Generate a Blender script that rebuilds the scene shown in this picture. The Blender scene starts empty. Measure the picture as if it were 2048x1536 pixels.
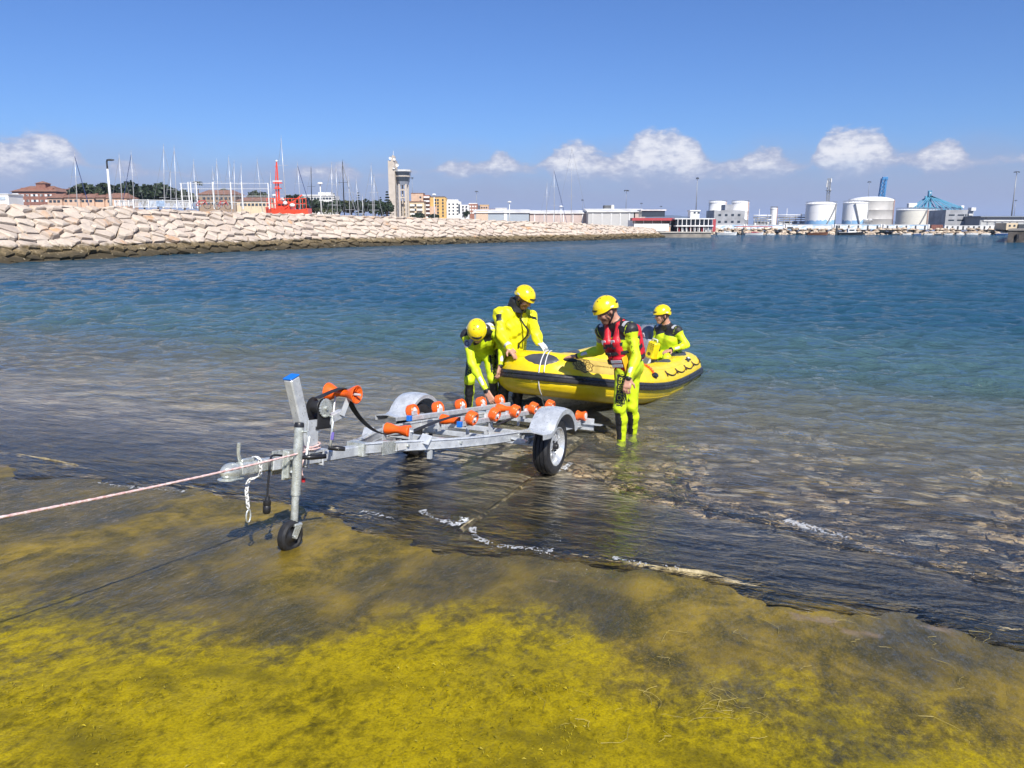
import bpy, bmesh, math, random
import numpy as np
from mathutils import Vector, Matrix, Quaternion, noise as mnoise
from mathutils.bvhtree import BVHTree

random.seed(7); rng = np.random.default_rng(7)
SC = bpy.context.scene
COL = SC.collection
R = math.radians

# ---------------------------------------------------------------- camera, sky, sun, exposure
F_PX, PITCH, CAM_H = 1560.0, math.atan(313/1560.0), 2.2
cam_d = bpy.data.cameras.new('camera'); cam = bpy.data.objects.new('camera', cam_d); COL.objects.link(cam)
cam.location = (0, 0, CAM_H); cam.rotation_euler = (math.pi/2 - PITCH, 0, 0)
cam_d.sensor_width = 36.0; cam_d.lens = 36.0*F_PX/2048.0; cam_d.clip_end = 30000; cam_d.clip_start = 0.05
SC.camera = cam
SUN_AZ, SUN_EL = math.atan2(0.32, -0.95), R(45)          # sun behind the photographer, a little to the right
SUN_DIR = Vector((math.sin(SUN_AZ)*math.cos(SUN_EL), math.cos(SUN_AZ)*math.cos(SUN_EL), math.sin(SUN_EL)))
sl = bpy.data.lights.new('sun', 'SUN'); sl.energy = 5.0; sl.angle = R(0.53); sl.color = (1.0, 0.955, 0.88)
so = bpy.data.objects.new('sun', sl); COL.objects.link(so)
so.rotation_euler = SUN_DIR.to_track_quat('Z', 'Y').to_euler(); so.location = (5, -10, 30)
SC.cycles.max_bounces = 6; SC.cycles.diffuse_bounces = 2; SC.cycles.glossy_bounces = 3; SC.cycles.transmission_bounces = 3; SC.cycles.transparent_max_bounces = 10
SC.cycles.caustics_reflective = False; SC.cycles.caustics_refractive = False; SC.cycles.use_adaptive_sampling = True; SC.cycles.adaptive_threshold = 0.02
SC.view_settings.view_transform = 'Standard'; SC.view_settings.look = 'None'
SC.view_settings.exposure = 0.40; SC.view_settings.gamma = 1.0; SC.view_settings.use_curve_mapping = False

CP, SP = math.cos(PITCH), math.sin(PITCH)
def ray(u, v):
    a = (v-768)/F_PX
    return Vector(((u-1024)/F_PX, CP-a*SP, -(SP+a*CP)))
def onz(u, v, z=0.0):
    r = ray(u, v); t = (z-CAM_H)/r.z
    return Vector((r.x*t, r.y*t, z))
def at(u, v, Y):
    r = ray(u, v); t = Y/r.y
    return Vector((r.x*t, Y, CAM_H+r.z*t))

class NT:
    """small helper to wire shader nodes"""
    def __init__(s, tree): s.t = tree; s.n = tree.nodes; s.l = tree.links
    def new(s, typ, **kw):
        n = s.n.new(typ)
        for k, v in kw.items(): setattr(n, k, v)
        return n
    def put(s, sock, val):
        if val is None: return
        if hasattr(val, 'is_output') or hasattr(val, 'links'): s.l.new(val, sock)
        else:
            if isinstance(val, (tuple, list)) and len(val) == 3 and sock.type == 'RGBA': val = (*val, 1)
            sock.default_value = val
    def math(s, op, a, b=None, c=None, clamp=False):
        n = s.new('ShaderNodeMath', operation=op, use_clamp=clamp)
        for i, x in enumerate((a, b, c)):
            if x is not None: s.put(n.inputs[i], x)
        return n.outputs[0]
    def mix(s, f, a, b, blend='MIX'):
        n = s.new('ShaderNodeMix', data_type='RGBA', blend_type=blend)
        s.put(n.inputs[0], f); s.put(n.inputs[6], a); s.put(n.inputs[7], b)
        return n.outputs[2]
    def noise(s, vec, scale, detail=3, rough=0.55, dist=0.0, out=0):
        n = s.new('ShaderNodeTexNoise'); s.put(n.inputs['Vector'], vec)
        s.put(n.inputs['Scale'], scale); n.inputs['Detail'].default_value = detail
        n.inputs['Roughness'].default_value = rough; n.inputs['Distortion'].default_value = dist
        return n.outputs[out]
    def ss(s, x, a, b, lo=0.0, hi=1.0):
        n = s.new('ShaderNodeMapRange', interpolation_type='SMOOTHSTEP')
        s.put(n.inputs[0], x)
        for i, v in enumerate((a, b, lo, hi)): s.put(n.inputs[i+1], v)
        return n.outputs[0]
    def mapping(s, vec, scale=(1, 1, 1), rot=(0, 0, 0), loc=(0, 0, 0)):
        n = s.new('ShaderNodeMapping'); s.put(n.inputs[0], vec)
        n.inputs['Scale'].default_value = scale; n.inputs['Rotation'].default_value = rot; n.inputs['Location'].default_value = loc
        return n.outputs[0]
    def bump(s, h, strength=0.5, dist=0.01, normal=None):
        n = s.new('ShaderNodeBump'); n.inputs['Strength'].default_value = strength
        n.inputs['Distance'].default_value = dist; s.put(n.inputs['Height'], h); s.put(n.inputs['Normal'], normal)
        return n.outputs[0]

# ---- world: physical sky, a low lavender cloud bank and fair-weather cumulus laid out by direction
W = bpy.data.worlds.new('World'); W.cycles.sampling_method = 'MANUAL'; W.cycles.sample_map_resolution = 256; SC.world = W; W.use_nodes = True
w = NT(W.node_tree); w.n.clear()
sky = w.new('ShaderNodeTexSky', sky_type='NISHITA'); sky.sun_disc = False
sky.sun_elevation = SUN_EL; sky.sun_rotation = SUN_AZ
sky.air_density = 1.0; sky.dust_density = 0.35; sky.ozone_density = 3.0; sky.altitude = 0
tc = w.new('ShaderNodeTexCoord'); sep = w.new('ShaderNodeSeparateXYZ'); w.l.new(tc.outputs['Generated'], sep.inputs[0])
az = w.math('ARCTAN2', sep.outputs[0], sep.outputs[1]); el = w.math('ARCSINE', sep.outputs[2])
cv = w.new('ShaderNodeCombineXYZ'); w.put(cv.inputs[0], az); w.put(cv.inputs[1], w.math('MULTIPLY', el, 1.9)); cvo = cv.outputs[0]
n_big = w.noise(cvo, 9, 5, 0.55); n_mid = w.noise(cvo, 22, 9, 0.66, 0.25); n_fine = w.noise(cvo, 70, 5, 0.6)
bank = w.ss(w.math('ADD', el, w.math('MULTIPLY', w.math('SUBTRACT', n_big, 0.5), 0.055)), 0.118, 0.030)
def azel(u, v):
    r = ray(u, v).normalized(); return math.atan2(r.x, r.y), math.asin(r.z)
# envelope of the cumulus row by azimuth (mirrored on round the horizon): (pixel column, cloud middle row, half height, strength)
puffs = [(-160, 320, 26, .1), (-60, 320, 30, .55), (30, 318, 34, .85), (85, 300, 36, .9), (150, 318, 26, .45), (200, 338, 18, .1), (245, 340, 22, .55), (300, 345, 18, .1), (560, 348, 18, .0), (620, 345, 22, .55), (690, 348, 22, .5), (735, 350, 18, .1), (860, 342, 16, .1),
         (915, 338, 20, .62), (960, 336, 16, .45), (1000, 328, 24, .85), (1050, 335, 18, .25), (1100, 328, 26, .55), (1160, 322, 36, .95), (1225, 332, 28, .8), (1270, 318, 40, .95), (1330, 312, 46, 1.1), (1390, 324, 40, 1.0), (1450, 338, 22, .5), (1490, 330, 24, .65), (1540, 322, 28, .85), (1600, 332, 20, .25),
         (1640, 310, 30, .75), (1700, 302, 40, 1.05), (1760, 306, 36, 1.0), (1815, 322, 20, .35), (1850, 318, 28, .75), (1890, 312, 32, .9), (1940, 324, 20, .3), (2030, 320, 20, .15), (2120, 315, 34, .8), (2200, 322, 20, .2)]
A0, A1 = -0.75, 0.75
def fcurve(x, pts):
    n = w.new('ShaderNodeFloatCurve'); c = n.mapping.curves[0]; w.put(n.inputs[1], x)
    while len(c.points) > 2: c.points.remove(c.points[0])
    c.points[0].location = (0, pts[0][1]); c.points[1].location = (1, pts[-1][1])
    for (px_, py_) in pts: c.points.new(px_, py_)
    n.mapping.use_clip = False; n.mapping.update(); return n.outputs[0]
xx = w.math('DIVIDE', w.math('PINGPONG', w.math('ADD', az, -A0+4*(A1-A0)), A1-A0), A1-A0)
pe = [((azel(p_[0], p_[1])[0]-A0)/(A1-A0), *azel(p_[0], p_[1])[1:], p_[2]*1.02/1500., min(1.15, p_[3]+.10)) for p_ in puffs]
f_el = fcurve(xx, [(p_[0], p_[1]*5) for p_ in pe]); f_h = fcurve(xx, [(p_[0], p_[2]*20) for p_ in pe]); f_st = fcurve(xx, [(p_[0], p_[3]*0.8) for p_ in pe])
dy = w.math('DIVIDE', w.math('SUBTRACT', el, w.math('MULTIPLY', f_el, 0.2)), w.math('MULTIPLY', f_h, 0.05))
up_ = w.math('MAXIMUM', dy, 0.0); dn_ = w.math('MULTIPLY', w.math('MAXIMUM', w.math('MULTIPLY', dy, -1.0), 0.0), 0.85)
tot = w.math('SUBTRACT', w.math('MULTIPLY', f_st, 1.25), w.math('POWER', w.math('MINIMUM', w.math('ADD', up_, dn_), 6.0), 1.5))
dens = w.math('ADD', w.math('MULTIPLY', tot, 0.9), w.math('ADD', w.math('MULTIPLY', w.math('SUBTRACT', n_mid, 0.52), 1.9), w.math('MULTIPLY', w.math('SUBTRACT', n_fine, 0.5), 0.55)))
puff = w.math('MULTIPLY', w.ss(dens, -0.16, 0.42), w.ss(dy, -1.9, 0.1, 0.0, 1.0))
shade = w.ss(w.math('ADD', w.math('MULTIPLY', dens, 0.45), w.math('ADD', w.math('MULTIPLY', el, 3.2), w.math('MULTIPLY', w.math('SUBTRACT', n_fine, 0.5), 0.9))), 0.26, 0.90)
SKY_K = 0.093
skyc = w.mix(1.0, sky.outputs[0], (SKY_K*0.455, SKY_K*0.655, SKY_K*1.03), 'MULTIPLY')
skyc = w.mix(w.math('MULTIPLY', bank, 0.90), skyc, (0.282, 0.308, 0.43))
pc = w.mix(shade, (0.35, 0.375, 0.49), (0.80, 0.775, 0.765))
skyc = w.mix(w.math('MULTIPLY', puff, 0.86), skyc, pc)
bg = w.new('ShaderNodeBackground'); w.put(bg.inputs[0], skyc); bg.inputs[1].default_value = 1.0
wo = w.new('ShaderNodeOutputWorld'); w.l.new(bg.outputs[0], wo.inputs[0])

# ---------------------------------------------------------------- materials
def mat(name, col, rough=0.5, metal=0.0, var=0.12, scale=6.0, bump=0.0, bscale=60.0, bdist=0.004, coat=0.0, col2=None, spec=0.5, trans=0.0, alpha=1.0, sheen=0.0):
    m = bpy.data.materials.get(name)
    if m: return m
    m = bpy.data.materials.new(name); m.use_nodes = True
    t = NT(m.node_tree); b = t.n['Principled BSDF']
    tcn = t.new('ShaderNodeTexCoord'); v = tcn.outputs['Object']
    n = t.noise(v, scale, 5, 0.6)
    c2 = col2 or tuple(max(0, c*(1-2.2*var)) for c in col); c1 = tuple(min(1, c*(1+var)) for c in col)
    t.put(b.inputs['Base Color'], t.mix(t.ss(n, 0.3, 0.7), c2, c1))
    b.inputs['Metallic'].default_value = metal
    nr = t.noise(v, scale*3.1, 4)
    t.put(b.inputs['Roughness'], t.ss(nr, 0.3, 0.7, max(0.02, rough*0.75), min(1, rough*1.25)))
    b.inputs['Specular IOR Level'].default_value = spec
    if coat: b.inputs['Coat Weight'].default_value = coat; b.inputs['Coat Roughness'].default_value = 0.06
    if trans: b.inputs['Transmission Weight'].default_value = trans
    if alpha < 1: b.inputs['Alpha'].default_value = alpha
    if bump: t.put(b.inputs['Normal'], t.bump(t.noise(v, bscale, 4), bump, bdist))
    return m

# ---------------------------------------------------------------- mesh builder
class MB:
    def __init__(s): s.v = []; s.f = []; s.m = []; s.cur = 0
    def add(s, vs, fs, M=None):
        o = len(s.v)
        s.v += [tuple(M @ Vector(p)) for p in vs] if M is not None else [tuple(p) for p in vs]
        s.f += [tuple(i+o for i in f) for f in fs]; s.m += [s.cur]*len(fs); return s
    def box(s, c, size, M=None, bev=0.0):
        x, y, z = (d/2 for d in size); c = Vector(c)
        if bev <= 0:
            vs = [c+Vector((sx*x, sy*y, sz*z)) for sx in (-1, 1) for sy in (-1, 1) for sz in (-1, 1)]
            fs = [(0, 1, 3, 2), (4, 6, 7, 5), (0, 4, 5, 1), (2, 3, 7, 6), (0, 2, 6, 4), (1, 5, 7, 3)]
            return s.add(vs, fs, M)
        b = min(bev, x*.9, y*.9, z*.9); vs = []; idx = {}
        for sx in (-1, 1):
            for sy in (-1, 1):
                for sz in (-1, 1):
                    for ax in range(3):
                        p = [sx*(x-b), sy*(y-b), sz*(z-b)]; p[ax] += (sx, sy, sz)[ax]*b
                        idx[(sx, sy, sz, ax)] = len(vs); vs.append(c+Vector(p))
        fs = []
        for ax in range(3):
            o = [i for i in range(3) if i != ax]
            for sg in (-1, 1):
                q = []
                for (a, b2) in ((-1, -1), (1, -1), (1, 1), (-1, 1)):
                    k = [0, 0, 0]; k[ax] = sg; k[o[0]] = a; k[o[1]] = b2; q.append(idx[(*k, ax)])
                fs.append(tuple(q))
        for a in range(3):
            o1, o2 = [i for i in range(3) if i != a]
            for s1 in (-1, 1):
                for s2 in (-1, 1):
                    k = [0, 0, 0]; k[o1] = s1; k[o2] = s2; lo = list(k); hi = list(k); lo[a] = -1; hi[a] = 1
                    fs.append((idx[(*lo, o1)], idx[(*hi, o1)], idx[(*hi, o2)], idx[(*lo, o2)]))
        for sx in (-1, 1):
            for sy in (-1, 1):
                for sz in (-1, 1): fs.append(tuple(idx[(sx, sy, sz, a)] for a in range(3)))
        return s.add(vs, fs, M)
    def bar(s, a, b, w_, h_, up=(0, 0, 1), M=None, bev=0.0):
        a = Vector(a); b = Vector(b); d = b-a; L = d.length; x = d.normalized(); up = Vector(up)
        y = up.cross(x)
        if y.length < 1e-4: y = Vector((1, 0, 0)).cross(x)
        y.normalize(); z = x.cross(y)
        T = Matrix((( x.x, y.x, z.x, (a.x+b.x)/2), (x.y, y.y, z.y, (a.y+b.y)/2), (x.z, y.z, z.z, (a.z+b.z)/2), (0, 0, 0, 1)))
        return s.box((0, 0, 0), (L, w_, h_), (M @ T) if M is not None else T, bev)
    def tube(s, pts, r, n=8, caps=True, M=None, closed=False):
        P = [Vector(p) for p in pts]; k = len(P); rr = r if isinstance(r, (list, tuple)) else [r]*k
        vs = []; fs = []; prev = None
        for i, p in enumerate(P):
            a = P[i-1] if (i > 0 or closed) else P[i]; b = P[(i+1) % k] if (i < k-1 or closed) else P[i]
            t = (b-a).normalized()
            if prev is None:
                u = t.cross(Vector((0, 0, 1)));
                if u.length < 1e-3: u = t.cross(Vector((1, 0, 0)))
            else: u = prev - t*prev.dot(t)
            u.normalize(); prev = u; v2 = t.cross(u)
            vs += [p+(u*math.cos(2*math.pi*j/n)+v2*math.sin(2*math.pi*j/n))*rr[i] for j in range(n)]
        for i in range(k if closed else k-1):
            i2 = (i+1) % k
            for j in range(n): fs.append((i*n+j, i*n+(j+1) % n, i2*n+(j+1) % n, i2*n+j))
        if caps and not closed: fs += [tuple(range(n))[::-1], tuple((k-1)*n+j for j in range(n))]
        return s.add(vs, fs, M)
    def cyl(s, a, b, r0, r1=None, n=12, M=None): return s.tube([a, b], [r0, r0 if r1 is None else r1], n, True, M)
    def lathe(s, prof, n=24, M=None, arc=2*math.pi, start=0.0):
        """profile [(r, z)] turned about local z"""
        full = abs(arc-2*math.pi) < 1e-6; cols = n if full else n+1; vs = []; fs = []
        for j in range(cols):
            a = start+arc*j/n
            vs += [(r*math.cos(a), r*math.sin(a), z) for r, z in prof]
        k = len(prof)
        for j in range(n):
            j2 = (j+1) % cols
            for i in range(k-1): fs.append((j*k+i, j2*k+i, j2*k+i+1, j*k+i+1))
        return s.add(vs, fs, M)
    def prism(s, poly, z0, z1, M=None):
        n = len(poly); vs = [(x, y, z0) for x, y in poly]+[(x, y, z1) for x, y in poly]
        fs = [tuple(range(n))[::-1], tuple(range(n, 2*n))]+[(i, (i+1) % n, n+(i+1) % n, n+i) for i in range(n)]
        return s.add(vs, fs, M)
    def ell(s, c, r, nu=14, nv=9, M=None):
        vs = [(c[0], c[1], c[2]-r[2])]
        for i in range(1, nv):
            t = -math.pi/2+math.pi*i/nv
            for j in range(nu):
                a = 2*math.pi*j/nu; vs.append((c[0]+r[0]*math.cos(t)*math.cos(a), c[1]+r[1]*math.cos(t)*math.sin(a), c[2]+r[2]*math.sin(t)))
        vs.append((c[0], c[1], c[2]+r[2])); fs = []
        for j in range(nu): fs.append((0, 1+(j+1) % nu, 1+j)); fs.append((len(vs)-1, 1+(nv-2)*nu+j, 1+(nv-2)*nu+(j+1) % nu))
        for i in range(nv-2):
            for j in range(nu): fs.append((1+i*nu+j, 1+i*nu+(j+1) % nu, 1+(i+1)*nu+(j+1) % nu, 1+(i+1)*nu+j))
        return s.add(vs, fs, M)
    def build(s, name, mats, parent=None, smooth=False, loc=None, auto=None):
        me = bpy.data.meshes.new(name); me.from_pydata(s.v, [], s.f)
        mats = mats if isinstance(mats, (list, tuple)) else [mats]
        for m in mats: me.materials.append(m)
        if len(mats) > 1: me.polygons.foreach_set('material_index', s.m)
        bm = bmesh.new(); bm.from_mesh(me); bmesh.ops.recalc_face_normals(bm, faces=bm.faces); bm.to_mesh(me); bm.free()
        if smooth:
            me.polygons.foreach_set('use_smooth', [True]*len(me.polygons))
            if auto: me.set_sharp_from_angle(angle=R(auto))
        me.update(); return link(name, me, parent, loc)
def link(name, me, parent=None, loc=None):
    o = bpy.data.objects.new(name, me); COL.objects.link(o)
    if parent is not None: o.parent = parent
    if loc is not None: o.location = loc
    return o
def np_mesh(name, V, Fq, mats, smooth=True, midx=None):
    """fast mesh from numpy arrays (all quads or all tris)"""
    me = bpy.data.meshes.new(name); V = np.asarray(V, np.float32); Fq = np.asarray(Fq, np.int32); k = Fq.shape[1]
    me.vertices.add(len(V)); me.vertices.foreach_set('co', V.ravel())
    me.loops.add(Fq.size); me.loops.foreach_set('vertex_index', Fq.ravel())
    me.polygons.add(len(Fq)); me.polygons.foreach_set('loop_start', np.arange(0, Fq.size, k, dtype=np.int32))
    me.polygons.foreach_set('loop_total', np.full(len(Fq), k, np.int32))
    for m in (mats if isinstance(mats, (list, tuple)) else [mats]): me.materials.append(m)
    if midx is not None: me.polygons.foreach_set('material_index', np.asarray(midx, np.int32))
    me.polygons.foreach_set('use_smooth', np.full(len(Fq), smooth))
    me.update(calc_edges=True); me.validate(); return me
def empty(name, loc=(0, 0, 0), rz=0.0):
    o = bpy.data.objects.new(name, None); COL.objects.link(o); o.location = loc; o.rotation_euler = (0, 0, rz); o.empty_display_size = 0.2
    return o
def tag(o, label=None, cat=None, group=None, kind=None):
    if label: o['label'] = label
    if cat: o['category'] = cat
    if group: o['group'] = group
    if kind: o['kind'] = kind
    return o
def Tm(loc, rot=(0, 0, 0)):
    return Matrix.Translation(Vector(loc)) @ Matrix.Rotation(rot[2], 4, 'Z') @ Matrix.Rotation(rot[1], 4, 'Y') @ Matrix.Rotation(rot[0], 4, 'X')
def align(p, zdir, xhint=(0, 0, 1)):
    z = Vector(zdir).normalized(); x = Vector(xhint); x = x - z*x.dot(z)
    if x.length < 1e-4: x = Vector((1, 0, 0)) - z*z.x
    x.normalize(); y = z.cross(x)
    return Matrix(((x.x, y.x, z.x, p[0]), (x.y, y.y, z.y, p[1]), (x.z, y.z, z.z, p[2]), (0, 0, 0, 1)))
# value noise for geometry
def _h(i, j, sd):
    n = (i*374761393 + j*668265263 + sd*974634777) & 0xffffffff
    n = ((n ^ (n >> 13))*1274126177) & 0xffffffff
    return ((n ^ (n >> 16)) & 0xffff)/65535.0
def vnoise(x, y, sd=0):
    x = np.asarray(x, float); y = np.asarray(y, float)
    i = np.floor(x).astype(np.int64); j = np.floor(y).astype(np.int64); fx = x-i; fy = y-j
    fx = fx*fx*(3-2*fx); fy = fy*fy*(3-2*fy)
    a = _h(i, j, sd); b = _h(i+1, j, sd); c = _h(i, j+1, sd); d = _h(i+1, j+1, sd)
    return (a*(1-fx)+b*fx)*(1-fy)+(c*(1-fx)+d*fx)*fy
def fbm(x, y, oct=4, sd=0):
    s = 0; a = 0.5; f = 1.0
    for o in range(oct): s = s+a*vnoise(x*f+17.3*o, y*f-9.1*o, sd+o); a *= 0.5; f *= 2.03
    return s/(1-0.5**oct)
def sstep(x, a, b):
    t = np.clip((x-a)/(b-a), 0, 1); return t*t*(3-2*t)
# ---------------------------------------------------------------- ramp, seabed, water
DD = Vector((0.404, 0.9148)); WW = Vector((0.9148, -0.404))        # down the ramp / along the shore
S_W, SLOPE = 6.2, 0.09
def sw_xy(s, w_): return (s*DD.x+w_*WW.x, s*DD.y+w_*WW.y)
def ramp_z(s): return (S_W-s)*SLOPE
def bed_z(s):
    s = np.asarray(s, float)
    return np.where(s < 11, (S_W-s)*SLOPE, (S_W-11)*SLOPE - (s-11)*0.16).clip(-5)
def s_end(w_): return np.clip(6.15+(-1.46-np.asarray(w_))*0.446, 4.9, 30)   # where the last slab is broken away, to the right

def ramp_material():
    m = bpy.data.materials.new('wet_algae_concrete'); m.use_nodes = True; t = NT(m.node_tree); b = t.n['Principled BSDF']
    g = t.new('ShaderNodeNewGeometry'); pos = g.outputs['Position']
    rot = t.mapping(pos, rot=(0, 0, math.atan2(DD.x, DD.y)))       # x along the shore, y down the ramp
    sp = t.new('ShaderNodeSeparateXYZ'); t.put(sp.inputs[0], rot); w_, s_ = sp.outputs[0], sp.outputs[1]
    big = t.noise(rot, 0.75, 4, 0.55); mid = t.noise(t.mapping(rot, (1, 0.7, 1), rot=(0, 0, 0.5)), 3.2, 6, 0.62, 0.6); fine = t.noise(t.mapping(rot, (1.0, 0.72, 1), rot=(0, 0, 0.9)), 20, 7, 0.72, 0.2)
    tiny = t.noise(rot, 95, 4, 0.7)
    # mossy bright growth up the ramp, brown weed lower down
    lim = t.ss(w_, -3.2, -1.4, 2.05, 3.12)
    e = t.math('ADD', t.math('SUBTRACT', lim, s_), t.math('ADD', t.math('MULTIPLY', t.math('SUBTRACT', big, 0.5), 1.5), t.math('MULTIPLY', t.math('SUBTRACT', mid, 0.5), 1.1)))
    moss = t.ss(t.math('ADD', e, t.math('MULTIPLY', t.math('SUBTRACT', fine, 0.5), 0.9)), -0.35, 0.35)
    mossn = t.ss(t.math('ADD', t.math('MULTIPLY', fine, 0.75), t.math('MULTIPLY', mid, 0.45)), 0.38, 0.74)
    mossc = t.mix(mossn, (0.085, 0.068, 0.003), (0.43, 0.325, 0.004))
    mossc = t.mix(t.ss(tiny, 0.30, 0.62), t.mix(0.42, mossc, (0.035, 0.030, 0.004)), mossc)
    patch = t.ss(t.math('ADD', t.noise(t.mapping(rot, (0.8, 1.2, 1), loc=(1.3, 8.8, 0)), 2.3, 5, 0.62), t.math('MULTIPLY', t.math('SUBTRACT', fine, 0.5), 0.5)), 0.52, 0.70)
    mossc = t.mix(t.math('MULTIPLY', patch, 0.72), mossc, t.mix(fine, (0.035, 0.034, 0.006), (0.13, 0.105, 0.010)))
    weedn = t.ss(t.math('ADD', t.math('MULTIPLY', mid, 0.8), t.math('MULTIPLY', fine, 0.35)), 0.42, 0.78)
    weed = t.mix(weedn, (0.055, 0.046, 0.010), (0.30, 0.205, 0.020))
    weed = t.mix(t.ss(tiny, 0.45, 0.75), weed, t.mix(0.5, weed, (0.36, 0.25, 0.05)))
    slick = t.ss(t.math('ADD', t.noise(t.mapping(rot, (0.9, 0.35, 1), rot=(0, 0, 0.55), loc=(3.1, 1.7, 0)), 1.3, 3), t.math('MULTIPLY', fine, 0.12)), 0.50, 0.66)
    weed = t.mix(t.math('MULTIPLY', slick, 0.6), weed, (0.036, 0.031, 0.012))
    # barnacle-crusted scars and bare grey concrete toward the lower right
    bare = t.math('MULTIPLY', t.ss(s_, 4.42, 4.6), t.ss(t.math('ADD', w_, t.math('MULTIPLY', mid, 0.8)), -1.4, -0.6))
    weed = t.mix(t.math('MULTIPLY', bare, 0.85), weed, t.mix(fine, (0.11, 0.10, 0.075), (0.24, 0.21, 0.155)))
    scar = t.math('MULTIPLY', t.ss(t.noise(t.mapping(rot, (0.75, 1.3, 1), loc=(7.3, 2.2, 0)), 2.1, 3, 0.6), 0.66, 0.71), t.ss(s_, 3.2, 4.0))
    weed = t.mix(t.math('MULTIPLY', scar, 0.7), weed, t.mix(fine, (0.11, 0.07, 0.03), (0.36, 0.26, 0.16)))
    weed = t.mix(t.math('MULTIPLY', t.ss(t.math('ADD', s_, t.math('MULTIPLY', mid, 1.2)), 5.2, 7.2), 0.95), weed, t.mix(t.ss(t.math('ADD', mid, t.math('MULTIPLY', fine, 0.3)), 0.45, 0.8), (0.34, 0.29, 0.20), (0.74, 0.65, 0.50)))
    col = t.mix(moss, weed, mossc)
    t.put(b.inputs['Base Color'], col)
    t.put(b.inputs['Roughness'], t.mix(moss, (0.45,)*3, (0.62,)*3))
    b.inputs['Specular IOR Level'].default_value = 0.06
    h = t.math('ADD', t.math('MULTIPLY', fine, 1.0), t.math('ADD', t.math('MULTIPLY', tiny, 0.45), t.math('MULTIPLY', mid, 1.2)))
    t.put(b.inputs['Normal'], t.bump(h, 0.62, 0.010))
    # a running film of water: clear coat with its own ripples
    rip = t.noise(t.mapping(rot, (2.2, 0.55, 1), rot=(0, 0, 0.95)), 9, 4, 0.6, 0.5)
    rip2 = t.noise(t.mapping(rot, (1.6, 0.6, 1), rot=(0, 0, 0.8)), 30, 3, 0.6)
    t.put(b.inputs['Coat Normal'], t.bump(t.math('ADD', rip, t.math('MULTIPLY', rip2, 0.35)), 0.55, 0.03))
    t.put(b.inputs['Coat Weight'], t.math('MULTIPLY', t.math('MULTIPLY_ADD', slick, 0.40, t.ss(rip2, 0.45, 0.62, 0.15, 0.55)), t.math('SUBTRACT', 1.0, t.math('MULTIPLY', moss, 0.72)))); b.inputs['Coat Roughness'].default_value = 0.05; b.inputs['Coat IOR'].default_value = 1.36
    return m
M_RAMP = ramp_material()

def slab(name, s0, s1, w0, w1, ds, parent, ragged=False, wfun=None):
    ns = int((s1-s0)/ds)+1; nw = int((w1-w0)/ds)+1
    S, Wd = np.meshgrid(np.linspace(s0, s1, ns), np.linspace(w0, w1, nw), indexing='ij')
    Wx = Wd.copy()
    if wfun is not None: Wx = wfun(S, Wd)
    rel = (fbm(S*3, Wx*3, 4, 3)-0.5)*0.022 + (fbm(S*14, Wx*14, 3, 5)-0.5)*0.014
    Z = ramp_z(S) + rel
    edge = np.minimum.reduce([S-s0, s1-S, Wd-w0, w1-Wd]); Z -= 0.02*(1-sstep(edge, 0, 0.03))
    if ragged: Z -= 0.17*sstep(S - s_end(Wx) + (fbm(S*2, Wx*2, 3, 8)-0.5)*0.9, -0.25, 0.7)
    V = np.stack([S*DD.x+Wx*WW.x, S*DD.y+Wx*WW.y, Z], -1).reshape(-1, 3)
    i = np.arange((ns-1)*nw).reshape(ns-1, nw)[:, :-1].ravel()
    me = np_mesh(name, V, np.stack([i, i+1, i+nw+1, i+nw], 1), M_RAMP)
    return link(name, me, parent)
ramp = MB()
q = [sw_xy(-9, -14), sw_xy(-9, 9), sw_xy(16, 9), sw_xy(16, -14)]
ramp.add([(x, y, ramp_z(-9 if i < 2 else 16)-0.14) for i, (x, y) in enumerate(q)], [(0, 1, 2, 3)])
M_JOINT = mat('joint_crust', (0.44, 0.36, 0.20), 0.55, var=0.35, scale=7, bump=0.8, bscale=40, bdist=0.012, col2=(0.12, 0.09, 0.03), coat=0.4)
ramp = tag(ramp.build('boat_ramp', M_JOINT), 'wet algae-covered concrete slipway running down into the harbour water', kind='structure')
slab('slab', -4.0, 4.462, -11, 6, 0.05, ramp)
def jw(s): return -2.38 - (np.asarray(s)-4.5)*0.106
slab('slab', 4.478, 15, -13, -2.4, 0.06, ramp, wfun=lambda S, Wd: Wd + (jw(S)-0.02+2.4)*sstep(Wd, -6, -2.4))
slab('slab', 4.478, 13, -2.4, 8, 0.06, ramp, ragged=True, wfun=lambda S, Wd: Wd + (jw(S)+0.02+2.4)*(1-sstep(Wd, -2.4, 1)))
def ridge(name, pts, wid, hgt, parent, sd):
    V = []; Fq = []; n = len(pts); k = 7
    for i, (s, w_) in enumerate(pts):
        a = pts[max(0, i-1)]; b = pts[min(n-1, i+1)]; d = Vector((b[0]-a[0], b[1]-a[1])).normalized(); nx = Vector((-d.y, d.x))
        ww_ = wid*(0.45+1.1*float(fbm(i*0.11, sd, 3, sd))); hh = hgt*(0.1+1.5*float(fbm(i*0.19, sd+3, 3, sd+1))); off = 0.03*(float(fbm(i*0.07, sd, 3, sd+2))-0.5)
        for j in range(k):
            x = (j/(k-1)-0.5)*2; sw_ = (s+nx.x*(x*ww_+off), w_+nx.y*(x*ww_+off)); xy = sw_xy(*sw_)
            V.append((*xy, ramp_z(sw_[0]) - 0.035 + (hh+0.033-0.045*max(0, 0.60-float(fbm(i*0.045, sd+9, 3, sd+7)))/0.25)*(1-x*x)**0.7 + 0.006*(random.random()-0.5)))
    for i in range(n-1):
        for j in range(k-1): Fq.append((i*k+j, i*k+j+1, (i+1)*k+j+1, (i+1)*k+j))
    return link(name, np_mesh(name, V, Fq, M_JOINT), parent)
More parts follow.
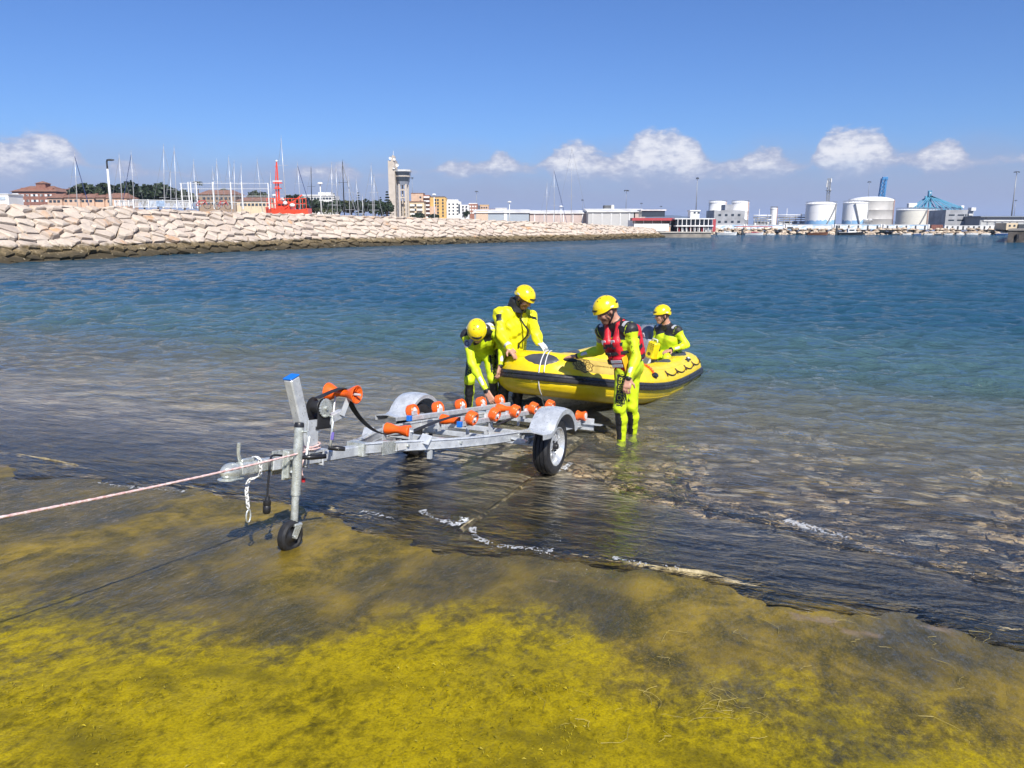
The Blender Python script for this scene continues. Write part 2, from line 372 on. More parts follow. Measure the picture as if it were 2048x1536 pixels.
ridge('joint_ridge', [(4.47+0.02*math.sin(w_*1.3), w_) for w_ in np.arange(-11, 5, 0.05)], 0.020, 0.021, ramp, 1)
ridge('joint_ridge', [(s, float(jw(s))) for s in np.arange(4.5, 8.5, 0.05)], 0.03, 0.018, ramp, 5)

# seabed sheet
def bed_material():
    m = bpy.data.materials.new('stony_bed'); m.use_nodes = True; t = NT(m.node_tree); b = t.n['Principled BSDF']
    g = t.new('ShaderNodeNewGeometry'); p = g.outputs['Position']
    vo = t.new('ShaderNodeTexVoronoi', feature='F1'); t.put(vo.inputs['Vector'], t.mapping(p, (1, 1, 0.3))); vo.inputs['Scale'].default_value = 3.4
    n = t.noise(p, 2.2, 6, 0.65); n2 = t.noise(p, 14, 5, 0.65)
    c = t.mix(t.ss(t.math('ADD', n, t.math('MULTIPLY', n2, 0.4)), 0.5, 0.9), (0.36, 0.28, 0.15), (0.80, 0.69, 0.50))
    c = t.mix(t.ss(vo.outputs[0], 0.25, 0.5), c, (0.20, 0.15, 0.075)); t.put(b.inputs['Base Color'], c)
    b.inputs['Roughness'].default_value = 0.8
    t.put(b.inputs['Normal'], t.bump(t.math('SUBTRACT', n2, vo.outputs[0]), 0.8, 0.06)); return m
M_BED = bed_material()
S1 = np.concatenate([np.arange(4.6, 14, 0.12), np.geomspace(14, 420, 60)]); W1 = np.concatenate([-np.geomspace(300, 16, 30), np.arange(-15.5, 12, 0.15), np.geomspace(12.5, 320, 30)])
S, Wd = np.meshgrid(S1, W1, indexing='ij')
Z = bed_z(S)-0.10+(fbm(S*1.2, Wd*1.2, 4, 11)-0.5)*0.16
V = np.stack([S*DD.x+Wd*WW.x, S*DD.y+Wd*WW.y, Z], -1).reshape(-1, 3); nw = len(W1); i = np.arange((len(S1)-1)*nw).reshape(-1, nw)[:, :-1].ravel()
tag(link('seabed', np_mesh('seabed', V, np.stack([i, i+1, i+nw+1, i+nw], 1), M_BED)), kind='structure')

# rubble lying under the shallow water
def rock_verts(sx, sy, sz, sd, n1=7, n2=4):
    r_ = random.Random(sd); vs = [(0, 0, -sz)]
    for i in range(1, n2):
        tt = -math.pi/2+math.pi*i/n2
        for j in range(n1):
            a = 2*math.pi*(j+0.5*(i % 2))/n1; k = 0.72+0.5*r_.random()
            vs.append((sx*k*math.cos(tt)*math.cos(a), sy*k*math.cos(tt)*math.sin(a), sz*(math.sin(tt)*0.9+0.2*(r_.random()-0.5))))
    vs.append((0, 0, sz*0.85)); fs = []
    for j in range(n1): fs.append((0, 1+(j+1) % n1, 1+j)); fs.append((len(vs)-1, 1+(n2-2)*n1+j, 1+(n2-2)*n1+(j+1) % n1))
    for i in range(n2-2):
        for j in range(n1): fs.append((1+i*n1+j, 1+i*n1+(j+1) % n1, 1+(i+1)*n1+(j+1) % n1, 1+(i+1)*n1+j))
    return vs, fs
M_STONE = mat('submerged_stone', (0.52, 0.40, 0.24), 0.8, var=0.3, scale=4.5, col2=(0.17, 0.12, 0.055), bump=0.6, bscale=30, bdist=0.01)
rb = MB()
for k in range(5200):
    w_ = random.uniform(-3.2, 9); s = float(s_end(w_)) + random.uniform(-0.25, 1)**1*random.choice((0.6, 3.0, 6.0))
    if s > 13: continue
    if w_ < -1.6 and random.random() < 0.6: continue
    sz = random.choice((0.02, 0.03, 0.035, 0.045, 0.06, 0.085))*random.uniform(0.7, 1.3); vs, fs = rock_verts(sz*1.35, sz, sz*0.8, k, 6, 4)
    x, y = sw_xy(s, w_); z = min(float(bed_z(s)) - 0.04 - 0.08*(s > float(s_end(w_))+.5), -0.02-sz*0.65)
    rb.add(vs, fs, Tm((x, y, z), (0, 0, random.uniform(0, 6.28))))
tag(rb.build('submerged_rubble', M_STONE), 'brown rubble stones lying under the shallow clear water right of the slipway', 'rubble', kind='stuff')

# water sheet: real waves, finer where the water is near
def water_material():
    m = bpy.data.materials.new('sea_water'); m.use_nodes = True; t = NT(m.node_tree); t.n.clear()
    out = t.new('ShaderNodeOutputMaterial'); g = t.new('ShaderNodeNewGeometry'); p = g.outputs['Position']
    dep = t.new('ShaderNodeAttribute', attribute_name='depth').outputs['Fac']
    rot = t.mapping(p, rot=(0, 0, math.atan2(DD.x, DD.y)))
    n1 = t.noise(t.mapping(rot, (0.7, 1.5, 1)), 3.2, 5, 0.6, 0.3); n2 = t.noise(t.mapping(rot, (0.8, 1.3, 1)), 0.55, 4, 0.6)
    n3 = t.noise(t.mapping(rot, (0.55, 1.5, 1)), 8.5, 3, 0.6, 0.2)
    calm = t.ss(dep, 0.0, 0.40, 0.30, 1.0)
    hgt = t.math('MULTIPLY', t.math('ADD', n1, t.math('ADD', t.math('MULTIPLY', n2, 0.5), t.math('MULTIPLY', n3, 0.4))), calm)
    nb = t.bump(hgt, 1.0, 0.125)
    fr = t.new('ShaderNodeFresnel'); fr.inputs[0].default_value = 1.40; t.put(fr.inputs[1], nb)
    gl = t.new('ShaderNodeBsdfGlossy'); gl.inputs['Roughness'].default_value = 0.05; t.put(gl.inputs['Normal'], nb)
    tr = t.new('ShaderNodeBsdfTransparent'); t.put(tr.inputs[0], t.mix(t.ss(dep, 0.0, 0.8), (0.99, 0.99, 0.97), (0.84, 0.92, 0.86)))
    bodyc = t.mix(t.ss(dep, 0.08, 0.75), (0.30, 0.295, 0.235), (0.085, 0.155, 0.160)); bodyc = t.mix(t.ss(dep, 0.55, 2.2), bodyc, (0.021, 0.078, 0.122))
    df = t.new('ShaderNodeBsdfDiffuse'); t.put(df.inputs[0], bodyc); t.put(df.inputs['Normal'], nb)
    op = t.math('SUBTRACT', 1.0, t.math('POWER', 2.718, t.math('MULTIPLY', dep, -1.7)))
    body = t.new('ShaderNodeMixShader'); t.put(body.inputs[0], op); t.l.new(tr.outputs[0], body.inputs[1]); t.l.new(df.outputs[0], body.inputs[2])
    mx = t.new('ShaderNodeMixShader'); t.put(mx.inputs[0], fr.outputs[0]); t.l.new(body.outputs[0], mx.inputs[1]); t.l.new(gl.outputs[0], mx.inputs[2])
    t.l.new(mx.outputs[0], out.inputs[0]); return m
NR, NA = 860, 900
rr = np.geomspace(2.6, 520, NR); aa = np.linspace(R(-58), R(58), NA)
RR, AA = np.meshgrid(rr, aa, indexing='ij'); X = RR*np.sin(AA); Y = RR*np.cos(AA)
Sg = X*DD.x+Y*DD.y; Wg = X*WW.x+Y*WW.y; spac = RR*(math.log(520/2.6)/NR)
amp = 0.26+0.74*sstep(Sg, 5.5, 13)
Zw = np.zeros_like(X); DXw = np.zeros_like(X); DYw = np.zeros_like(X)
NWV = 84; wr = np.random.default_rng(21)
for k in range(NWV):
    lam = 0.2*(2.3/0.2)**((k+wr.random())/NWV); th = math.atan2(-DD.y, -DD.x)+wr.normal(0, 0.62)+0.12; ph = wr.random()*6.28
    kx, ky = math.cos(th)*2*math.pi/lam, math.sin(th)*2*math.pi/lam
    a = 0.225*math.sqrt(2/NWV)*lam/(2*math.pi)*(1.25 if lam < 1.1 else 0.75)
    fade = sstep(lam/spac, 2.2, 4.5)*amp; arg = kx*X+ky*Y+ph
    Zw += a*fade*np.cos(arg); sn = a*fade*np.sin(arg)*0.75; DXw -= sn*math.cos(th); DYw -= sn*math.sin(th)
se = 4.12+1.15*(fbm(Wg*0.75, Wg*0+2, 3, 31)-0.5)+0.35*(fbm(Wg*2.6, Sg*2, 3, 33)-0.5) - 0.5*sstep(Wg, -5.0, -9)
film = -0.03+0.041*sstep(Sg-se, -0.15, 0.40) + 0.004*(fbm(Sg*5+Wg*2, Wg*3, 3, 35)-0.5)
b1 = np.where(Sg < 11, ramp_z(Sg), -1e3)+film
lo, hi = Zw, b1; kk = 0.03; hh = np.clip(kk-np.abs(lo-hi), 0, None)/kk
Zf = np.maximum(lo, hi)+hh*hh*kk/4
# small breaking ridge where the wave meets the edge of the broken slab
send = s_end(Wg); ed = Sg-(send+0.10+0.35*(fbm(Wg*1.2, Wg*0, 3, 41)-0.5)); Zf += np.where(Sg < 9, 0.035*np.exp(-(ed/0.13)**2)*sstep(Wg, -2.3, -1.2)*(0.4+1.2*fbm(Wg*1.5, Sg, 2, 43)), 0)
depth = np.clip(Zf-bed_z(Sg), 0, 6); depth = np.where(Sg > 9, np.maximum(depth, -bed_z(Sg)), depth)
V = np.stack([X+DXw, Y+DYw, Zf], -1).reshape(-1, 3); i = np.arange((NR-1)*NA).reshape(-1, NA)[:, :-1].ravel()
Q = np.stack([i, i+1, i+NA+1, i+NA], 1)
keep = ((Sg-se) > -0.35).ravel()[Q].any(1); Q = Q[keep]
used = np.unique(Q); remap = np.zeros(len(V), np.int32); remap[used] = np.arange(len(used)); 
me = np_mesh('water', V[used], remap[Q], water_material())
at_ = me.attributes.new('depth', 'FLOAT', 'POINT'); at_.data.foreach_set('value', depth.ravel()[used].astype(np.float32))
tag(link('water', me), kind='structure')

# foam where the wavelets break and at the wheel
def foam_clump(mb, pts, n, wid, zoff, sd):
    """lacy scum: small flat cells kept where a noise field is high"""
    P_ = [Vector(p) for p in pts]; st = .0055
    L = sum((b-a).length for a, b in zip(P_, P_[1:])); na = int(L/st); nc = int(wid*5/st); acc = 0; k = 0; rows = []
    for i in range(na+1):
        d = i*st
        while k < len(P_)-2 and d > acc+(P_[k+1]-P_[k]).length: acc += (P_[k+1]-P_[k]).length; k += 1
        t_ = (P_[k+1]-P_[k]); rows.append((P_[k]+t_.normalized()*(d-acc), Vector((-t_.y, t_.x, 0)).normalized()))
    I, Jc = np.meshgrid(np.arange(na+1), np.arange(nc+1), indexing='ij'); lac = 1-np.abs(fbm(I*st*32, Jc*st*32, 3, sd)-.5)*5.2; big = fbm(I*st*7, Jc*st*9+5, 2, sd+50); off = (Jc/nc-.5)*2
    keep = (lac*.55+big*.8-np.abs(off)**1.5*.75) > (.76-n)
    for i in range(na):
        for j in range(nc):
            if keep[i, j]:
                p, q = rows[i]; c = p+q*((j/nc-.5)*wid*5); z = zoff+.004*float(lac[i, j]); o = len(mb.v)
                s2 = st*.62; e = Vector((q.y, -q.x, 0)); mb.v += [tuple(c+q*s2+Vector((0, 0, z))), tuple(c+e*s2+Vector((0, 0, z+.002))), tuple(c-q*s2+Vector((0, 0, z))), tuple(c-e*s2+Vector((0, 0, z+.001)))]
                mb.f.append((o, o+1, o+2, o+3)); mb.m.append(0)
def rp(u, v):
    r_ = ray(u, v); o = Vector((0, 0, CAM_H)); n = Vector((SLOPE*DD.x, SLOPE*DD.y, 1)); t = (S_W*SLOPE-o.dot(n))/r_.dot(n); return o+r_*t
mb = MB()
foam_clump(mb, [rp(842, 1026), rp(862, 1040), rp(890, 1048), rp(912, 1056), rp(930, 1040)], .14, .028, .018, 1)
foam_clump(mb, [rp(942, 1060), rp(952, 1082), rp(985, 1096), rp(1030, 1100), rp(1065, 1103), rp(1108, 1108)], .16, .024, .017, 2)
foam_clump(mb, [rp(725, 1027), rp(760, 1036), rp(790, 1042)], .0, .024, .016, 3); foam_clump(mb, [rp(1225, 1122), rp(1300, 1134), rp(1360, 1142)], -.04, .03, .016, 4)
foam_clump(mb, [onz(1570, 1046, .05), onz(1620, 1064, .05), onz(1660, 1075, .045), onz(1700, 1084, .04)], .17, .040, .02, 5)
foam_clump(mb, [onz(1078, 946, 0), onz(1100, 947, 0), onz(1122, 942, 0), onz(1140, 928, 0)], .10, .028, .014, 6)
foam_clump(mb, [rp(190, 968), rp(240, 976), rp(330, 985), rp(370, 988)], -.04, .03, .016, 8); foam_clump(mb, [onz(1700, 1090, .03), onz(1800, 1118, .03), onz(1950, 1150, .03)], .0, .05, .02, 9)
tag(mb.build('foam', mat('white_foam', (0.62, 0.64, 0.66), 0.5, var=.04)), 'thin white foam where small waves break on the slipway', 'foam', kind='stuff')

# loose strands and blades of weed lying on the slab
def blades(mb, n, smin, smax, lmin, lmax, wd, sd, spread=.5):
    r_ = random.Random(sd)
    for k in range(n):
        s = r_.uniform(smin, smax); w_ = r_.uniform(-4.0, 1.6)
        if float(fbm(s*1.6, w_*1.6, 3, 77)) < .43 or s > 1.75+1.05*float(sstep(w_, -3.2, -1.4)): continue
        x, y = sw_xy(s, w_); a = .95+r_.gauss(0, spread); L = r_.uniform(lmin, lmax); d = Vector((math.cos(a), math.sin(a), -SLOPE*(math.cos(a)*DD.x+math.sin(a)*DD.y))); q = Vector((-d.y, d.x, 0))*wd*r_.uniform(.6, 1.4); z = ramp_z(s)+r_.uniform(.001, .010); p = Vector((x, y, z)); bend = q.normalized()*L*r_.uniform(-.18, .18); o = len(mb.v)
        mb.v += [tuple(p-q*.6), tuple(p+q*.6), tuple(p+d*L*.5+bend-q+Vector((0, 0, r_.uniform(.001, .010)))), tuple(p+d*L*.5+bend+q+Vector((0, 0, .002))), tuple(p+d*L)]
        mb.f += [(o, o+1, o+3, o+2), (o+2, o+3, o+4)]; mb.m += [0, 0]
mb = MB(); blades(mb, 16000, .6, 3.1, .008, .026, .0012, 1, .8)
tag(mb.build('weed_tufts', mat('weed_blade', (0.46, 0.36, 0.012), 0.45, var=.2, scale=5, col2=(0.10, 0.085, 0.008), coat=.3)), 'short matted yellow-green weed growing on the slipway', 'weed', kind='stuff')
mb = MB(); r_ = random.Random(9)
for k in range(48):
    c = rp(r_.uniform(900, 2000), r_.uniform(1240, 1500)) if k % 3 else rp(r_.gauss(1430, 60), r_.gauss(1430, 30)); a = r_.uniform(.2, 1.9); pts = []; L = r_.uniform(.04, .20)
    for j in range(6): pts.append(tuple(c+Vector((math.cos(a)*L*j/5, math.sin(a)*L*j/5, .012-SLOPE*L*j/5*(math.cos(a)*DD.x+math.sin(a)*DD.y))))); a += r_.gauss(0, .25)
    mb.tube(pts, r_.uniform(.0005, .0010), 4)
tag(mb.build('weed_strands', mat('pale_dry_strand', (0.42, 0.33, 0.09), 0.6, var=.2)), 'thin pale weed strands scattered over the wet slab', 'weed', kind='stuff')
# ---------------------------------------------------------------- breakwater of fitted boulders
def rock_material():
    m = bpy.data.materials.new('breakwater_limestone'); m.use_nodes = True; t = NT(m.node_tree); b = t.n['Principled BSDF']
    g = t.new('ShaderNodeNewGeometry'); p = g.outputs['Position']; rnd = t.new('ShaderNodeAttribute', attribute_name='rnd').outputs['Fac']
    n = t.noise(p, 1.1, 6, 0.65); n2 = t.noise(p, 6, 5, 0.7)
    dry = t.mix(rnd, (0.60, 0.505, 0.405), (0.49, 0.40, 0.325)); dry = t.mix(t.ss(n, 0.42, 0.72), dry, (0.64, 0.54, 0.43))
    dry = t.mix(t.ss(n2, 0.56, 0.75), dry, (0.40, 0.29, 0.21)); dry = t.mix(t.math('MULTIPLY', t.ss(t.math('FRACT', t.math('MULTIPLY', rnd, 17.3)), 0.82, 0.9), t.ss(n, 0.45, 0.65)), dry, (0.55, 0.33, 0.18))
    sp = t.new('ShaderNodeSeparateXYZ'); t.put(sp.inputs[0], p)
    zz = t.math('ADD', sp.outputs[2], t.math('MULTIPLY', t.math('SUBTRACT', n, 0.5), 0.9))
    wet = t.mix(t.ss(n2, 0.35, 0.7), (0.10, 0.075, 0.035), (0.27, 0.195, 0.10))
    wet = t.mix(t.ss(zz, 0.75, 0.25), wet, (0.055, 0.042, 0.02))
    wet = t.mix(t.ss(t.noise(p, 2.6, 4), 0.62, 0.72), wet, (0.42, 0.35, 0.22))
    t.put(b.inputs['Base Color'], t.mix(t.ss(zz, 1.12, 0.85), dry, wet)); b.inputs['Roughness'].default_value = 0.85
    t.put(b.inputs['Normal'], t.bump(t.math('ADD', n2, t.math('MULTIPLY', n, 2)), 0.6, 0.07)); return m
M_ROCK = rock_material()
WL = [Vector(p) for p in ((-42.5, 4), (-37.5, 25), (-33.5, 42), (-31.9, 49.1), (-29.8, 57.1), (-26.6, 69.6), (-18.6, 91.1), (-1.8, 118.6), (15.8, 142.4), (34.0, 178.0))]
CREST = [3.7, 3.7, 3.66, 3.62, 3.6, 3.55, 3.48, 3.2, 2.72, 1.85]
seg = [0.0]
for a, b in zip(WL, WL[1:]): seg.append(seg[-1]+(b-a).length)
LTOT = seg[-1]
def wl_at(l):
    l = min(max(l, 0), LTOT-1e-6); k = max(i for i in range(len(seg)-1) if seg[i] <= l); f = (l-seg[k])/(seg[k+1]-seg[k])
    def tang(i):
        a = WL[max(0, i-1)]; b = WL[min(len(WL)-1, i+1)]; return (b-a).normalized()
    t = (tang(k)*(1-f)+tang(k+1)*f).normalized(); pos = WL[k].lerp(WL[k+1], f)
    return pos, t, CREST[k]*(1-f)+CREST[k+1]*f
COT = 1.25
def slope_pt(l, q, h):
    """l metres along the water line, q metres up the slope from the water line, h metres out of the slope face"""
    pos, t, cr = wl_at(l); n = Vector((-t.y, t.x)); si = 1/math.sqrt(1+COT*COT); co = COT*si
    qm = cr/si
    if q <= qm: x, z = q*co, q*si; nx, nz = -si, co
    else: x, z = qm*co+(q-qm), cr; nx, nz = -0.35, 0.94
    return Vector((pos.x+n.x*(x+nx*h), pos.y+n.y*(x+nx*h), z+nz*h))
def qmax(l): return wl_at(l)[2]*math.sqrt(1+COT*COT)+1.6
br = MB()
STEP = 1.5; NL = int(LTOT/STEP); 
for j in range(NL+1):
    l = j*LTOT/NL; qm = qmax(l)
    for q in (-2.5, 0, qm*0.5, qm-1.6, qm): br.v.append(tuple(slope_pt(l, q, -0.42)))
for j in range(NL):
    for k in range(4): br.f.append((j*5+k, j*5+k+1, (j+1)*5+k+1, (j+1)*5+k)); br.m.append(0)
breakwater = tag(br.build('breakwater', mat('rock_core', (0.10, 0.085, 0.065), 0.9)), 'long rubble-mound breakwater of pale pinkish limestone blocks', 'breakwater')
# sites in rows, Voronoi cells in (l, q)
sites = []; q = -1.3; row = 0
while q < 10.0:
    ql = 0.78*random.uniform(0.92, 1.1)
    l = random.uniform(0, 1.2)
    while l < LTOT:
        wd = random.choice((random.uniform(.7, 1.3), random.uniform(1.2, 2.3)))
        if q < qmax(l)-0.2: sites.append((l+wd/2, q+random.uniform(-0.34, 0.34)))
        l += wd
    q += ql; row += 1
SA = np.array(sites)
def cell(i, ay=1.0):
    c = SA[i]; d = SA-c; near = np.argsort(d[:, 0]**2+(d[:, 1]*1.35)**2)[1:16]
    poly = [(-1.6, -1.0), (1.6, -1.0), (1.6, 1.0), (-1.6, 1.0)]
    for k in near:
        sk = math.sin(i*12.9+k*0)*0.35; nx, ny = d[k][0], d[k][1]*1.8; lim = (nx*d[k][0]+ny*d[k][1])/2; out = []
        for a, b in zip(poly, poly[1:]+poly[:1]):
            da = a[0]*nx+a[1]*ny-lim; db = b[0]*nx+b[1]*ny-lim
            if da <= 0: out.append(a)
            if da*db < 0: t = da/(da-db); out.append((a[0]+(b[0]-a[0])*t, a[1]+(b[1]-a[1])*t))
        poly = out
        if len(poly) < 3: return None
    # drop tiny edges
    res = [p for k2, p in enumerate(poly) if math.dist(p, poly[k2-1]) > 0.12]
    return res if len(res) >= 3 else None
def boulder(i):
    poly = cell(i)
    if not poly: return None
    c = SA[i]; r_ = random.Random(i*13+5); n = len(poly)
    h0 = r_.uniform(0.06, 0.26); gx = r_.uniform(-0.12, 0.12); gq = r_.uniform(-0.34, 0.02)
    vs = []; rings = ((0.93, None), (1.0, 0.0), (r_.uniform(.90, .97), 0.72), (r_.uniform(.62, .84), 1.0))
    for (sc, hf) in rings:
        for (x, y) in poly:
            x2 = x*sc*0.97+r_.uniform(-.05, .05); y2 = y*sc*0.95+r_.uniform(-.03, .03)
            hh = -0.6 if hf is None else (h0+gx*x2+gq*y2)*hf+r_.uniform(-.04, .04) - (0.16 if hf == 0.0 else 0)
            vs.append(slope_pt(c[0]+x2, c[1]+y2, hh))
    vs.append(slope_pt(c[0], c[1], h0+r_.uniform(0, .06)))
    fs = [(k*n+a, k*n+(a+1) % n, (k+1)*n+(a+1) % n, (k+1)*n+a) for k in range(3) for a in range(n)]+[(3*n+a, 3*n+(a+1) % n, 4*n) for a in range(n)]
    return vs, fs, r_.random()
blds = []
for i in range(len(SA)):
    b_ = boulder(i)
    if b_:
        cpos = b_[0][-1]; dist = (cpos-Vector((0, 0, CAM_H))).length
        vis = abs(cpos.x)/cpos.y < 0.70 and cpos.z > -0.25
        blds.append((dist if vis else 1e4+dist, b_))
blds.sort(key=lambda t_: t_[0])
def set_rnd(me, vals):
    a = me.attributes.new('rnd', 'FLOAT', 'POINT'); a.data.foreach_set('value', np.asarray(vals, np.float32))
rest = MB(); restr = []
for k, (d_, (vs, fs, rv)) in enumerate(blds):
    if k < 300:
        mb = MB(); c0 = vs[-1]; mb.add([p-c0 for p in vs], fs); o = mb.build('boulder', M_ROCK, breakwater, loc=c0); set_rnd(o.data, [rv]*len(vs))
    else: rest.add(vs, fs); restr += [rv]*len(vs)
o = rest.build('boulder_field', M_ROCK, breakwater); set_rnd(o.data, restr); o['kind'] = 'stuff'
# land behind the crest
ld = MB(); pts = []
for j in range(NL+1):
    l = j*LTOT/NL; p = slope_pt(l, qmax(l)-0.3, -0.1); pts.append(p)
far = [Vector((p.x-160+j*1.2, p.y+60+j*6.2, p.z-0.3)) for j, p in enumerate(pts)]
ld.v = [tuple(p) for p in pts]+[tuple(p) for p in far]; n_ = len(pts)
ld.f = [(j, j+1, n_+j+1, n_+j) for j in range(n_-1)]; ld.m = [0]*len(ld.f)
tag(ld.build('quay_ground', mat('quay_gravel', (0.42, 0.37, 0.31), 0.9, scale=0.4)), kind='structure')
# ---------------------------------------------------------------- boat trailer
GALV = mat('galvanised_steel', (0.66, 0.685, 0.70), 0.34, 0.35, var=0.06, scale=14, bump=0.10, bscale=90, col2=(0.50, 0.525, 0.55))
ZINC = mat('zinc_plate', (0.66, 0.69, 0.66), 0.30, 0.55, var=0.08, scale=20, col2=(0.45, 0.47, 0.43))
RUB = mat('black_rubber', (0.022, 0.022, 0.024), 0.55, var=0.2, scale=12, bump=0.2, bscale=80)
ORANGE = mat('orange_polyurethane', (0.90, 0.13, 0.012), 0.32, var=0.06, scale=9, coat=0.2, bump=0.1, bscale=30)
BLUE = mat('blue_plastic_cap', (0.01, 0.16, 0.62), 0.4, var=0.05)
BLACKP = mat('black_plastic', (0.018, 0.018, 0.02), 0.38, var=0.15)
WEB = mat('black_webbing', (0.02, 0.02, 0.025), 0.75, bump=0.4, bscale=200)
WHITEP = mat('white_plastic', (0.72, 0.72, 0.70), 0.4)
SILV = mat('silver_wheel_paint', (0.70, 0.72, 0.74), 0.28, 0.55, var=0.06)
AL, BE = R(25.0), math.atan(0.16)
TR = empty('boat_trailer'); tag(TR, 'galvanised boat trailer with orange rollers standing on the slipway', 'trailer')
ex = Vector((math.sin(AL)*math.cos(BE), math.cos(AL)*math.cos(BE), -math.sin(BE))); ez = Vector((math.sin(AL)*math.sin(BE), math.cos(AL)*math.sin(BE), math.cos(BE))); ey = ez.cross(ex)
TO = Vector((-0.3045, 7.1489, 0.255))
TR.matrix_world = Matrix(((ex.x, ey.x, ez.x, TO.x), (ex.y, ey.y, ez.y, TO.y), (ex.z, ey.z, ez.z, TO.z), (0, 0, 0, 1)))
TMW = TR.matrix_world.copy()
def P(x, r, z): return Vector((x, -r, z))            # r: positive toward the photographer's side
def part(name, m, par=TR, smooth=False, auto=35, **k):
    def done(mb): return mb.build(name, m, par, smooth or bool(k.get('s')), auto=auto)
    return done
def sweep_rail(mb, pts, wd, ht):
    """square tube along a polyline of (x, r, zmid) points"""
    n = len(pts); vs = []; fs = []
    for i in range(n):
        a = P(*pts[max(0, i-1)]); b = P(*pts[min(n-1, i+1)]); t = (b-a).normalized(); s = Vector((0, 0, 1)).cross(t).normalized(); u = t.cross(s); c = P(*pts[i]); bv = 0.008
        for (y, z) in ((-1, -1), (1, -1), (1, 1), (-1, 1)):
            for (by, bz) in ((bv, 0), (0, bv)) if (y*z > 0) else ((0, bv), (bv, 0)):
                vs.append(c+s*(y*(wd/2-by))+u*(z*(ht/2-bz)))
    for i in range(n-1):
        for j in range(8): fs.append((i*8+j, i*8+(j+1) % 8, (i+1)*8+(j+1) % 8, (i+1)*8+j))
    fs += [tuple(range(8))[::-1], tuple((n-1)*8+j for j in range(8))]; mb.add(vs, fs)
mb = MB(); mb.bar(P(-2.86, 0, .065), P(-1.55, 0, .065), .07, .075, bev=.008); part('tongue_beam', GALV)(mb)
def smooth_path(pts, n=6):
    out = []
    for i in range(len(pts)-1):
        p0 = Vector(pts[max(0, i-1)]); p1 = Vector(pts[i]); p2 = Vector(pts[i+1]); p3 = Vector(pts[min(len(pts)-1, i+2)])
        for k in range(n):
            t = k/n; out.append(0.5*((2*p1)+(p2-p0)*t+(2*p0-5*p1+4*p2-p3)*t*t+(3*p1-p0-3*p2+p3)*t**3))
    out.append(Vector(pts[-1])); return out
for sg in (1, -1):
    path = [(-1.96, .055*sg, .085), (-1.72, .13*sg, .085), (-1.35, .28*sg, .085), (-.95, .40*sg, .085), (-.5, .47*sg, .085), (0, .49*sg, .085), (.6, .50*sg, .085), (1.42, .50*sg, .085)]
    mb = MB(); sweep_rail(mb, [tuple(p) for p in smooth_path(path)], .05, .08); rail = mb.build('side_rail', GALV, TR)
    mb = MB()
    for (x, r_) in ((-1.60, .18), (-1.10, .36), (-.2, .485), (.5, .5), (1.2, .5)): mb.cyl(P(x, sg*(r_+.02), .09), P(x, sg*(r_+.036), .09), .012, n=6)
    mb.build('bolt', ZINC, rail)
    mb = MB(); mb.box(P(1.42, sg*.50, .085), (.02, .30, .13), bev=.004); mb.bar(P(1.43, sg*.46, .09), P(1.43, sg*.74, .09), .10, .012); mb.build('light_board_bracket', GALV, TR)
mb = MB(); mb.box(P(-1.74, .155, .085), (.24, .006, .095)); mb.box(P(-1.94, .0, .075), (.09, .15, .10), bev=.006); part('gusset_plate', ZINC)(mb)
mb = MB(); mb.box(P(-1.66, .195, .088), (.11, .004, .05), Matrix.Identity(4)); part('maker_plate', mat('dull_label', (0.62, 0.62, 0.60), 0.5))(mb)
for x in (-.95, .15, 1.38):
    hw = .39 if x < -.5 else .49; mb = MB(); mb.bar(P(x, -hw, .06), P(x, hw, .06), .05, .05, bev=.006); part('cross_member', GALV)(mb)
mb = MB(); mb.bar(P(0, -.62, 0), P(0, .62, 0), .05, .05, bev=.006); mb.box(P(0, .5, .03), (.16, .08, .07), bev=.006); mb.box(P(0, -.5, .03), (.16, .08, .07), bev=.006); part('axle', GALV)(mb)
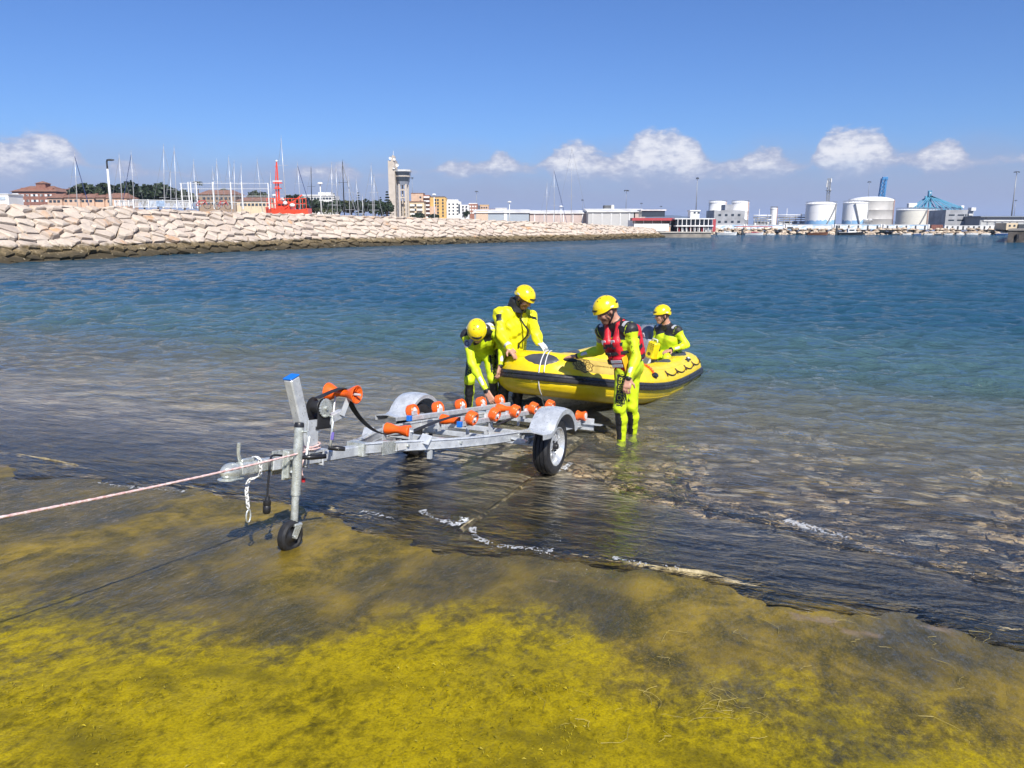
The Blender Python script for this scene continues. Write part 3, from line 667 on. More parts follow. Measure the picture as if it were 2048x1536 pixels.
# wheels
def wheel(sg):
    y = sg*.72; hub = empty('wheel', P(0, y, 0)); hub.parent = TR; M = Matrix.Rotation(R(90 if sg > 0 else -90), 4, 'X')
    tp = [(.168, -.066), (.19, -.074), (.225, -.076), (.248, -.068), (.258, -.055), (.260, -.042), (.252, -.039), (.252, -.033), (.260, -.030), (.261, -.004), (.253, -.002), (.253, .002), (.261, .004), (.260, .030), (.252, .033), (.252, .039), (.260, .042), (.258, .055), (.248, .068), (.225, .076), (.19, .074), (.168, .066), (.168, -.066)]
    mb = MB(); mb.lathe(tp, 48, M); mb.build('tyre', RUB, hub, True, auto=30)
    mb = MB(); mb.lathe([(.170, -.066), (.174, -.060), (.160, -.05), (.150, -.03), (.150, .03), (.160, .05), (.174, .062), (.178, .072), (.170, .074), (.160, .062), (.148, .045), (.143, .0), (.143, -.06), (.170, -.066)], 40, M)
    n = 10                                                    # dished disc with hand holes
    for j in range(n):
        a0 = 2*math.pi*(j-.26)/n; a1 = 2*math.pi*(j+.26)/n
        vs = []
        for (r_, z) in ((.145, .012), (.115, .030), (.075, .034)):
            for a in (a0, a1): vs.append((r_*math.cos(a), r_*math.sin(a), z))
        vs += [(v[0], v[1], v[2]-.008) for v in vs]
        mb.add(vs, [(0, 1, 3, 2), (2, 3, 5, 4), (6, 8, 9, 7), (8, 10, 11, 9), (0, 2, 8, 6), (2, 4, 10, 8), (1, 7, 9, 3), (3, 9, 11, 5)], M)
    mb.lathe([(.0, .034), (.06, .036), (.088, .030), (.088, .020), (.0, .018)], 30, M)
    mb.build('rim', SILV, hub, True, auto=30)
    mb = MB(); mb.lathe([(.0, .075), (.026, .073), (.030, .066), (.031, .03)], 18, M)
    for j in range(4):
        a = 2*math.pi*(j+.4)/4; mb.cyl(M @ Vector((.055*math.cos(a), .055*math.sin(a), .03)), M @ Vector((.055*math.cos(a), .055*math.sin(a), .05)), .010, n=6)
    mb.build('hub_cap', BLACKP, hub, True, auto=30)
    mb = MB(); mb.lathe([(.145, -.05), (.02, -.05), (.02, -.03), (.145, -.03)], 30, M); mb.build('brake_drum', BLACKP, hub)
for sg in (1, -1): wheel(sg)
def fender(sg):
    mb = MB(); w2 = .115; prof = [(-w2, -.035), (-w2-.004, 0), (-w2*.6, .012), (0, .016), (w2*.6, .012), (w2+.004, 0), (w2, -.045), (w2-.006, -.045), (w2-.006, -.004), (0, .008), (-w2+.006, -.004), (-w2+.006, -.035)]
    vs = []; k = len(prof); path = []
    for j in range(33):
        th = R(155-j*132/32); path.append((Vector((.335*math.cos(th)+.02, 0, .335*math.sin(th)+.01)), Vector((math.cos(th), 0, math.sin(th)))))
    p0 = path[0][0]
    path = [(p0+Vector((-.22, 0, .0)), Vector((-.15, 0, 1)).normalized()), (p0+Vector((-.05, 0, .0)), Vector((-.25, 0, 1)).normalized()), (p0+Vector((-.012, 0, .018)), Vector((-.75, 0, .65)).normalized())]+path[1:]
    for (c, rd) in path:
        for (y, h) in prof: vs.append(c+rd*h+Vector((0, -(sg*.735+y*sg), 0)))
    n = len(path)
    fs = [(i*k+j, i*k+(j+1) % k, (i+1)*k+(j+1) % k, (i+1)*k+j) for i in range(n-1) for j in range(k)]+[tuple(range(k)), tuple((n-1)*k+j for j in range(k))]
    mb.add(vs, fs); f = mb.build('fender', GALV, TR, True, auto=40)
    mb = MB(); mb.bar(P(-.36, sg*.5, .08), P(-.36, sg*.64, .055), .06, .02); mb.build('fender_bracket', GALV, f)
    mb = MB(); mb.bar(P(.34, sg*.5, .08), P(.34, sg*.64, .12), .06, .02); mb.build('fender_bracket', GALV, f)
for sg in (1, -1): fender(sg)
# coupler, handle
mb = MB(); mb.bar(P(-3.12, 0, .07), P(-2.80, 0, .07), .062, .075, bev=.010); mb.ell(P(-3.17, 0, .062), (.075, .05, .052)); mb.ell(P(-3.17, 0, .018), (.088, .062, .010)); c = part('coupler', ZINC, s=1)(mb)
mb = MB(); mb.tube([P(-3.10, 0, .10), P(-3.12, 0, .16), P(-3.12, 0, .225)], [.012, .011, .012], 8); mb.box(P(-3.05, 0, .115), (.10, .03, .02), bev=.004); mb.build('coupler_handle', ZINC, c, True, auto=40)
mb = MB(); mb.cyl(P(-2.97, .031, .08), P(-2.97, .04, .08), .012, n=6); mb.cyl(P(-2.88, .031, .08), P(-2.88, .04, .08), .012, n=6); mb.build('bolt', ZINC, c)
mb = MB(); mb.box(P(-2.71, .045, .06), (.16, .012, .19), bev=.004); mb.box(P(-2.76, .056, .06), (.02, .03, .17), bev=.004); mb.box(P(-2.665, .056, .06), (.02, .03, .17), bev=.004); mb.bar(P(-2.78, -.045, .06), P(-2.64, -.045, .06), .012, .15)
mb.tube([P(-2.74, .07, .10), P(-2.70, .085, .06), P(-2.74, .07, .01)], .010, 8); part('jack_clamp', ZINC)(mb)
# jack stand with jockey wheel
JX, JR = -2.715, .098
mb = MB(); mb.tube([P(JX, JR, .31), P(JX, JR, -.13)], .030, 20); part('jack_outer_tube', ZINC, s=1)(mb)
mb = MB(); mb.tube([P(JX, JR, -.12), P(JX, JR, -.31)], .0235, 18); part('jack_inner_tube', ZINC, s=1)(mb)
mb = MB(); mb.lathe([(0, .014), (.026, .012), (.031, .0), (.031, -.016), (.0, -.016)], 18, Matrix.Translation(P(JX, JR, .315))); part('jack_cap', BLACKP, s=1)(mb)
mb = MB(); mb.tube([P(JX+.02, JR, .27), P(JX-.0, JR+.07, .275), P(JX-.02, JR+.10, .25), P(JX-.06, JR+.115, .13)], .008, 8); jc = part('jack_crank', ZINC, s=1)(mb)
mb = MB(); mb.tube([P(JX-.085, JR+.11, .13), P(JX-.04, JR+.14, .13), P(JX+.035, JR+.19, .135)], [.013, .017, .015], 10); mb.build('grip', BLACKP, jc, True)
jz = -.355
mb = MB(); mb.box(P(JX, JR, -.315), (.07, .085, .02), bev=.006)
for sg in (1, -1): mb.bar(P(JX+.005, JR+sg*.036, -.315), P(JX-.03, JR+sg*.036, jz-.03), .008, .05)
mb.cyl(P(JX-.03, JR-.05, jz-.03), P(JX-.03, JR+.05, jz-.03), .012, n=8); part('wheel_fork', ZINC)(mb)
M = Tm(P(JX-.03, JR, jz-.03)) @ Matrix.Rotation(R(90), 4, 'X')
mb = MB(); mb.lathe([(.035, -.026), (.085, -.029), (.098, -.018), (.102, 0), (.098, .018), (.085, .029), (.072, .029), (.066, .012), (.035, .012), (.035, -.026)], 28, M); jw_ = part('jockey_wheel', RUB, s=1)(mb)
mb = MB(); mb.lathe([(0, .024), (.03, .024), (.036, .014), (.066, .012)], 16, M); mb.build('wheel_hub', BLACKP, jw_, True)
# winch post, winch and bow roller
pb, pt = P(-2.50, 0, .12), P(-2.695, 0, .60)
mb = MB(); mb.bar(pb, pt, .066, .085, up=(1, 0, 0), bev=.008); po = part('winch_post', GALV)(mb)
dv = (pt-pb).normalized(); mb = MB(); mb.bar(pt, pt+dv*.010, .068, .087, up=(1, 0, 0), bev=.003); mb.build('post_cap', BLUE, po)
mb = MB(); mb.box(P(-2.47, 0, .115), (.22, .11, .014)); mb.bar(P(-2.56, .042, .24), P(-2.46, .042, .24), .01, .17); mb.bar(P(-2.56, -.042, .24), P(-2.46, -.042, .24), .01, .17)
for x in (-2.55, -2.40): mb.tube([P(x, .05, .12), P(x, .05, .02), P(x, -.05, .02), P(x, -.05, .12)], .008, 8)
mb.build('post_bracket', GALV, po)
a0, a1 = P(-2.56, 0, .245), P(-2.16, 0, .345); mb = MB(); mb.bar(a0, a1, .05, .06, bev=.006); arm = part('winch_arm', GALV)(mb)
mb = MB()
for sg in (1, -1): mb.bar(P(-2.20, sg*.035, .335), P(-2.155, sg*.06, .49), .008, .035)
mb.cyl(P(-2.16, -.15, .485), P(-2.16, .15, .485), .009, n=8); mb.build('roller_fork', GALV, arm)
M = Tm(P(-2.16, 0, .485)) @ Matrix.Rotation(R(90), 4, 'X')
mb = MB(); mb.lathe([(.02, -.115), (.028, -.112), (.058, -.125), (.064, -.122), (.062, -.11), (.045, -.075), (.030, -.045), (.026, -.03), (.026, .03), (.030, .045), (.045, .075), (.062, .11), (.064, .122), (.058, .125), (.028, .100), (.020, .098), (.02, -.115)], 30, M); rl = part('bow_roller', ORANGE, s=1)(mb)
mb = MB()
for j in range(8):
    a = 2*math.pi*j/8
    for sg in (1, -1): mb.bar(M @ Vector((.022*math.cos(a), .022*math.sin(a), sg*.105)), M @ Vector((.054*math.cos(a), .054*math.sin(a), sg*.117)), .006, .012)
mb.build('roller_web', ORANGE, rl)
wc = P(-2.415, 0, .365); wn = empty('winch', wc); wn.parent = TR; MX = Matrix.Rotation(R(90), 4, 'X')
mb = MB()
for y in (-.05, .05): mb.box((0, y, -.04), (.13, .008, .12), bev=.003); mb.box((-.03, y, .02), (.06, .008, .05), bev=.003)
mb.box((0, 0, -.095), (.15, .11, .02)); mb.build('winch_frame', BLACKP, wn)
mb = MB(); n = 40; gp = [((.058 if j % 2 else .063)*math.cos(2*math.pi*j/n), (.058 if j % 2 else .063)*math.sin(2*math.pi*j/n)) for j in range(n)]; mb.prism(gp, .060, .070, Tm((-.005, 0, .035)) @ MX); mb.lathe([(0, .082), (.014, .082), (.016, .070)], 12, Tm((-.005, 0, .035)) @ MX); mb.build('gear', ZINC, wn)
mb = MB(); mb.lathe([(0, .046), (.062, .046), (.064, .042), (.05, .040), (.04, .036), (.04, -.036), (.05, -.04), (.064, -.042), (.062, -.046), (0, -.046)], 26, Tm((-.005, 0, .035)) @ MX); mb.build('drum', RUB, wn, True, auto=30)
mb = MB(); mb.tube([(.03, -.06, -.02), (.03, -.10, -.02), (.012, -.115, -.06), (-.02, -.13, -.215)], .009, 8); ck = mb.build('winch_crank', ZINC, wn, True)
mb = MB(); mb.tube([(-.03, -.12, -.222), (-.0, -.16, -.222), (.025, -.215, -.222)], [.012, .017, .014], 10); mb.build('grip', BLACKP, ck, True)
mb = MB(); mb.bar((.005, -.125, -.12), (-.006, -.131, -.17), .020, .022); mb.build('sticker', mat('violet_sticker', (0.10, 0.07, 0.35), 0.5), ck)
# webbing strap: winch > bow roller > keel roller > back
def ribbon(mb, pts, wd, side, th=.0025):
    side = Vector(side).normalized(); n = len(pts); vs = []
    for i in range(n):
        t = (Vector(pts[min(n-1, i+1)])-Vector(pts[max(0, i-1)])).normalized(); nn = side.cross(t).normalized()
        for (a, b) in ((-1, -1), (1, -1), (1, 1), (-1, 1)): vs.append(Vector(pts[i])+side*(a*wd/2)+nn*(b*th))
    fs = [(i*4+j, i*4+(j+1) % 4, (i+1)*4+(j+1) % 4, (i+1)*4+j) for i in range(n-1) for j in range(4)]+[(0, 1, 2, 3), ((n-1)*4, (n-1)*4+3, (n-1)*4+2, (n-1)*4+1)]
    mb.add(vs, fs)
mb = MB(); ribbon(mb, smooth_path([P(-2.43, -.0, .46), P(-2.30, -.0, .495), P(-2.19, 0, .518), P(-2.14, 0, .512), P(-2.115, .01, .47), P(-2.05, .02, .37), P(-1.92, .02, .27), P(-1.75, .01, .19), P(-1.56, 0, .145), P(-1.43, 0, .132), P(-1.30, 0, .135), P(-1.08, .03, .18), P(-.85, .08, .23), P(-.55, .10, .25), P(-.2, .08, .19), P(.1, .10, .12), P(.4, .12, .16), P(.62, .12, .22)], 5), .048, (0, 1, 0)); part('winch_strap', WEB)(mb)
# keel rollers
for (x, z, wd) in ((-1.43, .175, .11), (-.53, .19, .13), (.58, .235, .12), (1.30, .19, .11)):
    M = Tm(P(x, 0, z)) @ Matrix.Rotation(R(90), 4, 'X'); mb = MB()
    mb.lathe([(.014, -wd), (.040, -wd), (.047, -wd*.93), (.044, -wd*.6), (.032, -wd*.25), (.030, 0), (.032, wd*.25), (.044, wd*.6), (.047, wd*.93), (.040, wd), (.014, wd), (.014, -wd)], 24, M); kr = mb.build('keel_roller', ORANGE, TR, True, auto=40)
    mb = MB()
    for sg in (1, -1): mb.bar(P(x, sg*(wd+.012), .08), P(x, sg*(wd+.012), z+.03), .008, .05, up=(1, 0, 0))
    mb.cyl(P(x, -wd-.03, z), P(x, wd+.03, z), .009, n=8); mb.build('roller_bracket', GALV, kr)
# side roller bars
for sg in (1, -1):
    r0 = sg*.245; mb = MB(); mb.bar(P(-.86, r0, .205), P(1.15, r0, .235), .035, .045, bev=.005); bar_ = part('roller_bar', GALV)(mb)
    mb = MB(); mb.bar(P(-.90, r0, .204), P(-.858, r0, .205), .039, .049, bev=.004); mb.build('end_cap', BLUE, bar_)
    for x in (-.30, .75):
        mb = MB()
        for q in (-.022, .022): mb.bar(P(x+q, r0*1.05, .07), P(x+q*.6, r0, .22), .006, .04, up=(1, 0, 0))
        mb.bar(P(x, sg*.20, .085), P(x, sg*.50, .085), .05, .03)
        mb.build('bar_support', GALV, bar_)
    for k in range(5):
        x = -.76+.44*k; rr_ = sg*.292; z = .255+.006*k
        tl = sg*.30; M = Tm(P(x, rr_, z)) @ Matrix.Rotation(R(90)+tl, 4, 'X'); mb = MB()
        mb.lathe([(.018, -.036), (.052, -.038), (.060, -.030), (.0625, -.020), (.060, -.012), (.0625, -.006), (.0605, 0), (.0625, .006), (.060, .012), (.0625, .020), (.060, .030), (.052, .038), (.040, .036), (.036, .026), (.018, .026), (.018, -.036)], 26, M); ro = mb.build('roller', ORANGE, TR, True, auto=40)
        mb = MB(); mb.lathe([(0, .044), (.012, .044), (.012, .030), (.035, .0275), (.035, -.03), (0, -.03)], 16, M); mb.build('roller_hub', WHITEP, ro, True, auto=40)
        mb = MB(); mb.bar(P(x, r0, .215), P(x, r0+sg*.02, z), .03, .006, up=(1, 0, 0)); mb.box(P(x-.05, r0-sg*.005, .25), (.06, .02, .035), Matrix.Identity(4)); mb.build('roller_tab', WHITEP if k in (1, 3) else GALV, ro)
M = Tm(P(1.36, .52, .175)) @ Matrix.Rotation(R(90), 4, 'X'); mb = MB(); mb.lathe([(.012, -.05), (.050, -.052), (.055, -.045), (.040, 0), (.055, .045), (.050, .052), (.012, .05), (.012, -.05)], 22, M); ro = mb.build('rear_guide_roller', ORANGE, TR, True, auto=40)
mb = MB(); mb.lathe([(0, .056), (.035, .056), (.035, -.056), (0, -.056)], 14, M); mb.build('roller_hub', WHITEP, ro)
mb = MB(); mb.tube([P(.50, .56, .22), P(.53, .575, .27), P(.56, .58, .24), P(.52, .57, .16), P(.50, .56, .10)], .007, 8); mb.tube([P(.55, .56, .16), P(.62, .57, .15), P(.74, .57, .12), P(.80, .55, .09)], .008, 8); part('tie_down_ring', ZINC, s=1)(mb)
for sg in (1, -1):
    mb = MB(); mb.bar(P(-1.47, sg*.26, .10), P(-1.43, sg*.27, .165), .09, .008, up=(1, 0, 0)); part('frame_lug', GALV)(mb)
mb = MB(); mb.box(P(-1.38, .27, .02), (.03, .03, .09)); part('drop_lug', GALV)(mb)
# safety chain and lighting plug
def chain(pts, name, par, m, r=.0045, ln=.030):
    ps = smooth_path(pts, 12); acc = []; d = 0
    for a, b in zip(ps, ps[1:]):
        L = (b-a).length
        while d < L: acc.append((a.lerp(b, d/L), (b-a).normalized())); d += ln*.78
        d -= L
    mb = MB()
    for k, (c, t) in enumerate(acc):
        M = align(c, t, (0, 1, 0) if k % 2 else (1, 0, 0)); pts2 = [(math.cos(a)*ln*.33, 0, math.sin(a)*ln*.62) for a in [2*math.pi*j/10 for j in range(10)]]
        mb.tube(pts2, r, 5, closed=True, M=M)
    return mb.build(name, m, par, True)
ch = chain([P(-2.95, -.045, .09), P(-2.97, -.02, .122), P(-2.98, .03, .12), P(-2.985, .050, .07), P(-2.97, .03, .015), P(-3.02, .0, -.01), P(-3.06, .02, -.06), P(-3.06, .03, -.12), P(-3.05, .03, -.17)], 'safety_chain', TR, WHITEP)
mb = MB(); mb.tube([P(-3.05+.018*math.sin(a), .03+.004, -.215+.038*math.cos(a)) for a in [2*math.pi*j/14 for j in range(14)]], .005, 6, closed=True); mb.build('carabiner', ZINC, ch, True)
mb = MB(); mb.tube(smooth_path([P(-2.70, .03, .10), P(-2.84, .02, .125), P(-2.90, .045, .10), P(-2.915, .055, .03), P(-2.92, .055, -.06), P(-2.92, .055, -.12)], 5), .007, 8); cb = part('light_cable', BLACKP, s=1)(mb)
mb = MB(); mb.lathe([(0, .0), (.012, .0), (.016, -.02), (.023, -.025), (.024, -.05), (.021, -.055), (.024, -.06), (.023, -.095), (.016, -.105), (0, -.105)], 14, Matrix.Translation(P(-2.92, .055, -.115))); mb.build('plug', BLACKP, cb, True, auto=40)
# hauling rope
ROPE = mat('pink_white_rope', (0.70, 0.56, 0.52), 0.8, var=0.15, scale=60, bump=0.6, bscale=150, col2=(0.62, 0.36, 0.34))
def rope_mesh(name, pts, r, m, twist=55.0, n=9):
    ps = [Vector(p) for p in pts]; mb = MB(); vs = []; fs = []; L = 0; prev = None
    for i, p in enumerate(ps):
        t = (ps[min(len(ps)-1, i+1)]-ps[max(0, i-1)]).normalized(); u = (t.cross(Vector((0, 0, 1))) if prev is None else prev-t*prev.dot(t)).normalized(); prev = u; v = t.cross(u)
        if i: L += (p-ps[i-1]).length
        for j in range(n):
            a = 2*math.pi*j/n; rr_ = r*(1+.22*math.cos(3*(a)+L*twist*2)); vs.append(p+(u*math.cos(a)+v*math.sin(a))*rr_)
    fs = [(i*n+j, i*n+(j+1) % n, (i+1)*n+(j+1) % n, (i+1)*n+j) for i in range(len(ps)-1) for j in range(n)]+[tuple(range(n)), tuple((len(ps)-1)*n+j for j in range(n))]
    mb.add(vs, fs); return mb.build(name, m, None, True)
ra = TMW @ P(-2.64, .11, .14); rb_ = onz(0, 1022, 1.08); rb_ = rb_+(rb_-ra)*0.5
pts = [ra.lerp(rb_, k/300)-Vector((0, 0, 0.06*4*(k/300)*(1-k/300)*.5)) for k in range(301)]
kn = [TMW @ P(*q_) for q_ in ((-2.50, -.06, .15), (-2.44, -.03, .17), (-2.44, .05, .165), (-2.54, .062, .15), (-2.60, .03, .165), (-2.56, -.05, .18), (-2.46, -.05, .155), (-2.43, .04, .14), (-2.52, .065, .135), (-2.60, .055, .14))]
pts = smooth_path([TMW @ P(-2.62, .075, -.04), TMW @ P(-2.64, .07, .03), TMW @ P(-2.60, .06, .12)]+kn, 8)+pts[2:]
rp = rope_mesh('hauling_rope', pts, .0062, ROPE); tag(rp, 'taut pink and white rope tied to the trailer winch post', 'rope')
mb = MB(); a_ = TMW @ P(-2.62, .075, -.04); b_ = TMW @ P(-2.62, .077, -.065); mb.tube([a_, b_], [.013, .011], 10); mb.build('rope_end', mat('red_whipping', (0.5, 0.02, 0.03), 0.5), rp)
# ---------------------------------------------------------------- rigid inflatable boat
def proj(p):
    x, y, z = p[0], p[1], p[2]-CAM_H; d = y*CP-z*SP; up = y*SP+z*CP
    return 1024+F_PX*x/d, 768-F_PX*up/d
YEL = mat('yellow_hypalon', (0.86, 0.62, 0.008), 0.36, var=0.05, scale=5, coat=0.25, bump=0.10, bscale=14, bdist=0.01)
STRAKE = mat('black_strake_rubber', (0.028, 0.028, 0.032), 0.32, var=0.15)
PADM = mat('grey_grip_pad', (0.065, 0.068, 0.08), 0.5, var=0.1, bump=0.4, bscale=150)
GEL = mat('white_gelcoat', (0.74, 0.74, 0.72), 0.28, coat=0.3, var=0.05, col2=(0.62, 0.62, 0.58))
BLINE = mat('dark_grab_line', (0.05, 0.02, 0.015), 0.7)
BF = Vector((-0.485, -0.8745, 0)).normalized(); BP = R(4.2)
bx_ = Vector((BF.x*math.cos(BP), BF.y*math.cos(BP), math.sin(BP))); by_ = Vector((-BF.y, BF.x, 0)); bz_ = bx_.cross(by_)
BO = Vector((2.03, 12.10, 0.10))
BOAT = empty('inflatable_boat'); tag(BOAT, 'yellow rigid inflatable boat with black rubbing strake afloat behind the trailer', 'boat')
BMW = Matrix(((bx_.x, by_.x, bz_.x, BO.x), (bx_.y, by_.y, bz_.y, BO.y), (bx_.z, by_.z, bz_.z, BO.z), (0, 0, 0, 1))); BOAT.matrix_world = BMW
HB, TRD, XB, XA = 0.66, 0.262, 2.08, 3.52
def tube_center(s):
    """s in [-1, 1]: -1 starboard stern, 0 bow, 1 port stern"""
    a = abs(s); sg = 1 if s >= 0 else -1
    if a > 0.42: x = XB-(a-0.42)/0.58*(XB+0.37); y = HB
    else:
        th = (1-a/0.42)*math.pi/2; x = XB+(XA-XB)*math.sin(th)**0.92; y = HB*math.cos(th)**0.80
    bl = math.sin(math.pi*min(1, max(0, (x+.42)/(XA+.42))))
    return Vector((x, sg*(y+(.095*bl if a > .12 else .095*bl*a/.12)), 0.17*max(0, (x-1.4)/2.2)**1.8-.07*bl))
def tube_frame(s):
    a = tube_center(max(-1, s-.004)); b = tube_center(min(1, s+.004)); t = (b-a).normalized(); n = t.cross(Vector((0, 0, 1))).normalized()
    if s == 0: n = Vector((1, 0, 0))
    if n.dot(tube_center(s)-Vector((0.5, 0, 0))) < 0: n = -n
    return tube_center(s), n, t
def tube_r(s):
    x = tube_center(s).x; return TRD*(1.0 if x > 0 else max(0.30, 1-(-x/0.42)**1.6*0.72))
def tube_pt(s, phi, off=0.0):
    """phi 0 = outboard, 90 = top"""
    c, n, t = tube_frame(s); r_ = tube_r(s)+off
    return c+n*(r_*math.cos(phi))+Vector((0, 0, 1))*(r_*math.sin(phi))
def find_tube(u, v, s0, s1):
    best = None
    for i in range(81):
        s = s0+(s1-s0)*i/80
        for k in range(60):
            ph = R(-80+k*3.5); p = BMW @ tube_pt(s, ph); q = proj(p)
            c, n, t = tube_frame(s); nn = (BMW.to_3x3() @ (n*math.cos(ph)+Vector((0, 0, 1))*math.sin(ph)))
            if nn.dot(Vector((0, 0, CAM_H))-p) < 0: continue
            e = (q[0]-u)**2+(q[1]-v)**2
            if best is None or e < best[0]: best = (e, s, ph)
    return best[1], best[2]
SS = [-1+2*i/150 for i in range(151)]
mb = MB(); NP = 32
for i, s in enumerate(SS):
    for j in range(NP): mb.v.append(tuple(tube_pt(s, 2*math.pi*j/NP)))
for i in range(150):
    for j in range(NP): mb.f.append((i*NP+j, i*NP+(j+1) % NP, (i+1)*NP+(j+1) % NP, (i+1)*NP+j)); mb.m.append(0)
mb.f += [tuple(range(NP)), tuple(150*NP+j for j in range(NP))]; mb.m += [0, 0]
TUBE = mb.build('inflatable_tube', YEL, BOAT, True, auto=50)
def tube_strip(name, m, s_list, prof, par):
    """profile [(phi_deg, off)] closed"""
    mb = MB(); k = len(prof)
    for s in s_list:
        for (ph, off) in prof: mb.v.append(tuple(tube_pt(s, R(ph), off)))
    for i in range(len(s_list)-1):
        for j in range(k): mb.f.append((i*k+j, i*k+(j+1) % k, (i+1)*k+(j+1) % k, (i+1)*k+j)); mb.m.append(0)
    mb.f += [tuple(range(k)), tuple((len(s_list)-1)*k+j for j in range(k))]; mb.m += [0, 0]
    return mb.build(name, m, par, True, auto=35)
tube_strip('rub_strake', STRAKE, [s for s in SS if abs(s) < 0.985], [(10, -.004), (9.5, .012), (7, .026), (2.5, .030), (1, .022), (-1, .022), (-2.5, .030), (-7, .034), (-9, .030), (-11.5, .010), (-11.5, -.004)], BOAT)
for ph in (52, -38): tube_strip('seam_tape', YEL, SS[3:-3], [(ph+3, -.002), (ph+2.6, .0025), (ph-2.6, .0025), (ph-3, -.002)], TUBE)
def tube_patch(name, m, s, ph, ls, lp, par, off=.006, shape='ellipse', n=20):
    """rounded patch lying on the tube; half lengths ls (metres along) and lp (metres around)"""
    mb = MB(); arc = 0.0012
    d = (tube_center(min(1, s+.01))-tube_center(max(-1, s-.01))).length/(.02 if abs(s) < .98 else .015); rings = 5
    mb.v.append(tuple(tube_pt(s, ph, off)))
    for k in range(1, rings+1):
        f = k/rings
        for j in range(n):
            a = 2*math.pi*j/n; ca, sa = math.cos(a), math.sin(a)
            if shape == 'ellipse': x, y = ca, sa
            elif shape == 'leaf': x = ca; y = sa*(1-.55*ca*ca)
            else: mxx = max(abs(ca), abs(sa)); e = 0.93; x, y = ca/mxx*e+(1-e)*ca, sa/mxx*e+(1-e)*sa
            mb.v.append(tuple(tube_pt(min(1, max(-1, s+x*f*ls/d)), ph+y*f*lp/TRD, off if k < rings else -.002)))
    for j in range(n): mb.f.append((0, 1+j, 1+(j+1) % n)); mb.m.append(0)
    for k in range(rings-1):
        for j in range(n): mb.f.append((1+k*n+j, 1+(k+1)*n+j, 1+(k+1)*n+(j+1) % n, 1+k*n+(j+1) % n)); mb.m.append(0)
    return mb.build(name, m, par, True, auto=60)
for (u, v, s0, s1, ls, lp) in ((1084, 715, -.15, .5, .17, .10), (1292, 733, .4, 1, .26, .115), (1327, 721, .5, 1, .27, .115), (1358, 708, .6, 1, .27, .11)):
    s, ph = find_tube(u, v, s0, s1); tube_patch('grip_pad', PADM, s, ph if u < 1200 else R(96), ls, lp, TUBE, shape='leaf')
for s in (-.33, -.52, -.68): tube_patch('grip_pad', PADM, s, R(88), .22, .12, TUBE, shape='leaf')
s, ph = find_tube(1100, 772, 0, .5); tube_patch('chafe_patch', YEL, s, R(-30), .42, .075, TUBE, shape='rect', off=.005)
for s in (.62, .78): tube_patch('chafe_patch', YEL, s, R(-32), .34, .05, TUBE, shape='rect', off=.005)
# emblem panel with crest and lettering
BEIGE = mat('tan_transfer', (0.56, 0.40, 0.09), 0.4); BROWN = mat('brown_print', (0.13, 0.075, 0.012), 0.5)
se_, phe = find_tube(1183, 748, 0.05, .6); EMB = tube_patch('emblem_panel', BEIGE, se_+.035, R(42), .34, .105, TUBE, shape='rect', off=.004)
dse = (tube_center(se_+.01)-tube_center(se_-.01)).length/.02
def on_tube(xm, ym, off): return tube_pt(se_+xm/dse, R(42)+ym/TRD, off)
mb = MB()
def ring2(mb, cx, cy, r0, r1, n=28, lob=0):
    o = len(mb.v)
    for j in range(n):
        a = 2*math.pi*j/n; k = 1+.10*math.cos(8*a)*lob
        mb.v += [tuple(on_tube(cx+r0*k*math.cos(a), cy+r0*k*math.sin(a), .007)), tuple(on_tube(cx+r1*k*math.cos(a), cy+r1*k*math.sin(a), .007))]
    for j in range(n): j2 = (j+1) % n; mb.f.append((o+2*j, o+2*j2, o+2*j2+1, o+2*j+1)); mb.m.append(0)
ring2(mb, -.06, 0, .088, .100, 40, 1); ring2(mb, -.06, 0, .066, .074); ring2(mb, -.06, 0, .020, .034)
for k in range(10):
    a = 2*math.pi*k/10; ring2(mb, -.06+.050*math.cos(a), .050*math.sin(a), .004, .010, 8)
mb.build('crest', BROWN, EMB)
def text_mesh(txt, size, align_x='LEFT'):
    cu = bpy.data.curves.new('lettering', 'FONT'); cu.body = txt; cu.size = size; cu.align_x = align_x; cu.resolution_u = 2; cu.fill_mode = 'FRONT'
    ob = bpy.data.objects.new('lettering', cu); COL.objects.link(ob); bpy.context.view_layer.update()
    dg = bpy.context.evaluated_depsgraph_get(); me = bpy.data.meshes.new_from_object(ob.evaluated_get(dg)); bpy.data.objects.remove(ob); bpy.data.curves.remove(cu)
    bm = bmesh.new(); bm.from_mesh(me); bmesh.ops.triangulate(bm, faces=bm.faces); bmesh.ops.subdivide_edges(bm, edges=[e for e in bm.edges if e.calc_length() > size*.3], cuts=1); bmesh.ops.triangulate(bm, faces=bm.faces); vs = [v.co.copy() for v in bm.verts]; fs = [tuple(v.index for v in f.verts) for f in bm.faces]; bm.free(); bpy.data.meshes.remove(me)
    return vs, fs
vs, fs = text_mesh('CONSORCIO BOMBEROS', .030); mb = MB(); mb.v = [tuple(on_tube(.05+v.x, v.y-.012, .007)) for v in vs]; mb.f = fs; mb.m = [0]*len(fs); mb.build('lettering', BROWN, EMB)
# stern plates
for (x, y, w2, h2) in ((.0, .0, .055, .035), (.13, .015, .055, .040)):
    s0_, p0_ = find_tube(1377, 719, .6, 1); pl_ = tube_patch('stern_plate', BLACKP, s0_+x*.22-.02, p0_+y/TRD, w2, h2, TUBE, shape='rect', off=.008)
mb = MB(); o_ = [tube_pt(s0_-.02+.03+dx, p0_+.02/TRD+dp, .011) for (dx, dp) in ((-.010, -.05), (.010, -.05), (.010, .06), (-.010, .06))]; mb.add(o_, [(0, 1, 2, 3)]); mb.build('plate_mark', WHITEP, pl_)
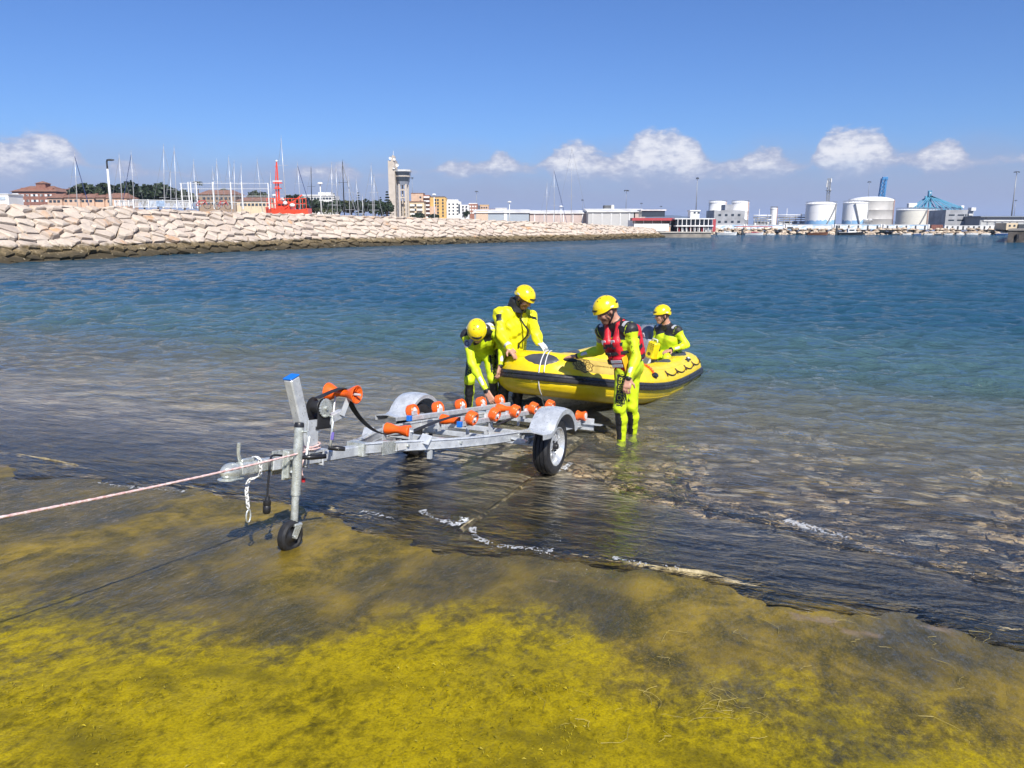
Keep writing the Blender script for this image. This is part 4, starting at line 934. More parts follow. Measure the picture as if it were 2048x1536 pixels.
# grab line with anchors, port and starboard
for sg in (1, -1):
    kn_ = [.50+.105*k for k in range(5)]; pts = []
    for a, b in zip(kn_, kn_[1:]):
        for k in range(6):
            f = k/6; s = a+(b-a)*f; pts.append(tube_pt(sg*s, R(34-9*4*f*(1-f)), .012))
    pts.append(tube_pt(sg*kn_[-1], R(34), .012)); mb = MB(); mb.tube(pts, .0075, 6); gl_ = mb.build('grab_line', BLINE, BOAT, True)
    for s in kn_: tube_patch('line_anchor', BLINE, sg*s, R(34), .022, .05, gl_, off=.009)
s, ph = find_tube(1305, 752, .4, 1); tube_patch('carry_handle', BLACKP, s, R(30), .075, .038, TUBE, off=.03)
for s in (.10, -.10): tube_patch('carry_handle', BLACKP, s, R(52), .07, .03, TUBE, off=.02)
# hull
mb = MB(); secs = []
for i in range(15):
    x = -.02+3.72*i/14; f = max(0, (x-1.4)/2.31); ch = .56*(1-f**2.6)+.01; kz = -.47+.46*f**3.2; cz = -.23+.20*f**1.8
    secs.append([(x, -ch, cz+.10), (x, -ch, cz), (x, -ch*.5, (cz+kz)/2-.01), (x, 0, kz), (x, ch*.5, (cz+kz)/2-.01), (x, ch, cz), (x, ch, cz+.10)])
for sc_ in secs: mb.v += sc_
for i in range(14):
    for j in range(6): mb.f.append((i*7+j, i*7+j+1, (i+1)*7+j+1, (i+1)*7+j)); mb.m.append(0)
mb.f.append(tuple(range(7))); mb.m.append(0); mb.build('hull', GEL, BOAT, True, auto=30)
mb = MB(); mb.v = []; 
for i in range(15): x = .02+3.35*i/14; f = max(0, (x-1.4)/2.31); ch = .55*(1-f**2.6); mb.v += [(x, -ch, -.09), (x, ch, -.09)]
for i in range(14): mb.f.append((2*i, 2*i+1, 2*i+3, 2*i+2)); mb.m.append(0)
mb.build('deck', mat('grey_deck', (0.45, 0.45, 0.44), 0.6, bump=0.3, bscale=100), BOAT)
mb = MB(); mb.prism([(-.52, -.26), (.52, -.26), (.56, .16), (.20, .20), (.16, .12), (-.16, .12), (-.20, .20), (-.56, .16)], -.03, .03, Matrix(((0, 0, 1, .03), (1, 0, 0, 0), (0, 1, 0, 0), (0, 0, 0, 1)))); mb.build('transom', GEL, BOAT)
mb = MB(); mb.box((1.05, 0, .06), (.34, .86, .05), bev=.015); mb.box((1.05, 0, -.02), (.26, .5, .14), bev=.01); mb.build('thwart_seat', GEL, BOAT)
# bow painter looped over the tube
s, ph = find_tube(1086, 716, -.15, .5)
mb = MB()
pp = [tube_pt(s, R(a), .014) for a in range(96, -62, -8)]; last = pp[-1]; pp += [last+Vector((-.12, -.05, -.06)), last+Vector((-.25, -.10, -.13)), last+Vector((-.33, -.12, -.20))]
mb.tube(smooth_path(pp, 3), .007, 7); pp2 = [tube_pt(s+.012, R(a), .014) for a in range(98, 2, -8)]; mb.tube(smooth_path(pp2, 3), .007, 7)
pr = mb.build('bow_painter', WHITEP, BOAT, True)
# outboard engine on the transom
GREYC = mat('grey_engine_cowl', (0.20, 0.215, 0.24), 0.22, coat=0.7, var=0.08)
ENG = empty('outboard_engine'); tag(ENG, 'grey outboard engine cowl standing at the stern of the yellow boat', 'engine'); ENG.matrix_world = BMW @ Matrix.Translation((-.08, .0, .12))
mb = MB(); vs = []; secs = [(-.10, .10, .15, 0), (-.02, .145, .20, 0), (.08, .16, .225, 0), (.22, .158, .225, -.005), (.34, .15, .21, -.01), (.43, .125, .175, -.015), (.48, .07, .10, -.02)]; n = 20
for (z, ry, rx, ox) in secs:
    for j in range(n):
        a = 2*math.pi*j/n; ca, sa = math.cos(a), math.sin(a); e = .75
        vs.append((ox-.12+rx*math.copysign(abs(ca)**e, ca), ry*math.copysign(abs(sa)**e, sa), z))
fs = [(i*n+j, i*n+(j+1) % n, (i+1)*n+(j+1) % n, (i+1)*n+j) for i in range(len(secs)-1) for j in range(n)]+[tuple(range(n)), tuple((len(secs)-1)*n+j for j in range(n))]
mb.add(vs, fs); cw = mb.build('cowl', GREYC, ENG, True, auto=50)
mb = MB(); mb.lathe([(.150, .10), (.156, .115), (.156, .135), (.150, .15)], 24, Tm((-.12, 0, 0)) @ Matrix.Diagonal((1.5, 1.08, 1, 1))); mb.build('cowl_band', BLACKP, cw, True)
mb = MB(); mb.box((-.12, 0, -.30), (.16, .10, .42), bev=.03); mb.box((-.10, 0, -.52), (.30, .20, .02), bev=.008); mb.prism([(-.20, -.85), (-.05, -.85), (.02, -.5), (-.22, -.5)], -.03, .03, Matrix(((1, 0, 0, 0), (0, 0, 1, 0), (0, 1, 0, 0), (0, 0, 0, 1)))); mb.build('engine_leg', GREYC, ENG)
mb = MB(); mb.box((.03, 0, -.05), (.10, .16, .24), bev=.01); mb.tube([(.0, 0, .05), (.2, .04, .12), (.5, .10, .16)], [.02, .018, .016], 8); mb.build('clamp_bracket', BLACKP, ENG)
# container standing in front of the seated helmsman
CAN = empty('yellow_canister'); tag(CAN, 'yellow and grey rectangular canister standing inside the boat before the seated man', 'canister')
cpos = BMW.inverted() @ at(1302, 712, 11.0); CAN.matrix_world = BMW @ Tm(cpos+Vector((0, 0, -.02)), (R(-4), R(12), R(62))) @ Matrix.Scale(.82, 4)
mb = MB(); mb.box((0, 0, .13), (.20, .14, .30), bev=.025); body = mb.build('canister_body', mat('yellow_canister_plastic', (0.85, 0.66, 0.01), 0.4), CAN)
mb = MB(); mb.box((-.115, 0, .14), (.05, .13, .30), bev=.012); mb.build('side_pad', mat('grey_foam', (0.33, 0.35, 0.40), 0.7), CAN)
mb = MB(); mb.tube([(-.08, 0, .28), (-.07, 0, .325), (.05, 0, .325), (.06, 0, .28)], .012, 8); mb.build('handle', WHITEP, CAN, True)
mb = MB()
for r_ in range(4):
    for c_ in range(3): mb.box((-.055+.052*c_+.006*r_, -.0715, .245-.030*r_), (.012+.014*((r_*3+c_) % 3)/2, .002, .010))
    for c_ in range(3): mb.box((-.055+.052*c_+.006*r_, .0715, .245-.030*r_), (.012+.014*((r_*3+c_) % 3)/2, .002, .010))
mb.lathe([(.0, .0), (.042, .0)], 20, Tm((0, -.072, .065), (R(90), 0, 0)) @ Matrix.Diagonal((1, .7, 1, 1))); mb.build('printed_marks', BROWN, body)
# orange notched strap over the near tube
mb = MB(); s, ph = find_tube(1289, 738, .4, 1)
for k in range(9): a = R(100-8*k); p = tube_pt(s, a, .012); mb.box((0, 0, 0), (.05, .022 if k % 2 else .028, .018), align(p, tube_pt(s, a, .1)-p, (tube_pt(s+.01, a)-p)))
ribbon(mb, [tube_pt(s, R(a), .007) for a in range(104, 28, -6)], .035, tube_pt(s+.01, R(60))-tube_pt(s, R(60)))
mb.build('orange_strap', ORANGE, BOAT)
# ---------------------------------------------------------------- people: one continuous surface grown from a posed skeleton
def surface_nets(F, org, h):
    ins = F < 0; nx, ny, nz = F.shape
    c = np.zeros((nx-1, ny-1, nz-1), np.uint8); corners = [(a, b, d) for a in (0, 1) for b in (0, 1) for d in (0, 1)]
    for (a, b, d) in corners: c += ins[a:nx-1+a, b:ny-1+b, d:nz-1+d]
    act = np.argwhere((c > 0) & (c < 8)); idm = -np.ones(c.shape, np.int32); idm[tuple(act.T)] = np.arange(len(act))
    val = np.stack([F[act[:, 0]+a, act[:, 1]+b, act[:, 2]+d] for (a, b, d) in corners], 1)
    acc = np.zeros((len(act), 3)); cnt = np.zeros(len(act)); cr = np.array(corners, float)
    for i in range(8):
        for j in range(i+1, 8):
            if np.abs(cr[i]-cr[j]).sum() != 1: continue
            m = (val[:, i] < 0) != (val[:, j] < 0); t = val[m, i]/(val[m, i]-val[m, j]); acc[m] += cr[i]+(cr[j]-cr[i])*t[:, None]; cnt[m] += 1
    V = org+(act+acc/cnt[:, None])*h; Q = []
    for ax in range(3):
        sl0 = [slice(None)]*3; sl1 = [slice(None)]*3; sl0[ax] = slice(0, -1); sl1[ax] = slice(1, None)
        e = np.argwhere(ins[tuple(sl0)] != ins[tuple(sl1)]); o1, o2 = [k for k in range(3) if k != ax]
        ok = (e[:, o1] > 0) & (e[:, o2] > 0) & (e[:, o1] < c.shape[o1]) & (e[:, o2] < c.shape[o2]); e = e[ok]; q = []
        for (a, b) in ((0, 0), (1, 0), (1, 1), (0, 1)):
            k = e.copy(); k[:, o1] -= a; k[:, o2] -= b; q.append(idm[tuple(k.T)])
        q = np.stack(q, 1); fl = ins[tuple(e.T)]
        if ax == 1: fl = ~fl
        q[~fl] = q[~fl][:, ::-1]; Q.append(q)
    Q = np.concatenate(Q); return V, Q[(Q >= 0).all(1)][:, ::-1]
class Body:
    def __init__(s, h=0.0075): s.p = []; s.h = h
    def cone(s, tagn, a, b, ra, rb, k=.03, flat=None, ff=1.0):
        s.p.append(dict(tag=tagn, a=np.array(a, float), b=np.array(b, float), ra=ra, rb=rb, k=k, flat=None if flat is None else np.array(flat, float)/np.linalg.norm(flat), ff=ff)); return s
    def dist(s, p, X):
        ab = p['b']-p['a']; L = max(ab@ab, 1e-9); q = X-p['a']; t = np.clip((q@ab)/L, 0, 1); d = q-t[..., None]*ab
        if p['flat'] is not None: dn = d@p['flat']; d = d+(dn*(p['ff']-1))[..., None]*p['flat']
        return np.sqrt((d*d).sum(-1))-(p['ra']+(p['rb']-p['ra'])*t), t, d
    def mesh(s, wrinkle=None):
        h = s.h; lo = np.min([np.minimum(p['a'], p['b'])-max(p['ra'], p['rb']) for p in s.p], 0)-.06; hi = np.max([np.maximum(p['a'], p['b'])+max(p['ra'], p['rb']) for p in s.p], 0)+.06
        n = np.ceil((hi-lo)/h).astype(int)+1; F = np.full(n, 0.2, np.float32)
        for p in s.p:
            r = max(p['ra'], p['rb'])/min(1, p['ff'])+p['k']+.03
            i0 = np.clip(np.floor((np.minimum(p['a'], p['b'])-r-lo)/h).astype(int), 0, n-1); i1 = np.clip(np.ceil((np.maximum(p['a'], p['b'])+r-lo)/h).astype(int)+1, 1, n)
            ax = [lo[k]+np.arange(i0[k], i1[k])*h for k in range(3)]; X = np.stack(np.meshgrid(*ax, indexing='ij'), -1)
            d = s.dist(p, X)[0]; sl = tuple(slice(i0[k], i1[k]) for k in range(3)); f = F[sl]; k = p['k']
            hh = np.clip(k-np.abs(f-d), 0, None)/k; F[sl] = np.minimum(f, d)-hh*hh*k*.25
        if wrinkle is not None:
            ax = [lo[k]+np.arange(n[k])*h for k in range(3)]
            near = np.abs(F) < .04; ix = np.argwhere(near); F[near] += wrinkle(lo+ix*h)
        V, Q = surface_nets(F, lo, h); best = np.full(len(V), 9.); idx = np.zeros(len(V), int); T = np.zeros(len(V)); N = np.zeros((len(V), 3))
        for i, p in enumerate(s.p):
            d, t, dv = s.dist(p, V); m = d < best; best[m] = d[m]; idx[m] = i; T[m] = t[m]; N[m] = dv[m]
        N /= np.maximum(np.linalg.norm(N, axis=1), 1e-6)[:, None]
        return V, Q, idx, T, N
def npv(v): return np.array((v[0], v[1], v[2]), float)
def nrm(v): v = np.asarray(v, float); return v/max(np.linalg.norm(v), 1e-9)
def hand(b, wrist, dirn, palm_n, side, L=.185, curl=.25, spread=.10, tagn='hand', thumb_in=.5):
    """dirn: wrist to fingers, palm_n: out of the palm, side: +1 when the thumb lies along cross(dirn, palm_n)"""
    d = nrm(dirn); pn = nrm(palm_n-d*np.dot(palm_n, d)); th = nrm(np.cross(d, pn))*side; w_ = npv(wrist)
    pc = w_+d*.05
    for o in (-.028, -.009, .011, .029): b.cone(tagn, w_+d*.012+th*o*.7, w_+d*.088+th*o, .0155, .0135, .012)
    lens = (.066, .078, .074, .058)
    for o, l in zip((.031, .011, -.010, -.030), lens):
        base = w_+d*.088+th*o; cur = base; ang = curl*.5
        for kf, (f, r0) in enumerate(((.45, .0098), (.30, .0092), (.25, .0082))):
            dd_ = d*math.cos(ang)+pn*math.sin(ang)+th*o*spread*6; dd_ = nrm(dd_); nx_ = cur+dd_*l*f*1.12; b.cone(tagn, cur, nx_, r0, r0-.0006, .006); cur = nx_; ang += curl*1.2
    tb = w_+d*.025+th*.030; t1 = tb+nrm(d*.62+th*.75+pn*thumb_in*.5)*.045; t2 = t1+nrm(d*.85+th*.35+pn*thumb_in)*.034
    b.cone(tagn, tb, t1, .0145, .0115, .010); b.cone(tagn, t1, t2, .0108, .0090, .006)
def head_prims(b, c, fw, up):
    c = npv(c); fw = nrm(fw); up = nrm(np.asarray(up)-fw*np.dot(up, fw)); rt = np.cross(fw, up)
    def q(x, y, z=0): return c+fw*x+up*y+rt*z
    b.cone('skull', q(-.030, .022), q(.022, .020), .086, .082, .02, rt, 1.12)
    b.cone('face', q(.040, -.005), q(.052, -.078), .058, .042, .03, rt, 1.05)
    b.cone('face', q(.052, -.098, -.012), q(.052, -.098, .012), .024, .024, .025)
    b.cone('face', q(.090, .022, -.028), q(.090, .022, .028), .012, .012, .015)
    b.cone('nose', q(.094, .008), q(.116, -.030), .009, .0135, .012); b.cone('nose', q(.102, -.036, -.012), q(.102, -.036, .012), .008, .008, .008)
    b.cone('lips', q(.091, -.062, -.016), q(.091, -.062, .016), .0075, .0075, .006); b.cone('lips', q(.088, -.073, -.013), q(.088, -.073, .013), .0075, .0075, .006)
    for sg in (1, -1):
        b.cone('face', q(.072, -.022, sg*.042), q(.040, -.060, sg*.040), .020, .020, .03); b.cone('ear', q(-.008, .012, sg*.082), q(-.014, -.032, sg*.076), .014, .011, .008, rt, 1.7)
        b.cone('eye', q(.083, .002, sg*.031), q(.083, .002, sg*.031), .0115, .0115, .004)
    return q
FLUO = mat('fluorescent_neoprene', (0.60, 0.76, 0.012), 0.55, var=0.05, scale=7, bump=0.5, bscale=16, bdist=0.010)
NEO = mat('black_neoprene', (0.020, 0.021, 0.024), 0.55, var=0.2, scale=9, bump=0.25, bscale=25, bdist=0.005)
SKIN = mat('skin', (0.52, 0.27, 0.18), 0.5, var=0.08, scale=12)
SKIND = mat('stubbled_skin', (0.20, 0.10, 0.065), 0.6, var=0.15, scale=60)
LIPS = mat('lips', (0.38, 0.13, 0.10), 0.45)
EYE = mat('eye', (0.035, 0.025, 0.02), 0.25)
REFL = mat('reflective_strip', (0.60, 0.61, 0.63), 0.35, 0.2, var=0.05)
JACK = mat('yellow_jacket_cloth', (0.78, 0.76, 0.010), 0.55, var=0.05, scale=7, bump=0.45, bscale=11, bdist=0.02)
GLOVE = mat('white_glove', (0.70, 0.70, 0.68), 0.7)
HELM = mat('yellow_helmet_shell', (0.86, 0.66, 0.008), 0.25, coat=0.5, var=0.03)
REDV = mat('red_vest_nylon', (0.62, 0.012, 0.025), 0.5, var=0.12, scale=14, bump=0.5, bscale=18, bdist=0.012)
SUIT = [FLUO, NEO, SKIN, SKIND, LIPS, EYE, REFL, JACK, GLOVE]
def limb_frame(a, b, ref):
    """front direction of a limb around its axis"""
    ax = nrm(npv(b)-npv(a)); f = nrm(np.asarray(ref)-ax*np.dot(ref, ax)); return ax, f, np.cross(ax, f)
def torso(b, J, fw, fat=1.0, pre=''):
    """J: dict of joints; fw: facing of the chest"""
    HL, HR, SL, SR, NK, PV, CH = (npv(J[k]) for k in ('HL', 'HR', 'SL', 'SR', 'NK', 'PV', 'CH')); fw = nrm(fw); lat = nrm(SL-SR); hl = nrm(HL-HR)
    b.cone('pelvis', PV+hl*.075, PV-hl*.075, .112*fat, .112*fat, .05); b.cone('pelvis', PV-fw*.035+hl*.06, PV-fw*.035-hl*.06, .105, .105, .05)
    wa = PV*.5+CH*.5
    for sg in (1, -1):
        b.cone('belly', PV+hl*sg*.062, wa+lat*sg*.058, .104*fat, .098*fat, .06); b.cone('belly', wa+lat*sg*.058, CH+lat*sg*.078, .098*fat, .112*fat, .06)
        b.cone('chest', CH+lat*sg*.078, NK*.45+(SL if sg > 0 else SR)*.55-nrm(NK-CH)*.055, .112*fat, .082*fat, .06)
    for S in (SL, SR): b.cone('yoke', NK-nrm(NK-CH)*.015, S, .058, .066, .05); b.cone('delt', S, S, .066*(1+(fat-1)*.8), .066*(1+(fat-1)*.8), .06)
def arm(b, S, E, Wr, side, fat=1.0):
    b.cone('uarm'+side, S, E, .058*fat, .047*fat, .03); e2 = npv(E)*.72+npv(Wr)*.28; b.cone('farm'+side, E, e2, .045*fat, .048*fat, .03); b.cone('farm'+side, e2, Wr, .048*fat, .031*(1+(fat-1)*1.6), .03)
def leg(b, Hp, K, A, toe, side, fat=1.0):
    b.cone('thigh'+side, Hp, K, .100*fat, .066*fat, .05); c2 = npv(K)*.68+npv(A)*.32; back = nrm(np.cross(np.cross(npv(K)-npv(A), npv(toe)-npv(A)), npv(K)-npv(A)))
    b.cone('shin'+side, K, c2-back*.018, .058*fat, .060*fat, .03); b.cone('shin'+side, c2-back*.018, A, .060*fat, .042*fat, .03); b.cone('foot', npv(A)-np.array((0, 0, .03)), toe, .045, .034, .03, (0, 0, 1), 1.1); b.cone('foot', A, npv(A)-back*.05-np.array((0, 0, .04)), .042, .034, .03)
def make_person(body, base, rules, label, wrinkle=None):
    V, Q, idx, T, N = body.mesh(wrinkle); M_ = np.zeros(len(V), int)
    for i, p in enumerate(body.p):
        m = idx == i
        if m.any(): M_[m] = rules(p['tag'], T[m], N[m], V[m], p)
    fm = M_[Q]; fmi = np.where((fm[:, 0] == fm[:, 1]) | (fm[:, 0] == fm[:, 2]) | (fm[:, 0] == fm[:, 3]), fm[:, 0], fm[:, 1])
    base = npv(base); me = np_mesh('person', V-base, Q, SUIT, True, fmi); o = link('person', me, loc=tuple(base)); tag(o, label, 'person', 'rescue crew handling the boat')
    bvh = BVHTree.FromPolygons([tuple(v) for v in V], [tuple(q) for q in Q]); return o, bvh, base
def helmet(par, base, c, fw, up, vents=True):
    c = npv(c); fw = nrm(fw); up = nrm(np.asarray(up)-fw*np.dot(up, fw)); rt = np.cross(up, fw)
    M = Matrix(((fw[0], rt[0], up[0], c[0]-base[0]), (fw[1], rt[1], up[1], c[1]-base[1]), (fw[2], rt[2], up[2], c[2]-base[2]), (0, 0, 0, 1)))
    H = bpy.data.objects.new('helmet', None); nA, nT = 36, 12
    def rim(a):            # elevation of the rim: low at back, arched over the ear, a short peak in front
        return -.10-.30*max(0, -math.cos(a))**1.3+.10*math.exp(-((abs(a)-1.62)/.33)**2)-.04*math.cos(a)
    def sp(a, e, off=0.0):
        rx, ry, rz = (.142 if math.cos(a) > 0 else .134)+off, .117+off, .128+off; pk = .012*max(0, math.cos(a))**3*max(0, 1-abs(e-rim(a))*3)
        return Vector(((rx+pk)*math.cos(e)*math.cos(a)-.004, ry*math.cos(e)*math.sin(a), .030+rz*math.sin(e)))
    mb = MB(); n2 = nT+1
    for off, rev in ((0, 0), (-.012, 1)):
        o = len(mb.v)
        for j in range(nA):
            a = -math.pi+2*math.pi*j/nA
            for i in range(n2): e = rim(a)+(math.pi/2-rim(a))*i/nT; mb.v.append(tuple(M @ sp(a, min(e, math.pi/2-.001), off)))
        for j in range(nA):
            for i in range(nT): mb.f.append((o+j*n2+i, o+((j+1) % nA)*n2+i, o+((j+1) % nA)*n2+i+1, o+j*n2+i+1)); mb.m.append(0)
    k = nA*n2
    for j in range(nA): mb.f.append((j*n2, ((j+1) % nA)*n2, k+((j+1) % nA)*n2, k+j*n2)); mb.m.append(0)
    hm = mb.build('helmet', HELM, par, True, auto=60)
    def blob(name, a0, e0, la, le, m, off=.004, pw=1.0):
        mb = MB(); n = 16; mb.v.append(tuple(M @ sp(a0, e0, off)))
        for j in range(n): t = 2*math.pi*j/n; mb.v.append(tuple(M @ sp(a0+la*math.cos(t), e0+le*math.sin(t)*(1-.0*abs(math.cos(t)))+.35*le*pw*math.cos(t)**2, off*.9)))
        for j in range(n): t = 2*math.pi*j/n; mb.v.append(tuple(M @ sp(a0+la*1.1*math.cos(t), e0+le*1.1*math.sin(t)+.35*le*pw*math.cos(t)**2, -.002)))
        for j in range(n): mb.f += [(0, 1+j, 1+(j+1) % n), (1+j, 1+n+j, 1+n+(j+1) % n, 1+(j+1) % n)]; mb.m += [0, 0]
        return mb.build(name, m, hm, True, auto=60)
    blob('goggle_clip', 0.0, .17, .52, .075, BLACKP, .010, 1.0)
    for sg in (1, -1):
        blob('lamp_clip', sg*2.45, .22, .20, .085, BLACKP, .008, 0); blob('reflector', sg*1.75, .10, .17, .07, REFL, .003, 0)
        for (a, e) in ((.45, .95), (.75, 1.22), (2.3, 1.15)): blob('vent', sg*a, e, .06/max(.3, math.cos(e)), .045, BLACKP, .002, 0)
    # chin strap
    mb = MB()
    for sg in (1, -1):
        ribbon(mb, [M @ Vector(p) for p in ((-.035, sg*.099, -.010), (-.012, sg*.092, -.055), (.018, sg*.070, -.095), (.040, sg*.030, -.128), (.045, 0, -.134))], .018, M.to_3x3() @ Vector((1, 0, .3)), .003)
        ribbon(mb, [M @ Vector(p) for p in ((.045, sg*.102, .0), (.025, sg*.094, -.04), (.008, sg*.084, -.075))], .016, M.to_3x3() @ Vector((1, 0, .3)), .003)
    mb.v = [tuple(v) for v in mb.v]; mb.build('chin_strap', NEO, hm)
    return hm, M
def wrap_text(par, base, bvh, txt, size, a, b, front, ang0, t0, up_sign, m, name='lettering', off=.004, upright=False, skip=None):
    """lettering laid along a limb from joint a to b, at angle ang0 from its front, shrink-wrapped onto the surface"""
    a = npv(a); b = npv(b); ax, f, s_ = limb_frame(a, b, front); L = np.linalg.norm(b-a); vs, fs = text_mesh(txt, size); mb = MB()
    for v in vs:
        x, y = v.x*up_sign, v.y
        ang = ang0-up_sign*y/.085; pt = a+ax*(t0*L+x)
        if upright: ang = ang0-v.x/.06; pt = a+ax*(t0*L-v.y)
        dr = f*math.cos(ang)+s_*math.sin(ang); hit = bvh.ray_cast(Vector(pt+dr*.0001), Vector(dr))
        p = npv(hit[0]) if hit[0] is not None else pt+dr*.08
        mb.v.append(tuple(p+dr*off-base))
    mb.f = fs; mb.m = [0]*len(fs); return mb.build(name, m, par)
def wrap_disc(par, base, bvh, a, b, front, ang0, t0, r, m, name, off=.004, inner=0.0):
    a = npv(a); b = npv(b); ax, f, s_ = limb_frame(a, b, front); L = np.linalg.norm(b-a); mb = MB(); n = 20
    for rr_ in ((inner if inner else .001), r*.6+inner*.4, r):
        for j in range(n):
            t = 2*math.pi*j/n; ang = ang0+rr_*math.sin(t)/.06; dr = f*math.cos(ang)+s_*math.sin(ang); pt = a+ax*(t0*L+rr_*math.cos(t)); hit = bvh.ray_cast(Vector(pt+dr*.25), Vector(-dr))
            p = npv(hit[0]) if hit[0] is not None else pt+dr*.06; mb.v.append(tuple(p+dr*off-base))
    for k in range(2):
        for j in range(n): mb.f.append((k*n+j, k*n+(j+1) % n, (k+1)*n+(j+1) % n, (k+1)*n+j)); mb.m.append(0)
    return mb.build(name, m, par)
# wetsuit colouring by limb, position along it and angle around it
def suit_rules(fr, spec):
    """fr: front direction per limb name; spec: options"""
    def rules(tg, T, N, V, p):
        out = np.zeros(len(T), int); ax = nrm(p['b']-p['a']+1e-9)
        def ang(ref):
            f = nrm(np.asarray(ref)-ax*np.dot(ref, ax)); s_ = np.cross(ax, f); return np.arctan2(N@s_, N@f)
        if tg in ('hand',): out[:] = 2
        elif tg in ('gloveL', 'gloveR'): out[:] = 8
        elif tg in ('skull',): out[:] = 3
        elif tg in ('face', 'nose', 'ear'): out[:] = 2; out[(spec.get('beard', 0) > 0) & (tg == 'face') & ((V-spec['hc'])@spec['hup'] < -.045)] = 3
        elif tg == 'lips': out[:] = 4
        elif tg == 'eye': out[:] = 5
        elif tg == 'neck': out[:] = 2 if spec.get('neckskin', 1) else 1; out[T < spec.get('collar', .45)] = 1
        elif tg == 'foot': out[:] = 1
        elif tg in ('yoke', 'delt'):
            out[:] = 1
            if tg == 'delt': out[(N@nrm(np.asarray(spec['nk'])-p['a']) < .25)] = 0
            if tg == 'yoke': out[(T > .62) & (T < .85) & (N@np.asarray(spec['up']) > .35)] = 6
        elif tg == 'chest': out[:] = 0; out[T > .55] = 1
        elif tg == 'belly': out[:] = 0
        elif tg.startswith('uarm'):
            a = np.abs(ang(fr['arm'+tg[-1]])); out[(T > .45) & (a > 2.25)] = 1
        elif tg.startswith('farm'):
            a = ang(fr['arm'+tg[-1]]); L = np.linalg.norm(p['b']-p['a'])
            if L > .12: out[(T > .35) & (T < .72) & (np.abs(a-spec.get('strip'+tg[-1], 0)) < .45)] = 6; out[T > .95] = 1
            else: out[(np.abs(a) > 2.2)] = 1
        elif tg.startswith('thigh'):
            a = ang(fr['leg'+tg[-1]]); sd = 1 if tg[-1] == 'L' else -1; a = a*sd*spec.get('hand', 1)
            out[(T > .10) & (T < .97) & (np.abs(a-spec.get('tp', 1.15)) < .78-.30*(T > .9))] = 1; out[(np.abs(a-2.75) < .22) & (T > .3)] = 1
        elif tg.startswith('shin'):
            a = np.abs(ang(fr['leg'+tg[-1]])); L = np.linalg.norm(p['b']-p['a'])
            out[(a < 1.0) & ((T > .05) if L < .2 else (T < .75))] = 1
        elif tg == 'pelvis': out[:] = 0
        return out
    return rules
# ---- the four rescuers
def gz(p, dz=.08): s = p[0]*DD.x+p[1]*DD.y; return np.array((p[0], p[1], ramp_z(s)+dz))
def wsuit(X): return .0025*np.sin(X[:, 2]*70+np.sin(X[:, 0]*25+X[:, 1]*31)*2.2)*np.sin(X[:, 0]*19-X[:, 1]*23+X[:, 2]*9)
LEDB = mat('watch_face', (0.02, 0.02, 0.02), 0.3)
# C: standing by the near tube, in profile, red vest
J = dict(HL=at(1250, 742, 7.98), HR=at(1262, 740, 8.17), SL=at(1261, 659, 7.93), SR=at(1205, 662, 8.22), NK=at(1233, 644, 8.08), PV=at(1258, 733, 8.08), CH=at(1243, 684, 8.08))
KL, KR = at(1239, 815, 7.92), at(1263, 812, 8.14); AL_, AR_ = gz(at(1243, 878, 7.99)), gz(at(1265, 872, 8.26)); CF = nrm((-.86, -.50, 0)); CT = nrm((-.80, -.45, .12))
b = Body(); torso(b, J, CF); EL, WL_, ER, WR = at(1272, 716, 7.86), at(1257, 757, 7.74), at(1201, 700, 8.42), at(1155, 712, 8.52)
arm(b, J['SL'], EL, WL_, 'L'); arm(b, J['SR'], ER, WR, 'R'); leg(b, J['HL'], KL, AL_, AL_+np.array((-.15, -.07, -.055)), 'L'); leg(b, J['HR'], KR, AR_, AR_+np.array((-.15, -.07, -.055)), 'R')
hc = npv(at(1214, 623, 8.05)); hf = nrm((-.86, -.28, -.38)); hu = nrm((-.36, -.1, .93)); b.cone('neck', npv(J['NK'])-np.array((0, 0, .02)), hc-hu*.03-hf*.03, .060, .058, .03); head_prims(b, hc, hf, hu)
hand(b, WL_, npv(at(1252, 786, 7.70))-npv(WL_), (.3, .9, 0), 1, curl=.42); hand(b, WR, npv(at(1130, 714, 8.60))-npv(WR), (0, .1, -1), -1, curl=.12)
fr = dict(armL=(-.7, -.7, 0), armR=(-.2, -1, .3), legL=CF, legR=CF)
o, bvh, bs = make_person(b, (AL_+AR_)/2-np.array((0, 0, .08)), suit_rules(fr, dict(nk=npv(J['NK']), up=(0, 0, 1), hc=hc, hup=hu, collar=.35, tp=-.85, hand=1, beard=1, stripL=-.3, stripR=0)), 'person in red life vest and yellow helmet standing in profile, hand on the boat tube', wsuit)
PC = o; helmet(o, bs, hc+hu*.012, hf, hu)
LETT = mat('yellow_lettering', (0.70, 0.74, 0.03), 0.5); DARKL = mat('dark_sleeve_print', (0.12, 0.14, 0.01), 0.6)
wrap_text(o, bs, bvh, 'BOMBEROS', .078, J['HL'], KL, CF, -.98, .93, -1, LETT); wrap_text(o, bs, bvh, 'PROVINCIA', .046, J['HL'], KL, CF, -1.45, .93, -1, LETT)
for k, chh in enumerate('CBPC'): wrap_text(o, bs, bvh, chh, .040, npv(J['SL']), EL, (-.5, -.85, 0), .25-.05*k, .32+.17*k, 1, DARKL, upright=True)
wrap_disc(o, bs, bvh, J['SR'], ER, (-.5, -.85, 0), .2, .32, .045, mat('grey_badge', (0.30, 0.30, 0.32), 0.5), 'sleeve_badge')
